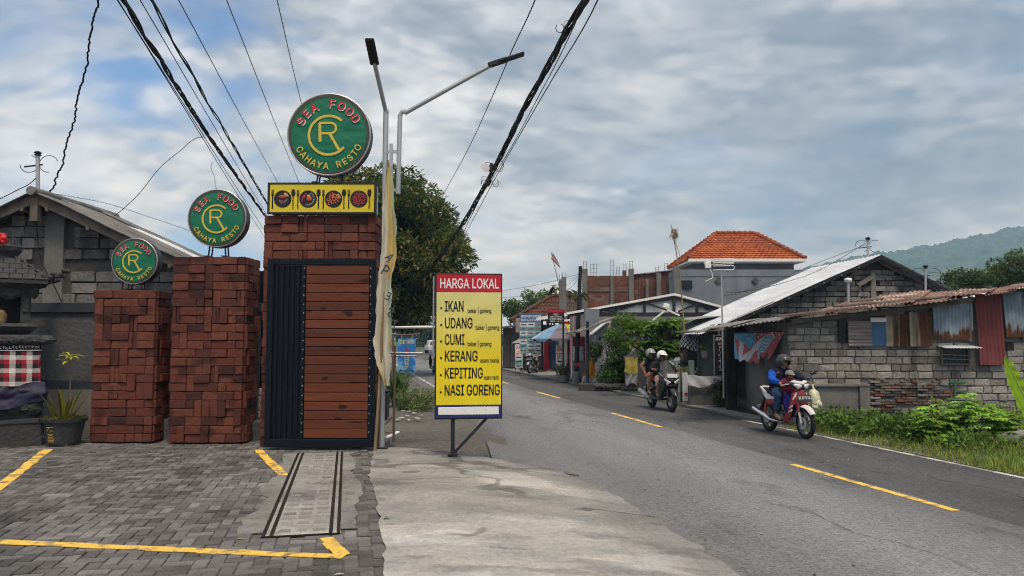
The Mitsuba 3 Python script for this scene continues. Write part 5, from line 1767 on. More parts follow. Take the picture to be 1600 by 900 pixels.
def cloth_post(px0, px1, py0, py1, pym, Y, label, top, low, base=True, lean=0.0, dark=(.05, .05, .055)):
    """A short pedestal wrapped in two lengths of cloth."""
    k = thing('cloth_wrapped_pedestal', label, 'pedestal', 'pedestals wrapped in coloured cloth')
    a, b = P(px0, py0, Y), P(px1, py1, Y); zm = P(px0, pym, Y)[2]
    x0, x1, zt_, zb2 = a[0], b[0], a[2], b[2]
    xm, hw = (x0 + x1) / 2, (x1 - x0) / 2
    put('pedestal', MB().box((xm, Y + .18, (zt_ - .3) / 2), (hw * 1.7, .3, zt_ + .28), ch=.02).box((xm, Y + .18, zt_ + .02), (hw * 2.1, .4, .07), ch=.02), 'stone', k)
    rg = np.random.default_rng(int(px0))
    ph = rg.uniform(0, 6)
    def drape(z0, z1, h, dy, seed):
        return lambda u, w: np.stack([xm + lean * (z0 + (z1 - z0) * w - zt_) + (u - .5) * 2 * h * (1 + .06 * np.sin(w * 5 + seed)), Y - dy - .035 * np.sin(u * 13 + ph + w * 2.2 * np.sin(seed)) - .03 * (meshkit.fbm(np.stack([u * 4, w * 4, 0 * u + seed], -1), 3, seed) - .5) * 2,
                                      z0 + (z1 - z0) * w + (1 - w) * .05 * np.sin(u * 5 + seed)], 1)
    put('cloth', MB().grid(drape(zm - .03, zt_ + .02, hw, .05, 2), 30, 14, col=top), 'cloth_vc', k)
    put('cloth', MB().grid(drape(zb2, zm + .02, hw * .88, .02, 5), 30, 10, col=low), 'cloth_vc', k)
    if base: put('base', MB().box((xm, Y + .15, -.12), (hw * 2.8, .55, .2), ch=.03), 'stone', k)


cloth_post(976, 997, 559, 601, 582, 26.4, 'pedestal wrapped in yellow over white cloth left of the dark scooter', (.40, .34, .08), (.42, .42, .43))
cloth_post(1056, 1075, 574, 614, 597, 21.9, 'pedestal wrapped in yellow over grey cloth right of the dark scooter', (.36, .33, .12), (.30, .31, .32))
cloth_post(918, 941, 564, 598, 588, 29.8, 'leaning pedestal cloth in orange over white beside the black pole', (.55, .21, .02), (.48, .47, .47), lean=.35)

k = thing('grey_gatehouse', 'dark grey rendered gatehouse wall behind the dark scooter', 'wall')
a, b = P(986, 556, 26.8), P(1020, 605, 26.8)
put('wall', MB().box(((a[0] + b[0]) / 2, 27.0, (a[2] - .3) / 2), (b[0] - a[0], .4, a[2] + .3), ch=.02), 'dark_render', k)
put('cap', MB().prism([(a[0] - .12, a[2] - .02), (b[0] + .12, a[2] - .02), (b[0] + .1, a[2] + .05), ((a[0] + b[0]) / 2 - .1, a[2] + .24), (a[0] - .1, a[2] + .05)], 26.7, 27.3, FR), 'dark_render', k)
k = thing('stone_planter', 'low dark stone planter wall in front of the green bush', 'planter')
put('stones', MB().box(P(955, 603, 27.2) + [0, 0, -.05], (2.3, .4, .3), ch=.04), 'stone', k)
for q in range(9): put('stone', MB().add(carve(P(934 + 7.0 * q, 604, 26.8), np.array([.14, .12, .1]), q)), 'stone', k)

# ---- white gabled house and the truss roofed hall
k = thing('white_house', 'small white rendered house with a grey lean roof behind the green bush', 'house')
YW = 29.6
pts = xz([(931, 603), (931, 522), (957, 500), (1062, 512), (1062, 603)], YW)
put('wall', upright(MB(), pts, YW, YW + 3), 'white_wall', k)
put('roof', MB().bar(P(904, 519, YW - 1.0), P(957, 497, YW - 1.0), 2.6, .07).xf(None, (0, .7, 0)), 'cement', k)
put('roof', MB().bar(P(957, 497, YW - .3), P(1066, 510, YW - .3), 1.6, .07).xf(None, (0, .5, 0)), 'cement', k)
put('vent', MB().box(P(937.5, 529, YW - .01), (.09, .03, .13)), 'dark_render', k)
put('drain_pipe', MB().tube([P(918, 502, YW - 1.2), P(918, 600, YW - 1.2)], .06, 8), 'black_metal', k)
k = thing('truss_hall', 'open hall with a black truss gable and white roof edge above the white house', 'hall')
YT = 30.5
A_, B_, C_ = P(800, 503, YT - 1), P(1053, 460, YT), P(1128, 480, YT)
put('roof_edge', MB().bar(P(885, 490, YT - .1), B_, .24, .09), 'white_paint', k)
put('roof_edge', MB().bar(B_, C_, .24, .09), 'white_paint', k)
zlo = P(1053, 489, YT)[2]
xL = P(932, 489, YT)[0]; xR = P(1122, 489, YT)[0]
infill = [(xL, zlo), (xR, zlo), (xR, P(1122, 480, YT)[2]), (B_[0], B_[2] - .05), (xL, P(932, 482, YT)[2] - .08)]
mat('infill', (0.80, 0.79, 0.77), 0.8)
put('gable_sheet', upright(MB(), infill, YT + .12, YT + .16), 'infill', k)
put('tie_beam', MB().bar((xL, YT, zlo - .06), (xR, YT, zlo - .06), .12, .17), 'black_metal', k)
put('top_chord', MB().bar(P(887, 493, YT), B_ - [0, 0, .14], .1, .11), 'black_metal', k)
put('top_chord', MB().bar(B_ - [0, 0, .14], C_ - [0, 0, .12], .1, .11), 'black_metal', k)
for px, y0, y1 in ((939, 489, 480), (963, 489, 476), (1007, 489, 470), (1053, 489, 463), (1089, 489, 472)): put('strut', MB().bar(P(px, y0, YT), P(px, y1, YT), .1, .11 if px != 1053 else .16), 'black_metal', k)
for a, b in (((968, 484), (1007, 472)), ((1007, 472), (1048, 487)), ((1060, 487), (1089, 474)), ((1089, 474), (1108, 484)), ((939, 482), (963, 488))): put('diagonal', MB().bar(P(*a, YT), P(*b, YT), .07, .07), 'black_metal', k)
put('back_wall', MB().box((P(1010, 500, YT + 2)[0], YT + 2.2, 1.0), (6.5, .2, 3.4)), 'cement', k)
k = thing('grey_canopy', 'grey lean-to canopy on slim props between the white house and the pale metal roof', 'canopy')
put('sheet', MB().grid(lambda u, w: np.stack([P(1030, 500, 25)[0] + u * 2.1 + .5 * w, 24.6 + 2.2 * w, P(1030, 506, 24.6)[2] + .02 + .25 * u + .14 * w], 1), 16, 6), 'cement', k)
for a, b in (((1019, 501), (1037, 487)), ((1042, 484), (1062, 493))): put('prop', MB().bar(P(*a, 25.2), P(*b, 25.2), .05, .05), 'white_paint', k)
put('lamp', MB().box(P(1041, 478, 25.2), (.2, .1, .16), roty(.3), .02), 'white_paint', k)

# ---- blue grey house with the orange hip roof
k = thing('orange_roof_house', 'two storey blue grey house with an orange tiled hip roof', 'house')
x0, x1, y0, y1 = 8.86, 14.78, 38.0, 43.0
ze, rx0, rx1, zr = 5.62, 10.95, 13.05, 7.26
yr = 40.5
m = MB(); m.box(((x0 + x1) / 2 + .1, (y0 + y1) / 2 + .3, 5.1), (x1 - x0 - .75, y1 - y0 - 1.2, 1.2))
put('upper_wall', m, 'blue_plaster', k)
a, b = P(1057, 421, 36.8), P(1262, 421, 36.8)
fw = put('wall', MB().box(((a[0] + b[0]) / 2, 37.6, a[2] / 2), (b[0] - a[0], 1.5, a[2])), 'blue_plaster', k)
put('coping', MB().box(((a[0] + b[0]) / 2, 37.6, a[2] - .30), (b[0] - a[0] + .06, 1.56, .07)), 'blue_plaster', k)
wp = P(1072.5, 444.5, 36.8); put('window', MB().box(wp + [0, .02, 0], (.55, .1, .40)), 'shade_glass', k)
for q in range(4): put('louvre', MB().box(wp + [0, -.04, -.15 + .1 * q], (.53, .03, .03)), 'black_metal', k)
for px in (1122.5, 1180): put('diamond_vent', MB().box(P(px, 438.5, 36.8) + [0, .02, 0], (.25, .1, .25), roty(PI / 4)), 'dark_render', k)
put('corner_post', MB().box((a[0] - .02, 36.9, a[2] / 2 + .05), (.22, .22, a[2] + .25), ch=.01), 'cement', k)
put('soffit', MB().box(((x0 + x1) / 2, (y0 + y1) / 2, ze - .05), (x1 - x0 - .06, y1 - y0 - .06, .09)), 'white_paint', k)
rows_ = 14


def hip_face(pa, pb, pc, pd):
    """Roof face from eave pa-pb to ridge pd-pc laid with stepped courses of tiles."""
    mb = MB()
    pa, pb, pc, pd = map(lambda t: np.array(t, float), (pa, pb, pc, pd))
    nrm = np.cross(pb - pa, pd - pa); nrm /= np.linalg.norm(nrm)
    for r_ in range(rows_):
        u0, u1 = r_ / rows_, min(1, (r_ + 1.12) / rows_)
        l0, r0 = pa + (pd - pa) * u0, pb + (pc - pb) * u0
        l1, r1 = pa + (pd - pa) * u1, pb + (pc - pb) * u1
        W = np.linalg.norm(r0 - l0); n = max(1, int(W / .24)) * 4
        q = np.arange(n + 1) / n
        wav = .022 * np.maximum(np.sin(q * n / 4 * 2 * PI), -.3)
        lo = l0 + (r0 - l0) * q[:, None] + nrm * (.075 + wav[:, None]); hi = l1 + (r1 - l1) * q[:, None] + nrm * (.02 + wav[:, None] * .9)
        bot = l0 + (r0 - l0) * q[:, None] + nrm * .0
        V = np.vstack([lo, hi, bot]); a_ = np.arange(n); N = n + 1
        f = np.vstack([np.stack([a_, a_ + 1, a_ + 1 + N], 1), np.stack([a_, a_ + 1 + N, a_ + N], 1), np.stack([a_ + 2 * N, a_ + 1 + 2 * N, a_ + 1], 1), np.stack([a_ + 2 * N, a_ + 1, a_], 1)])
        uvs = np.vstack([np.stack([q * n / 4, 0 * q + r_], 1)] * 3) + .01
        mb.V.append(V); mb.F.append(f + mb.n); mb.U.append(uvs); mb.C.append(None); mb.n += len(V)
    return mb


E = [(x0, y0, ze), (x1, y0, ze), (x1, y1, ze), (x0, y1, ze)]; Rg = [(rx0, yr, zr), (rx1, yr, zr)]
for fc in ((E[0], E[1], Rg[1], Rg[0]), (E[3], E[0], Rg[0], Rg[0]), (E[1], E[2], Rg[1], Rg[1]), (E[2], E[3], Rg[0], Rg[1])): put('roof_face', hip_face(*fc), 'orange_tile', k, smooth=False)
rg = np.random.default_rng(3)
for a_, b_ in ((E[0], Rg[0]), (E[3], Rg[0]), (E[1], Rg[1]), (E[2], Rg[1]), (Rg[0], Rg[1])):
    a_, b_ = np.array(a_, float), np.array(b_, float); n = int(np.linalg.norm(b_ - a_) / .28)
    mb = MB()
    for q in range(n):
        p0_, p1_ = a_ + (b_ - a_) * q / n, a_ + (b_ - a_) * (q + 1.12) / n
        mb.add(tube_vf([p0_ + [0, 0, .10 + .03], p1_ + [0, 0, .08]], [.10, .085], 8), uv=(q * 3.0, 9))
    put('ridge_tiles', mb, 'orange_tile', k, smooth=False)
put('fascia', MB().box(((x0 + x1) / 2, y0 - .02, ze - .0), (x1 - x0, .04, .14)), 'white_paint', k)

# ---- unfinished brick storey with concrete columns and rebar
k = thing('unfinished_building', 'unfinished brick upper storey with bare concrete columns and rebar', 'building')
YU = 46.0


def uwall(pts, Y):
    q = xz(pts, Y); mb = MB(); v, f = prism_vf(q, 0, .2)
    mb.add((np.stack([v[:, 0], v[:, 2] + Y, v[:, 1]], 1), f)); mb.U[-1] = np.stack([v[:, 0], v[:, 1]], 1)
    return mb


wl = put('wall', uwall([(915, 520), (915, 431), (984, 431), (984, 520)], YU), 'far_brick', k, smooth=False)
wl2 = put('wall', uwall([(984, 520), (984, 431), (1052, 423), (1052, 520)], YU + .3), 'far_brick', k, smooth=False)
for a, b, w in (((914, 420), (914, 520), .32), ((956, 431), (956, 520), .2), ((986, 420), (986, 520), .30), ((1011, 436), (1011, 520), .16), ((1029, 427), (1029, 520), .26), ((1048, 427), (1050, 520), .26)):
    put('column', MB().bar(P(*b, YU - .05), P(*a, YU - .05), w, .26, .015), 'cement', k)
put('band', MB().bar(P(916, 454.5, YU - .02), P(984, 454.5, YU - .02), .06, .06), 'cement', k)
put('coping', MB().bar(P(984, 430, YU + .3), P(1056, 422, YU + .3), .3, .06), 'rust_roof', k)
mat('rebar', (0.13, 0.075, 0.05), 0.8)
for px, y0_, y1_ in ((914, 421, 407), (925, 431, 412), (930, 431, 412), (956, 431, 405), (966, 431, 417), (976, 427, 412), (986, 421, 407), (1027, 427, 417), (1041, 424, 411)):
    mb = MB()
    for dxx in (-.1, .1): mb.tube([P(px, y0_, YU) + [dxx, 0, -.1], P(px, y1_, YU) + [dxx * .9, 0, 0]], .014, 5)
    for u in (.3, .6, .9):
        q = P(px, y0_ + (y1_ - y0_) * u, YU); mb.tube([q - [.11, 0, 0], q + [.11, 0, 0]], .008, 4)
    put('rebar', mb, 'rebar', k)
put('stub_column', MB().box(P(976, 427, YU) + [0, .2, 0], (.2, .2, .35)), 'far_brick', k)

# ---- old tiled house further along
k = thing('tiled_house', 'old house with a mossy brown tiled hip roof far along the road', 'house')
YH = 50.0
mat('brown_tile', fn=lambda p, n, uv: mix((0.16, 0.065, 0.045), (0.075, 0.048, 0.038), cell_rand(uv.x, uv.y)) * (0.5 + 0.9 * fbm(p.x * 2, p.y * 2, p.z * 4, 4)), rough=0.85, spec=0.15)
e0, e1 = P(797, 503, YH - 1), P(912, 500, YH - 1); r0_, r1_ = P(862, 465, YH + 3), P(925, 465, YH + 3)
rows_ = 16
put('roof_face', hip_face(e0, e1, r1_, r0_), 'brown_tile', k, smooth=False)
put('roof_face', hip_face(e0 + [0, 9, 0], e0, r0_, r0_), 'brown_tile', k, smooth=False)
put('ridge_tiles', MB().tube([e0 + [0, 0, .12], r0_ + [0, 0, .12], r1_ + [0, 0, .12]], .13, 8), 'brown_tile', k)
put('wall', MB().box(((e0[0] + e1[0]) / 2 + .3, YH + 3, 1.2), (e1[0] - e0[0] - .4, 6, 2.8)), 'old_timber', k)
k = thing('balustrade', 'dark wooden balustrade beside the old tiled roof', 'railing')
YB = 44.0
put('rail', MB().bar(P(883, 471, YB), P(906, 471, YB), .12, .12), 'old_timber', k); put('rail', MB().bar(P(883, 488, YB), P(906, 488, YB), .12, .12), 'old_timber', k)
for q in range(7): put('baluster', MB().bar(P(885 + 3.2 * q, 488, YB), P(885 + 3.2 * q, 471, YB), .06, .06), 'old_timber', k)
for nm, px, pt_, w, lab in (('concrete_post', 881, 433, .26, 'taller bare concrete post with rebar ends behind the black sign'), ('concrete_post', 876.5, 437, .2, 'shorter bare concrete post with rebar ends behind the black sign')):
    k = thing(nm, lab, 'post')
    put('post', MB().bar(P(px, 575, 41.5), P(px, pt_, 41.5), w, w, .01), 'cement', k)
    for dxx in (-.07, .07): put('rebar', MB().tube([P(px, pt_, 41.5) + [dxx, 0, -.1], P(px, pt_ - 7, 41.5) + [dxx, 0, 0]], .014, 5), 'rebar', k)
k = thing('timber_hut', 'old grey timber hut with doors at the far end of the row of shops', 'hut')
YO = 47
a, b = P(786, 512, YO), P(818, 575, YO)
put('wall', MB().box(((a[0] + b[0]) / 2, YO + 1.5, (a[2] + b[2]) / 2), (b[0] - a[0], 3, a[2] - b[2])), 'old_timber', k)
for q in range(3): put('door', MB().box((a[0] + .25 + .42 * q, YO - .02, (a[2] + b[2]) / 2 - .25), (.36, .06, a[2] - b[2] - .6), ch=.01), 'cement' if q % 2 else 'old_timber', k)
put('roof', MB().bar(P(783, 512, YO - .6), P(820, 507, YO - .6), 2.2, .08), 'old_timber', k)
put('awning', MB().prism([P(799, 536, YO - 2)[[0, 2]], P(812, 529, YO - 2)[[0, 2]], P(814, 530, YO - 2)[[0, 2]], P(813, 536, YO - 2)[[0, 2]]], YO - 2.6, YO - 1.2, FR), 'white_cloth', k)

# ---- food stall: shelter, posters, umbrella and signs
k = thing('stall_shelter', 'open food stall shelter with white roof edges and dark posts', 'stall')
YF2 = 36.5
put('roof', MB().bar(P(838, 498, YF2 - 1), P(932, 484, YF2 - 1), 3.0, .07), 'pale_zinc', k)
put('roof_edge', MB().bar(P(838, 499, YF2 - 2.6), P(905, 489, YF2 - 2.6), .06, .10), 'white_paint', k)
put('roof_edge', MB().bar(P(860, 503, YF2 - 3.2), P(925, 496, YF2 - 3.2), .06, .08), 'white_paint', k)
put('back_wall', MB().box((P(872, 540, 42.5)[0], 42.5, .9), (3.6, .1, 2.3)), 'old_timber', k)
for px in (847, 866, 888): put('post', MB().bar(P(px, 578, YF2), P(px, 495, YF2), .09, .09), 'letter_black', k)
put('side_sheet', MB().box(P(889, 517, 34.2), (.9, .05, .8)), 'board_red', k)
put('curtain', MB().box(P(862, 555, YF2 - .5), (.55, .05, 1.3)), 'blue_sheet', k)
put('curtain', MB().box(P(854, 556, YF2 - .6), (.22, .05, 1.3)), 'letter_red', k)


def poster_c(p, n, uv):
    # flat print: columns of pictures of fish on pale fields with dark water between
    x, y = uv.x * 3, uv.y * 7
    cx, cy = dr.floor(x), dr.floor(y)
    fx, fy = x - cx - 0.5, y - cy - 0.5
    k = cell_rand(cx, cy, 4)
    body = dr.square(fx / 0.40) + dr.square((fy + 0.1 * (k - 0.5)) / (0.16 + 0.1 * k)) < 1
    bg = mix((0.52, 0.58, 0.60), (0.16, 0.30, 0.34), smoothstep(0.35, 0.65, cell_rand(cx, cy, 9)))
    c = dr.select(body, mix((0.04, 0.07, 0.09), (0.22, 0.16, 0.15), k), bg)
    return c * (0.75 + 0.5 * noise(x * 9, y * 5))


mat('fish_print', fn=poster_c, rough=0.6)
k = thing('fish_poster', 'tall poster of rows of fish under a blue heading at the food stall', 'poster')
YP = 37.5
a, b = P(812, 504, YP), P(847, 551, YP)
mb = MB(); cxp, czp, wp_, hp_ = (a[0] + b[0]) / 2, (a[2] + b[2]) / 2, b[0] - a[0], a[2] - b[2]
mb.grid(lambda u, w: np.stack([a[0] + wp_ * u, YP - .03 + 0 * u, b[2] + hp_ * w], 1), 2, 2)
put('print', mb, 'fish_print', k)
put('backing', MB().box((cxp, YP + .03, czp + .2), (wp_, .06, hp_ + .42)), 'steel', k)
hh_ = P(830, 490, YP)[2] - a[2]
hb = put('heading', MB().box((cxp, YP - .01, a[2] + hh_ / 2), (wp_, .04, hh_)), 'blue_sheet', k)
put('lettering', MB().add(wtext('BERBAGAI MACAM', cxp, YP - .033, a[2] + hh_ * .58, .11, True, .006, None, wp_ * .88, 'c')).add(wtext('IKAN LAUT SEGAR', cxp, YP - .033, a[2] + hh_ * .16, .11, True, .006, None, wp_ * .92, 'c')), 'letter_white', hb)
put('pink_banner', MB().box(P(809, 508, YP), (.2, .02, .7)), 'pink_sheet', k)
k = thing('stall_counter', 'dark stall counter with glass jars below the fish poster', 'counter')
put('counter', MB().box(P(833, 570, 41.6) + [0, 0, .1], (1.5, .6, .8), ch=.02), 'soot', k)
for q in range(5): put('jar', MB().lathe([(.07, 0), (.09, .03), (.09, .17), (.05, .2), (0, .2)], 10, None, P(824 + 5 * q, 560, 41.7)), 'steel', k)


def pavement_sign(px0, px1, py0, pym, py1, Y, label, tilt=0.0):
    k = thing('pavement_sign', label, 'sign')
    a, b = P(px0, py0, Y), P(px1, py1, Y); zm = P(px0, pym, Y)[2]
    cx, w = (a[0] + b[0]) / 2, b[0] - a[0]
    R = rotz(tilt)
    put('panel', MB().box((cx, Y, (a[2] + zm) / 2), (w, .04, a[2] - zm), R), 'white_paint', k)
    h = a[2] - zm
    mb = MB()
    mb.add(wtext('IKAN', cx - w / 2 + w * .1, Y - .021 + .0, zm + h * .60, h * .30, True, .006, R, w * .78))
    mb.add(wtext('SATE', cx - w / 2 + w * .1, Y - .021, zm + h * .10, h * .36, True, .006, R, w * .78))
    put('lettering', mb, 'letter_red', k)
    put('lower_panel', MB().grid(lambda u, v: np.stack([a[0] + w * u, Y - .005 + 0 * u, b[2] + (zm - b[2]) * v], 1), 1, 1, uvscale=np.array([.35, .4])), 'fish_print', k)
    for s in (-1, 1): put('leg', MB().bar((cx + s * w * .45, Y + .03, -.2), (cx + s * w * .45, Y + .03, zm), .04, .04), 'old_timber', k)


pavement_sign(805, 817, 538, 557, 575, 40.0, 'smaller white pavement sign with red lettering left of the fish poster')
pavement_sign(868.5, 883, 539, 563, 584, 33.5, 'larger white pavement sign with red lettering under the beach umbrella')
k = thing('black_menu_sign', 'black signboard with a red top strip and white lettering above the umbrella', 'sign')
YM = 31.7
a, b = P(856, 484, YM), P(881, 505, YM); w, h = b[0] - a[0], a[2] - b[2]
put('panel', MB().box(((a[0] + b[0]) / 2, YM, (a[2] + b[2]) / 2), (w, .06, h), ch=.005), 'letter_black', k)
put('red_strip', MB().box(((a[0] + b[0]) / 2, YM - .035, a[2] - h * .12), (w * .96, .02, h * .17)), 'board_red', k)
mb = MB(); cc = (a[0] + b[0]) / 2
for t, z_, ww in (('MENU', .60, .3), ('IKAN LAUT BAKAR', .43, .72), ('GORENG SEGAR', .26, .82)): mb.add(wtext(t, cc, YM - .032, b[2] + h * z_, h * .11, True, .006, None, w * ww, 'c'))
mb.add(wtext('BUKA', cc - w * .2, YM - .032, b[2] + h * .09, h * .10, True, .006, None, w * .3, 'c'))
put('lettering', mb, 'letter_white', k)
put('lettering', MB().add(wtext('08-21', cc + w * .22, YM - .032, b[2] + h * .09, h * .10, True, .006, None, w * .36, 'c')), 'letter_yellow', k)
put('post', MB().bar(P(880, 578, YM + .1), P(880, 484, YM + .1), .07, .07), 'letter_black', k)
k = thing('beach_umbrella', 'large beach umbrella with blue, grey and yellow panels at the food stall', 'umbrella')
YU2 = 34.3
hub = P(881, 505, YU2); rim = P(829, 529, YU2)
Rr, Hh = hub[0] - rim[0], hub[2] - rim[2]
cols = [(.36, .36, .43), (.17, .32, .46), (.19, .165, .20), (.40, .37, .05), (.40, .37, .05), (.36, .36, .43), (.17, .32, .46), (.19, .165, .20), (.40, .37, .05), (.19, .165, .20)]
for q in range(10):
    a0, a1 = (q - .3) * PI / 5 + PI, (q + .7) * PI / 5 + PI
    def fn(u, w, a0=a0, a1=a1):
        an = a0 + (a1 - a0) * u; r_ = Rr * w
        sag = 1 - .05 * np.sin(u * PI) * w
        return np.stack([hub[0] + r_ * np.cos(an) * sag, YU2 + r_ * np.sin(an) * sag, hub[2] - Hh * (w ** 1.5) ], 1)
    mb = MB(); mb.grid(fn, 6, 8, col=cols[q])
    def val(u, w, a0=a0, a1=a1):
        an = a0 + (a1 - a0) * u
        return np.stack([hub[0] + Rr * np.cos(an) * (1 - .05 * np.sin(u * PI)), YU2 + Rr * np.sin(an) * (1 - .05 * np.sin(u * PI)), hub[2] - Hh - .13 * w * np.abs(np.sin(u * PI)) ** .5], 1)
    mb.grid(val, 6, 2, col=np.array(cols[q]) * .8)
    put('canopy_panel', mb, 'cloth_vc', k)
put('pole', MB().tube([[hub[0], YU2, -.2], hub + [0, 0, .06]], .025, 8), 'white_paint', k)
# small kiosk with a white sheet
k = thing('red_kiosk', 'narrow kiosk with red walls, a grey sheet roof and white papers on its front', 'kiosk')
YN = 31.5
a, b = P(893, 523, YN), P(914, 591, YN)
put('wall', MB().box(((a[0] + b[0]) / 2, YN + .6, (a[2] + b[2]) / 2 - .05), (b[0] - a[0], 1.2, a[2] - b[2] - .05)), 'board_red', k)
put('lower_panel', MB().box(((a[0] + b[0]) / 2, YN - .02, P(900, 578, YN)[2]), (b[0] - a[0] - .02, .06, .72)), 'blue_plaster', k)
put('side_wall', MB().box((b[0] + .05, YN + .5, .75), (.08, 1.2, 2.0)), 'white_wall', k)
put('roof', MB().bar(P(886, 521, YN - .5), P(925, 508, YN - .5), 1.8, .05), 'cement', k)
put('post', MB().bar(P(893, 592, YN - .06), P(893, 523, YN - .06), .06, .06), 'white_paint', k)
for px in (898, 908): put('paper', MB().grid(lambda u, w, px=px: np.stack([P(px - 3, 541, YN - .1)[0] + .17 * u, YN - .08 - .02 * np.sin(u * 5), P(px, 563, YN)[2] + (.58) * w], 1), 6, 6), 'white_cloth', k)
mat('pink_cloth', (0.33, 0.23, 0.27), 0.9)
put('hanging_flag', MB().grid(lambda u, w: np.stack([P(895, 487, 31.2)[0] + (.23 - .04 * (1 - w)) * u + .02 * (1 - w), 31.2 - .03 * np.sin(u * 6 + w * 2), P(895, 517, 31.2)[2] + .80 * w], 1), 10, 12), 'pink_cloth', label='faded pink flag hanging from the black pole', cat='flag')
k = thing('grey_water_box', 'grey sheet metal box below the roof edge above the white house', 'box')
put('box', MB().box(P(924, 496, 29.5), (.55, .5, .65), roty(.05), .01), 'blue_plaster', k)
k = thing('black_pole', 'black wooden utility pole in a concrete foot in front of the red kiosk', 'pole')
YPp = 31.0
put('pole', MB().tube([P(900, 600, YPp), P(907, 416, YPp)], [.11, .075], 10), 'letter_black', k)
put('foot', MB().lathe([(.19, -.3), (.19, .22), (.14, .34), (.1, .34)], 8, rotz(.3), P(900, 600, YPp) * [1, 1, 0]), 'cement', k)
put('sign_plate', MB().box(P(903, 570, YPp - .1), (.30, .03, .12), roty(.1)), 'letter_red', k)
# pavement along the shops
m = MB()
pp = [RD(s, 2.62 + .06 * math.sin(s * 1.7), 0)[:2].tolist() for s in np.arange(17.2, 62, 1.2)] + [RD(s, 9.5, 0)[:2].tolist() for s in (62, 17.2)]
m.prism(pp, -.35, -.135)
put('pavement', m, 'cement', kind='structure', label='broken grey concrete pavement in front of the shops')
# ================================================================== MOTORBIKES AND THEIR RIDERS
# local frame of a bike: x forward, y to its left, z up, origin on the road midway between the wheels


def hull(pts_r, n=10):
    """Convex hull of balls (x, y, z, r)."""
    ic = trimesh.creation.icosphere(subdivisions=1, radius=1.0).vertices
    pts = np.vstack([np.array(p[:3]) + ic * p[3] for p in pts_r])
    h = trimesh.convex.convex_hull(pts)
    return np.array(h.vertices), np.array(h.faces)


def hulls(*gs):
    mb = MB()
    for g_ in gs: mb.add(hull(g_))
    return mb


def colored(mb, c):
    mb.C = [np.broadcast_to(np.asarray(c, float), (len(v), 3)) if q is None else q for v, q in zip(mb.V, mb.C)]
    return mb


def wheel(k, x, r, w, W, spokes=5, disc=True):
    wk = key_for('wheel', k)
    ang = np.linspace(0, 2 * PI, 37)
    def ring(R_, wx, prof):
        return lambda u, v: np.stack([x + (R_ + prof(v)[0]) * np.cos(u * 2 * PI), prof(v)[1] * wx, r + (R_ + prof(v)[0]) * np.sin(u * 2 * PI)], 1)
    t = MB().grid(ring(r - w * .55, 1, lambda v: (w * .55 * np.cos(v * 2 * PI), w * .5 * np.sin(v * 2 * PI))), 40, 10)
    put('tyre', t, 'rubber', wk, world=W)
    m = MB().grid(ring(r - w * 1.15, 1, lambda v: (.012 * np.cos(v * 2 * PI), .032 * np.sin(v * 2 * PI))), 40, 8)
    for q in range(spokes):
        a = q * 2 * PI / spokes + .4
        m.bar((x + .03 * math.cos(a), 0, r + .03 * math.sin(a)), (x + (r - w * 1.15) * math.cos(a), 0, r + (r - w * 1.15) * math.sin(a)), .03, .026, .004)
    m.lathe([(0, -.05), (.045, -.05), (.05, 0), (.045, .05), (0, .05)], 14, rotx(PI / 2), (x, 0, r))
    put('rim', colored(m, (.13, .13, .135)), 'gloss_vc', wk, world=W)
    if disc: put('brake_disc', MB().lathe([(.05, -.003), (.11, -.003), (.11, .003), (.05, .003)], 24, rotx(PI / 2), (x, -.055, r)), 'steel', wk, world=W)
    return wk


def fender(x, r, a0, a1, wd, th=.012, drop=.5):
    def fn(u, v):
        a = a0 + (a1 - a0) * u; s = (v - .5) * 2
        rr = r - drop * wd * s * s
        tap = 1 - .35 * np.abs(2 * u - 1) ** 3
        return np.stack([x + rr * np.cos(a), wd * s * tap, .285 + rr * np.sin(a)], 1)
    mb = MB(); mb.grid(fn, 18, 8)
    mb.grid(lambda u, v: (lambda p: p + (np.array([x, 0, .285]) - p) * [1, 0, 1] * .035)(fn(u, v)), 18, 8)
    return mb


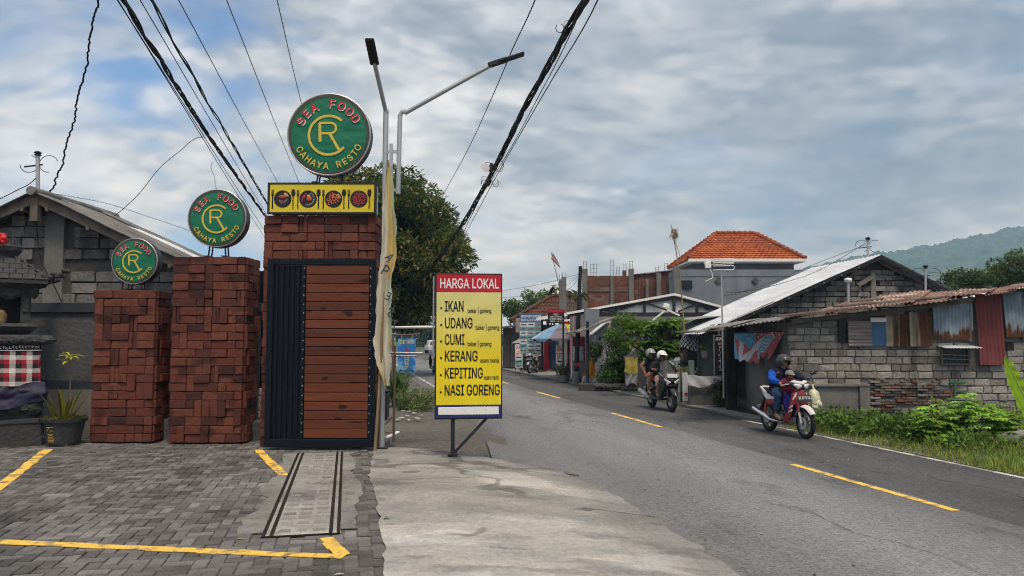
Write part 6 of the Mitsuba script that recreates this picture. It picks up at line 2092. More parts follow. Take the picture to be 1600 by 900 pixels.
def moped(name, label, W, main, trim, seatc=(.02, .02, .022), group=None, plate='DK 3972 UA', cowl=(.02, .02, .022)):
    k = thing(name, label, 'motorbike', group)
    wheel(k, .62, .285, .075, W); wheel(k, -.62, .285, .085, W)
    G_ = lambda n, mb, c, mm='gloss_vc', par=k, smooth=30, lab=None: put(n, ply(MB().add(hb_(mb)), mm, False) if False else colored(mb, c), mm, par, smooth=True, world=W, label=lab)
    for s in (-1, 1):
        put('fork', colored(MB().tube([(.62, s * .085, .285), (.50, s * .08, .62)], [.022, .024], 8), (.42, .42, .43)), 'gloss_vc', k, world=W)
        put('fork_cover', colored(hulls([(.545, s * .085, .50, .032), (.49, s * .08, .72, .035)]), main), 'gloss_vc', k, world=W)
    put('front_fender', colored(fender(.62, .335, 2.75, .62, .075), trim), 'gloss_vc', k, world=W)
    lg = put('leg_shield', colored(hulls([(.50, 0, .86, .05), (.44, .13, .80, .03), (.44, -.13, .80, .03), (.42, .15, .62, .03), (.42, -.15, .62, .03), (.56, 0, .66, .04)],
                                         [(.42, .16, .62, .025), (.40, .13, .60, .03), (.20, .17, .28, .03), (.34, .15, .34, .025)], [(.42, -.16, .62, .025), (.40, -.13, .60, .03), (.20, -.17, .28, .03), (.34, -.15, .34, .025)]), main), 'gloss_vc', k, world=W)
    mb = MB()
    for s in (-1, 1):
        for q in range(2): mb.add(hull([(.47 - .02 * q, s * .165, .60 - .075 * q, .012), (.40 - .02 * q, s * .185, .545 - .075 * q, .012), (.47 - .02 * q, s * .165, .575 - .075 * q, .008)]))
        mb.add(hull([(.50, s * .10, .83, .012), (.47, s * .155, .70, .010), (.505, s * .12, .76, .010)]))
    put('stripe', colored(mb, trim), 'gloss_vc', lg, world=W)
    put('inner_frame', colored(hulls([(.30, 0, .62, .09), (.05, 0, .42, .08), (.22, 0, .40, .07)], [(.05, 0, .36, .11), (-.18, 0, .36, .10), (.16, .0, .30, .07)], [(-.2, .07, .36, .05), (-.62, .09, .285, .035)], [(-.25, 0, .48, .06), (-.5, 0, .55, .05)]), (.03, .03, .032)), 'gloss_vc', k, world=W)
    put('engine', colored(hulls([(.14, 0, .30, .085), (.24, 0, .32, .06)]).tube([(.0, -.14, .30), (.0, .14, .30)], .085, 12), (.30, .30, .31)), 'gloss_vc', k, world=W)
    tl = put('tail_panel', colored(hulls([(-.05, .12, .62, .03), (-.30, .13, .66, .04), (-.66, .06, .80, .03), (-.42, .12, .56, .03)], [(-.05, -.12, .62, .03), (-.30, -.13, .66, .04), (-.66, -.06, .80, .03), (-.42, -.12, .56, .03)]), main), 'gloss_vc', k, world=W)
    put('tail_stripe', colored(hulls([(-.16, -.155, .69, .02), (-.70, -.09, .80, .018), (-.42, -.155, .66, .02)], [(-.16, .155, .69, .02), (-.70, .09, .80, .018), (-.42, .155, .66, .02)]), trim), 'gloss_vc', tl, world=W)
    put('seat', colored(hulls([(.10, 0, .70, .06), (.02, .09, .71, .04), (.02, -.09, .71, .04), (-.25, .11, .74, .05), (-.25, -.11, .74, .05), (-.3, 0, .74, .05)], [(-.25, .11, .75, .05), (-.25, -.11, .75, .05), (-.58, .07, .80, .05), (-.58, -.07, .80, .05)]), seatc), 'matte_vc', k, world=W)
    put('grab_rail', colored(MB().tube([(-.45, -.13, .76), (-.72, -.11, .86), (-.80, 0, .87), (-.72, .11, .86), (-.45, .13, .76)], .022, 8), trim), 'gloss_vc', k, world=W)
    put('tail_light', colored(hulls([(-.74, .05, .76, .03), (-.74, -.05, .76, .03), (-.72, 0, .72, .03)]), (.30, .02, .02)), 'gloss_vc', k, world=W)
    put('rear_fender', colored(hulls([(-.68, .06, .66, .03), (-.68, -.06, .66, .03), (-.86, .05, .40, .02), (-.86, -.05, .40, .02)]), (.02, .02, .02)), 'gloss_vc', k, world=W)
    put('rear_plate', colored(MB().box((-.89, 0, .46), (.012, .20, .11), roty(.35)), (.5, .5, .5)), 'paint_vc', k, world=W)
    put('handlebar', colored(MB().tube([(.30, -.34, .97), (.38, -.20, 1.0), (.40, 0, 1.0), (.38, .20, 1.0), (.30, .34, .97)], .014, 8), (.05, .05, .05)), 'gloss_vc', k, world=W)
    for s in (-1, 1):
        put('grip', colored(MB().tube([(.37, s * .24, .995), (.30, s * .36, .968)], .021, 8), (.015, .015, .015)), 'matte_vc', k, world=W)
        put('lever', colored(MB().tube([(.42, s * .18, .99), (.39, s * .34, .965)], .008, 6), (.4, .4, .4)), 'gloss_vc', k, world=W)
        mk = put('mirror', colored(MB().tube([(.37, s * .2, 1.0), (.36, s * .30, 1.10), (.36, s * .34, 1.15)], .007, 6).add(hull([(.36, s * .31, 1.18, .022), (.36, s * .40, 1.18, .022), (.37, s * .36, 1.21, .015)])), (.02, .02, .02)), 'gloss_vc', k, world=W)
        put('shock', colored(MB().tube([(-.60, s * .12, .30), (-.48, s * .13, .62)], .028, 8), (.35, .05, .04)), 'gloss_vc', k, world=W)
    put('headlight_cowl', colored(hulls([(.52, 0, .98, .05), (.40, .17, 1.01, .03), (.40, -.17, 1.01, .03), (.34, 0, 1.04, .04), (.50, .10, .94, .035), (.50, -.10, .94, .035), (.52, 0, .90, .03)]), cowl), 'gloss_vc', k, world=W)
    put('cowl_trim', colored(hulls([(.54, .0, 1.0, .035), (.44, .16, 1.035, .015), (.44, .10, 1.045, .015)], [(.54, .0, 1.0, .035), (.44, -.16, 1.035, .015), (.44, -.10, 1.045, .015)]), trim), 'gloss_vc', k, world=W)
    for s in (-1, 1): put('headlight', colored(hulls([(.555, s * .05, .955, .034), (.515, s * .13, .975, .028), (.54, s * .08, .93, .028)]), (.55, .56, .58)), 'gloss_vc', k, world=W)
    pk = put('front_plate', colored(MB().box((.60, 0, .74), (.012, .27, .12), roty(-.25), .003), (.025, .025, .027)), 'paint_vc', k, world=W)
    Rp = np.array([[0, 0, 1.0], [1.0, 0, 0], [0, 1.0, 0]])
    v, f = letters(plate, .052, True, .004); v = v.copy(); v[:, 0] = (v[:, 0] / v[:, 0].max() - .5) * .235
    put('plate_number', colored(MB().add((v @ Rp.T @ roty(-.25).T + np.array([.607, 0, .722]), f)), (.6, .6, .6)), 'paint_vc', pk, world=W)
    put('muffler', MB().tube([(-.05, -.15, .26), (-.32, -.17, .27), (-.45, -.18, .33), (-.86, -.19, .44)], [.02, .022, .048, .052], 12), 'chrome', k, world=W)
    for s in (-1, 1): put('foot_peg', colored(MB().bar((.02, s * .12, .30), (.02, s * .24, .30), .05, .03), (.02, .02, .02)), 'matte_vc', k, world=W)
    return k


def scooter(name, label, W, main=(.030, .032, .036), group=None, plate='DK 2653 FB', dark=(.016, .016, .018)):
    k = thing(name, label, 'scooter', group)
    wheel(k, .64, .265, .10, W); wheel(k, -.64, .255, .11, W)
    def g_(n, c, *gs, mm='gloss_vc', par=None): return put(n, colored(hulls(*gs), c), mm, par or k, world=W)
    for s in (-1, 1): put('fork', colored(MB().tube([(.64, s * .09, .265), (.52, s * .085, .60)], .024, 8), dark), 'gloss_vc', k, world=W)
    put('front_fender', colored(fender(.64, .325, 2.5, .45, .085), main), 'gloss_vc', k, world=W)
    g_('front_cowl', main, [(.62, 0, .74, .04), (.60, .14, .80, .03), (.60, -.14, .80, .03), (.46, .24, .86, .03), (.46, -.24, .86, .03), (.44, .14, 1.0, .03), (.44, -.14, 1.0, .03), (.66, 0, .80, .03)],
       [(.60, .16, .72, .02), (.46, .25, .82, .03), (.40, .20, .45, .03), (.36, .22, .30, .02), (.5, .10, .6, .02)], [(.60, -.16, .72, .02), (.46, -.25, .82, .03), (.40, -.20, .45, .03), (.36, -.22, .30, .02), (.5, -.10, .6, .02)])
    g_('beak', dark, [(.66, .10, .66, .03), (.66, -.10, .66, .03), (.50, .15, .58, .03), (.50, -.15, .58, .03)])
    for s in (-1, 1):
        g_('headlight', (.62, .62, .64), [(.67, s * .06, .745, .018), (.615, s * .19, .815, .016), (.65, s * .10, .715, .016)])
        g_('side_stripe', (.16, .16, .17), [(.52, s * .23, .90, .018), (.40, s * .26, .97, .014), (.55, s * .20, .87, .012)])
    mb = MB().grid(lambda u, w: np.stack([.48 - .20 * w - .10 * (2 * u - 1) ** 2, (2 * u - 1) * (.20 - .06 * w), .95 + .33 * w * (1 - .18 * (2 * u - 1) ** 2)], 1), 12, 8)
    mat('smoked_screen', (0.055, 0.058, 0.062), 0.45, spec=0.12) if 'smoked_screen' not in scene else None
    put('windscreen', mb, 'smoked_screen', k, world=W)
    g_('floor_tunnel', main, [(.34, .12, .42, .05), (.34, -.12, .42, .05), (-.1, .14, .46, .06), (-.1, -.14, .46, .06), (.1, 0, .55, .05)], [(.34, .20, .30, .03), (.34, -.20, .30, .03), (-.3, .2, .30, .03), (-.3, -.2, .30, .03)])
    tl = g_('rear_body', main, [(-.08, .15, .60, .04), (-.08, -.15, .60, .04), (-.45, .17, .66, .04), (-.45, -.17, .66, .04), (-.80, .08, .84, .03), (-.80, -.08, .84, .03), (-.45, .15, .48, .03), (-.45, -.15, .48, .03)])
    g_('side_trim', (.22, .22, .23), [(-.2, -.19, .56, .015), (-.62, -.17, .68, .015), (-.3, -.2, .50, .015)], [(-.2, .19, .56, .015), (-.62, .17, .68, .015), (-.3, .2, .50, .015)], par=tl)
    put('seat', colored(hulls([(.02, .08, .72, .05), (.02, -.08, .72, .05), (-.28, .12, .72, .05), (-.28, -.12, .72, .05)], [(-.26, .12, .76, .05), (-.26, -.12, .76, .05), (-.72, .08, .83, .05), (-.72, -.08, .83, .05)]), dark), 'matte_vc', k, world=W)
    g_('tail_light', (.25, .015, .015), [(-.85, .08, .80, .02), (-.85, -.08, .80, .02), (-.82, 0, .76, .02)])
    g_('rear_fender', dark, [(-.78, .07, .66, .03), (-.78, -.07, .66, .03), (-.94, .05, .42, .02), (-.94, -.05, .42, .02)])
    put('rear_plate', colored(MB().box((-.97, 0, .50), (.012, .20, .11), roty(.35)), (.55, .55, .55)), 'paint_vc', k, world=W)
    g_('engine', (.05, .05, .052), [(-.30, .10, .32, .09), (-.64, .12, .27, .06), (-.30, -.08, .32, .08)], [(-.5, -.12, .3, .04), (-.64, -.12, .27, .05)])
    put('muffler', colored(MB().tube([(-.3, -.18, .27), (-.45, -.20, .30), (-.55, -.21, .34), (-.98, -.22, .45)], [.022, .04, .062, .058], 12), (.30, .30, .31)), 'gloss_vc', k, world=W)
    put('handlebar', colored(MB().tube([(.24, -.34, 1.02), (.34, -.2, 1.05), (.36, 0, 1.04), (.34, .2, 1.05), (.24, .34, 1.02)], .016, 8), dark), 'gloss_vc', k, world=W)
    g_('dash_cover', dark, [(.40, .12, 1.02, .04), (.40, -.12, 1.02, .04), (.32, 0, 1.06, .04)])
    for s in (-1, 1):
        put('grip', colored(MB().tube([(.31, s * .25, 1.045), (.23, s * .36, 1.015)], .022, 8), dark), 'matte_vc', k, world=W)
        put('mirror', colored(MB().tube([(.36, s * .2, 1.06), (.36, s * .31, 1.15)], .008, 6).add(hull([(.36, s * .30, 1.19, .026), (.36, s * .39, 1.20, .024), (.37, s * .35, 1.23, .015)])), dark), 'gloss_vc', k, world=W)
    pk = put('front_plate', colored(MB().box((.665, 0, .905), (.012, .27, .11), roty(-.45), .003), (.50, .51, .52)), 'paint_vc', k, world=W)
    Rp = np.array([[0, 0, 1.0], [1.0, 0, 0], [0, 1.0, 0]])
    v, f = letters(plate, .045, True, .004); v = v.copy(); v[:, 0] = (v[:, 0] / v[:, 0].max() - .5) * .235
    put('plate_number', colored(MB().add((v @ Rp.T @ roty(-.45).T + np.array([.673, 0, .89]), f)), (.04, .04, .045)), 'paint_vc', pk, world=W)
    return k


# ---- people
def capsules(bones, ref=.022, smooth=6, fold=0.0):
    ms = []
    for b in bones:
        pts = []
        for (p, r) in b:
            ic = np.array(trimesh.creation.icosphere(subdivisions=2, radius=1.0).vertices)
            pts.append(np.asarray(p, float) + ic * r)
        ms.append(m3.Manifold.hull_points(np.vstack(pts).astype(np.float32)))
    u = m3.Manifold.batch_boolean(ms, m3.OpType.Add).refine_to_length(ref)
    me = u.to_mesh()
    t = trimesh.Trimesh(me.vert_properties[:, :3], me.tri_verts, process=True)
    if smooth: trimesh.smoothing.filter_taubin(t, iterations=smooth)
    if fold:
        v = np.array(t.vertices)
        e = 1 - np.abs(2 * meshkit.fbm(v * [13, 13, 24] + 3, 2, 7) - 1) * 2
        t.vertices = v + np.array(t.vertex_normals) * (e * fold)[:, None]
    return t


def helmet_mesh(c, r, yaw, tilt, full=False):
    ic = np.array(trimesh.creation.icosphere(subdivisions=3, radius=1.0).vertices)
    o = m3.Manifold.hull_points((ic * [r * 1.08, r * .93, r * 1.0]).astype(np.float32)); i_ = m3.Manifold.hull_points((ic * [r * .93, r * .79, r * .86]).astype(np.float32))
    cut = m3.Manifold.cube([r * 2, r * 1.42, r * 1.5 if not full else r * 1.0], True).translate([r * 1.15, 0, -r * .62 if not full else -r * .35])
    low = m3.Manifold.cube([r * 4, r * 4, r * 2], True).translate([0, 0, -r * (1.78 if full else 1.60)])
    s = (o - i_ - cut - low).refine_to_length(.03)
    pk = m3.Manifold.hull_points(np.vstack([np.array([[r * .85, a * r * .72, r * .22] for a in (-1, 0, 1)]), np.array([[r * 1.42, a * r * .55, r * .10] for a in (-1, 0, 1)]), np.array([[r * .8, a * r * .6, r * .30] for a in (-1, 0, 1)])]).astype(np.float32))
    s = s + pk
    me = s.to_mesh(); v = me.vert_properties[:, :3] @ (rotz(yaw) @ roty(tilt)).T + c
    return v, me.tri_verts


def person(label, W, hip, neck, head, hr, sh, arms, legs, skin, top, bottom, group=None, hat=None, sleeves=1.0, sx=1.0, yaw=0.0, tilt=0.0, shoes=(.05, .04, .035), top_right=None, shorts=False, glasses=False, thick=1.0, hair=(.015, .012, .01), scarf=None):
    """arms / legs: lists of (elbow, hand) and (knee, ankle, toe) for the right (y<0) and left side; local bike frame."""
    k = thing('person', label, 'person', group)
    hip, neck, head = map(lambda q: np.array(q, float), (hip, neck, head))
    t = thick
    up = neck - hip; mid = hip + up * .5; ch = hip + up * .80
    hw = sh * .62
    bones, cl, tr, sleeve_r = [], [], [], []
    torso = [[(hip + [0, -hw * .6, 0], .105 * t), (hip + [0, hw * .6, 0], .105 * t), (mid + [0, -hw * .6, 0], .10 * t), (mid + [0, hw * .6, 0], .10 * t)],
             [(mid + [0, -hw * .6, 0], .10 * t), (mid + [0, hw * .6, 0], .10 * t), (ch + [0, -sh * .72, 0], .085 * t), (ch + [0, sh * .72, 0], .085 * t), (neck - up * .04, .07 * t)]]
    bones += torso + [[(neck - up * .1, .055 * t), (head - [0, 0, hr * .55], .052 * t)]]
    fx = np.array([math.cos(yaw), math.sin(yaw), 0])
    bones += [[(head + [0, 0, hr * .12], hr * .80), (head + fx * hr * .18 - [0, 0, hr * .32], hr * .62), (head + fx * hr * .36 - [0, 0, hr * .62], hr * .36)], [(head + fx * hr * .84 - [0, 0, hr * .05], hr * .06), (head + fx * hr * .98 - [0, 0, hr * .26], hr * .13)]]
    side = np.array([-fx[1], fx[0], 0])
    for s in (-1, 1): bones += [[(head + side * s * hr * .78 - [0, 0, hr * .1], hr * .14), (head + side * s * hr * .80 - [0, 0, hr * .3], hr * .10)]]
    for s, (el, ha) in zip((-1, 1), arms):
        so = ch + np.array([0, s * sh, .0]); el, ha = np.array(el, float), np.array(ha, float)
        wr = el + (ha - el) * .82
        bones += [[(so, .062 * t), (el, .043 * t)], [(el, .042 * t), (wr, .029 * t)], [(wr, .027 * t), (ha, .034 * t)]]
        fd = (ha - el) / np.linalg.norm(ha - el); ac = np.array([-.25, s, 0]) * .017 * t
        for q in range(4):
            b = ha + fd * .015 + ac * (q - 1.5)
            bones += [[(b, .0115 * t), (b + fd * .035 * t, .0105 * t)], [(b + fd * .035 * t, .0105 * t), (b + fd * .04 * t + [0, 0, -.035 * t], .0095 * t)]]
        bones += [[(ha - ac * 2 - fd * .02, .012 * t), (ha - ac * 2.6 + fd * .02 + [0, 0, -.02], .011 * t)]]
        cl_end = so + (el - so) * min(1, sleeves * 2) if sleeves <= .5 else el
        b1 = [[(so, .074 * t), (cl_end, (.054 if sleeves > .5 else .062) * t)]] if sleeves > 0 else []
        if sleeves > .5: b1 += [[(el, .054 * t), (el + (wr - el) * 1.02, .040 * t)]]
        if top_right is not None and s == -1: sleeve_r += b1
        else: cl += b1
    for s, (kn, an, toe) in zip((-1, 1), legs):
        ho = hip + np.array([.02, s * hw * .62, -.01]); kn, an, toe = (np.array(q, float) for q in (kn, an, toe))
        bones += [[(ho, .085 * t), (kn, .058 * t)], [(kn, .055 * t), (kn + (an - kn) * .3, .055 * t), (an, .034 * t)], [(an, .036 * t), (an + (toe - an) * .5, .038 * t), (toe, .028 * t)]]
        tr += [[(ho, .098 * t), (kn, .072 * t)]]
        tr += [[(kn, .072 * t), (kn + (an - kn) * (.25 if shorts else .72), (.07 if shorts else .056) * t)]]
    put('body', capsules(bones, .02, 4), skin, k, world=W)
    put('top', capsules([[(q, r * 1.16) for q, r in b] for b in torso] + cl, .016, 4, .012), top, k, world=W)
    if sleeve_r: put('sleeve', capsules(sleeve_r, .016, 4, .010), top_right, k, world=W, label='blue sleeve')
    put('trousers', capsules([[(hip + [0, -hw * .6, -.02], .122 * t), (hip + [0, hw * .6, -.02], .122 * t), (hip + up * .12 + [0, 0, 0], .12 * t)]] + tr, .016, 4, .010), bottom, k, world=W)
    for s, (kn, an, toe) in zip((-1, 1), legs):
        an, toe = np.array(an, float), np.array(toe, float)
        put('sandal', colored(hulls([(an + [-.03, 0, -.045], .02), (toe + [.02, .02, -.035], .016), (toe + [.02, -.02, -.035], .016)] if False else [(*(an + [-.03, 0, -.040]), .022), (*(toe + [.02, .025, -.03]), .016), (*(toe + [.02, -.025, -.03]), .016)]).tube([an + (toe - an) * .6 + [0, -.045, -.02], an + (toe - an) * .6 + [0, 0, .04], an + (toe - an) * .6 + [0, .045, -.02]], .010, 6), shoes), 'matte_vc', k, world=W)
    for s in (-1, 1):
        e = head + fx * hr * .80 + side * s * hr * .32 + [0, 0, hr * .02]
        put('eye', colored(MB().ball(e, hr * (.11 if not glasses else .22), 1), (.012, .01, .01)), 'gloss_vc', k, world=W)
    put('mouth', colored(MB().tube([head + fx * hr * .72 + side * a * hr * .22 - [0, 0, hr * (.60 - .05 * abs(a))] for a in (-1, 0, 1)], hr * .05, 5), (.16, .055, .045)), 'matte_vc', k, world=W)
    if hat:
        kind, col = hat
        if kind == 'helmet':
            put('helmet', colored(MB().add(helmet_mesh(head + [-hr * .05, 0, hr * .12], hr * 1.42, yaw, tilt)), col), 'gloss_vc', k, smooth=True, world=W)
        else:
            mb = MB(); v, f = trimesh.creation.icosphere(subdivisions=3).vertices, trimesh.creation.icosphere(subdivisions=3).faces
            keep = v[f].mean(1)[:, 2] > -.05
            mb.add((np.array(v) * [hr * 1.12, hr * 1.02, hr * .95] @ rotz(yaw).T + head + [0, 0, hr * .22], np.array(f)[keep]))
            mb.add(hull([(*(head + fx * hr * 1.0 + side * hr * .6 + [0, 0, hr * .24]), .008), (*(head + fx * hr * 1.0 - side * hr * .6 + [0, 0, hr * .24]), .008), (*(head + fx * hr * 1.75 + side * hr * .45 + [0, 0, hr * .10]), .008), (*(head + fx * hr * 1.75 - side * hr * .45 + [0, 0, hr * .10]), .008)]))
            put('cap', colored(mb, col), 'cloth_vc', k, world=W)
            put('hair', colored(MB().ball(head + [-hr * .12, 0, -hr * .0], (hr * .86, hr * .90, hr * .75), 2), hair), 'matte_vc', k, world=W)
    return k


def bikeW(x, y, ang=None, lean=0.0):
    a = math.atan2(-UY, -UX) if ang is None else ang
    return mat4(rotz(a) @ rotx(lean), (x, y, -.17))


mat('skin', fn=lambda p, n, uv: mi.Color3f(0.25, 0.135, 0.085) * (0.85 + 0.3 * noise(p.x * 25, p.y * 25, p.z * 25)), rough=0.55)
mat('light_skin', (0.27, 0.145, 0.095), 0.55)
def cloth(key, c): return mat(key, fn=lambda p, n, uv: mi.Color3f(*c) * (0.65 + 0.7 * fbm(p.x * 14, p.y * 14, p.z * 9, 3)), rough=0.85, spec=0.15)
cloth('blue_jacket', (0.012, 0.075, 0.42)); cloth('navy_jacket', (0.012, 0.016, 0.035)); cloth('denim', (0.030, 0.060, 0.125)); cloth('maroon_shirt', (0.17, 0.022, 0.042)); cloth('black_shirt', (0.012, 0.013, 0.017))
mat('patterned_shorts', fn=lambda p, n, uv: dr.select(noise(p.x * 22, p.y * 22, p.z * 22) > 0.52, mi.Color3f(0.36, 0.09, 0.05), mi.Color3f(0.36, 0.33, 0.30)), rough=0.9, spec=0.1)

W1 = bikeW(5.24, 14.62)
moped('red_motorbike', 'red and white step-through motorbike ridden by a man with a child', W1, (.24, .018, .026), (.60, .58, .55))
person('man in a blue and navy jacket and dark helmet riding the red motorbike', W1, (-.24, 0, .83), (-.12, 0, 1.24), (-.06, 0, 1.385), .098, .19,
       [((.06, -.33, 1.06), (.30, -.30, 1.00)), ((.08, .31, 1.06), (.30, .30, 1.00))], [((.10, -.22, .76), (-.02, -.21, .38), (.14, -.22, .33)), ((.10, .22, .76), (-.02, .21, .38), (.14, .22, .33))],
       'skin', 'navy_jacket', 'denim', hat=('helmet', (.035, .036, .04)), yaw=.25, top_right='blue_jacket')
person('small child in a maroon shirt and grey cap seated in front of the man', W1, (.09, 0, .77), (.15, -.02, 1.05), (.19, -.03, 1.145), .082, .125,
       [((.22, -.18, .92), (.34, -.15, .98)), ((.22, .17, .92), (.34, .14, .98))], [((.26, -.13, .68), (.20, -.14, .46), (.30, -.14, .42)), ((.26, .13, .68), (.20, .14, .46), (.30, .14, .42))],
       'skin', 'maroon_shirt', 'denim', hat=('cap', (.22, .20, .19)), sleeves=1.0, yaw=-.1, thick=.72)
k = put('plastic_bag', colored(MB().add(carve(np.array([.46, .29, .73]), np.array([.10, .10, .17]), 3, .3)).add(carve(np.array([.49, .31, .62]), np.array([.08, .10, .10]), 4, .4)).tube([(.40, .30, .97), (.45, .31, .86)], .02, 6), (.58, .57, .42)), 'cloth_vc', world=W1,
        label='pale yellow plastic bag hanging from the handlebar of the red motorbike', cat='bag')
put('jacket_bundle', colored(MB().add(carve(np.array([.30, -.10, .62]), np.array([.09, .13, .22]), 8, .3)), (.015, .014, .12)), 'cloth_vc', world=W1, label='dark blue cloth bundle between the child and the front of the red motorbike', cat='cloth')

W2 = bikeW(3.86, 19.75, lean=-.02)
scooter('dark_scooter', 'dark grey maxi scooter with a windscreen carrying two riders', W2)
person('man in a black polo shirt, white helmet and sunglasses driving the dark scooter', W2, (-.12, 0, .83), (-.04, 0, 1.24), (.0, 0, 1.385), .098, .19,
       [((.08, -.32, 1.03), (.25, -.31, 1.05)), ((.08, .32, 1.03), (.25, .31, 1.05))], [((.26, -.20, .74), (.20, -.21, .40), (.35, -.21, .37)), ((.26, .20, .74), (.20, .21, .40), (.35, .21, .37))],
       'skin', 'black_shirt', 'patterned_shorts', hat=('helmet', (.68, .68, .67)), sleeves=.5, shorts=True, glasses=True)
person('woman in a sleeveless black top and grey helmet on the back of the dark scooter', W2, (-.50, -.03, .90), (-.46, -.11, 1.30), (-.40, -.15, 1.43), .095, .165,
       [((-.52, -.36, 1.12), (-.46, -.28, .92)), ((-.30, .24, 1.08), (-.16, .16, .96))], [((-.10, -.29, .86), (-.22, -.27, .46), (-.06, -.28, .42)), ((-.10, .29, .86), (-.22, .27, .46), (-.06, .28, .42))],
       'light_skin', 'black_shirt', 'patterned_shorts', hat=('helmet', (.22, .23, .24)), sleeves=0, shorts=True, glasses=True, yaw=.15, thick=.92)

W3 = bikeW(-4.05, 40.0, math.atan2(UY, UX))
scooter('touring_scooter', 'black scooter riding away down the road left of the price board', W3)
person('rider in a grey jacket and white helmet seen from behind on the far scooter', W3, (-.12, 0, .83), (-.04, 0, 1.26), (.0, 0, 1.42), .098, .19,
       [((.08, -.32, 1.03), (.25, -.31, 1.05)), ((.08, .32, 1.03), (.25, .31, 1.05))], [((.26, -.20, .74), (.20, -.21, .40), (.35, -.21, .37)), ((.26, .20, .74), (.20, .21, .40), (.35, .21, .37))],
       'skin', 'infill', 'black_shirt', hat=('helmet', (.45, .46, .46)))
for (px, py, ang_, lab, c_) in ((834, 584, -1.9, 'black motorbike with a pale headlight cowl parked at the food stall', (.02, .022, .028)), (851, 579, -1.4, 'second dark motorbike parked behind the first at the food stall', (.03, .03, .032))):
    q = G(px, py, -.135)
    moped('parked_motorbike', lab, mat4(rotz(ang_) @ rotx(.12), (q[0], q[1] + .6, -.135)), c_, (.28, .34, .42))
# far car on the road
k = thing('pale_car', 'pale car far down the road beyond the far scooter', 'car')
q = P(676, 548, 95); Wc = mat4(rotz(math.atan2(UY, UX)), (q[0], 95, -.17))
put('body', colored(hulls([(2.0, .75, .55, .1), (2.0, -.75, .55, .1), (-2.0, .75, .55, .1), (-2.0, -.75, .55, .1), (-2.0, .72, .95, .1), (-2.0, -.72, .95, .1), (1.9, .7, .85, .1), (1.9, -.7, .85, .1)], [(-1.9, .68, .95, .08), (-1.9, -.68, .95, .08), (-1.7, .55, 1.6, .1), (-1.7, -.55, 1.6, .1), (.4, .55, 1.6, .1), (.4, -.55, 1.6, .1), (1.1, .66, .95, .08), (1.1, -.66, .95, .08)]), (.5, .5, .52)), 'gloss_vc', k, world=Wc)
put('rear_window', colored(hulls([(-1.98, .5, 1.10, .03), (-1.98, -.5, 1.10, .03), (-1.84, .42, 1.5, .03), (-1.84, -.42, 1.5, .03)]), (.03, .03, .035)), 'gloss_vc', k, world=Wc)
for a in (-1.3, 1.3):
    for s in (-1, 1): put('wheel', MB().lathe([(0, -.1), (.3, -.1), (.32, 0), (.3, .1), (0, .1)], 20, rotx(PI / 2), (a, s * .72, .32)), 'rubber', k, world=Wc)
# ================================================================== TREES AND PLANTS


def leaves_vf(C, D, L, Wd, rg, fold=.22, col=None):
    """Many leaves at once: base points C, directions D, lengths L, widths Wd; two facets either side of the midrib."""
    n = len(C)
    D = D / (np.linalg.norm(D, axis=1, keepdims=True) + 1e-9)
    up = rg.normal(0, .45, (n, 3)) + [0, 0, 1.0]
    S = np.cross(D, up); S /= np.linalg.norm(S, axis=1, keepdims=True) + 1e-9
    N = np.cross(S, D)
    L, Wd = np.broadcast_to(L, (n,))[:, None], np.broadcast_to(Wd, (n,))[:, None]
    m = C + D * L * .45
    V = np.stack([C, m - S * Wd / 2 + N * Wd * fold, C + D * L - N * L * .12, m + S * Wd / 2 + N * Wd * fold], 1).reshape(-1, 3)
    b = np.arange(n)[:, None] * 4
    F_ = np.stack([b + [0, 1, 2], b + [0, 2, 3]], 1).reshape(-1, 3)
    c = None if col is None else np.repeat(col, 4, axis=0)
    return (V, F_), c


def clump(mb, c, rad, n, L, W, rg, base, droop=.2, shell=.5, var=.35, tip=None, tipf=0.0):
    d = rg.normal(0, 1, (n, 3)); d /= np.linalg.norm(d, axis=1, keepdims=True)
    r = rg.uniform(shell, 1, n) ** .6
    pos = np.asarray(c) + d * r[:, None] * np.asarray(rad)
    D = d * [1, 1, .6] + rg.normal(0, .55, (n, 3)) - [0, 0, droop]
    col = np.asarray(base) * rg.uniform(1 - var, 1 + var, (n, 1)) * rg.uniform(.9, 1.1, (n, 3))
    if tip is not None:
        k = rg.random(n) < tipf
        col[k] = np.asarray(tip) * rg.uniform(.7, 1.25, (k.sum(), 1))
    vf, cc = leaves_vf(pos, D, L * rg.uniform(.6, 1.25, n), W * rg.uniform(.7, 1.2, n), rg, col=cc_ if False else col)
    mb.add(vf, col=cc)


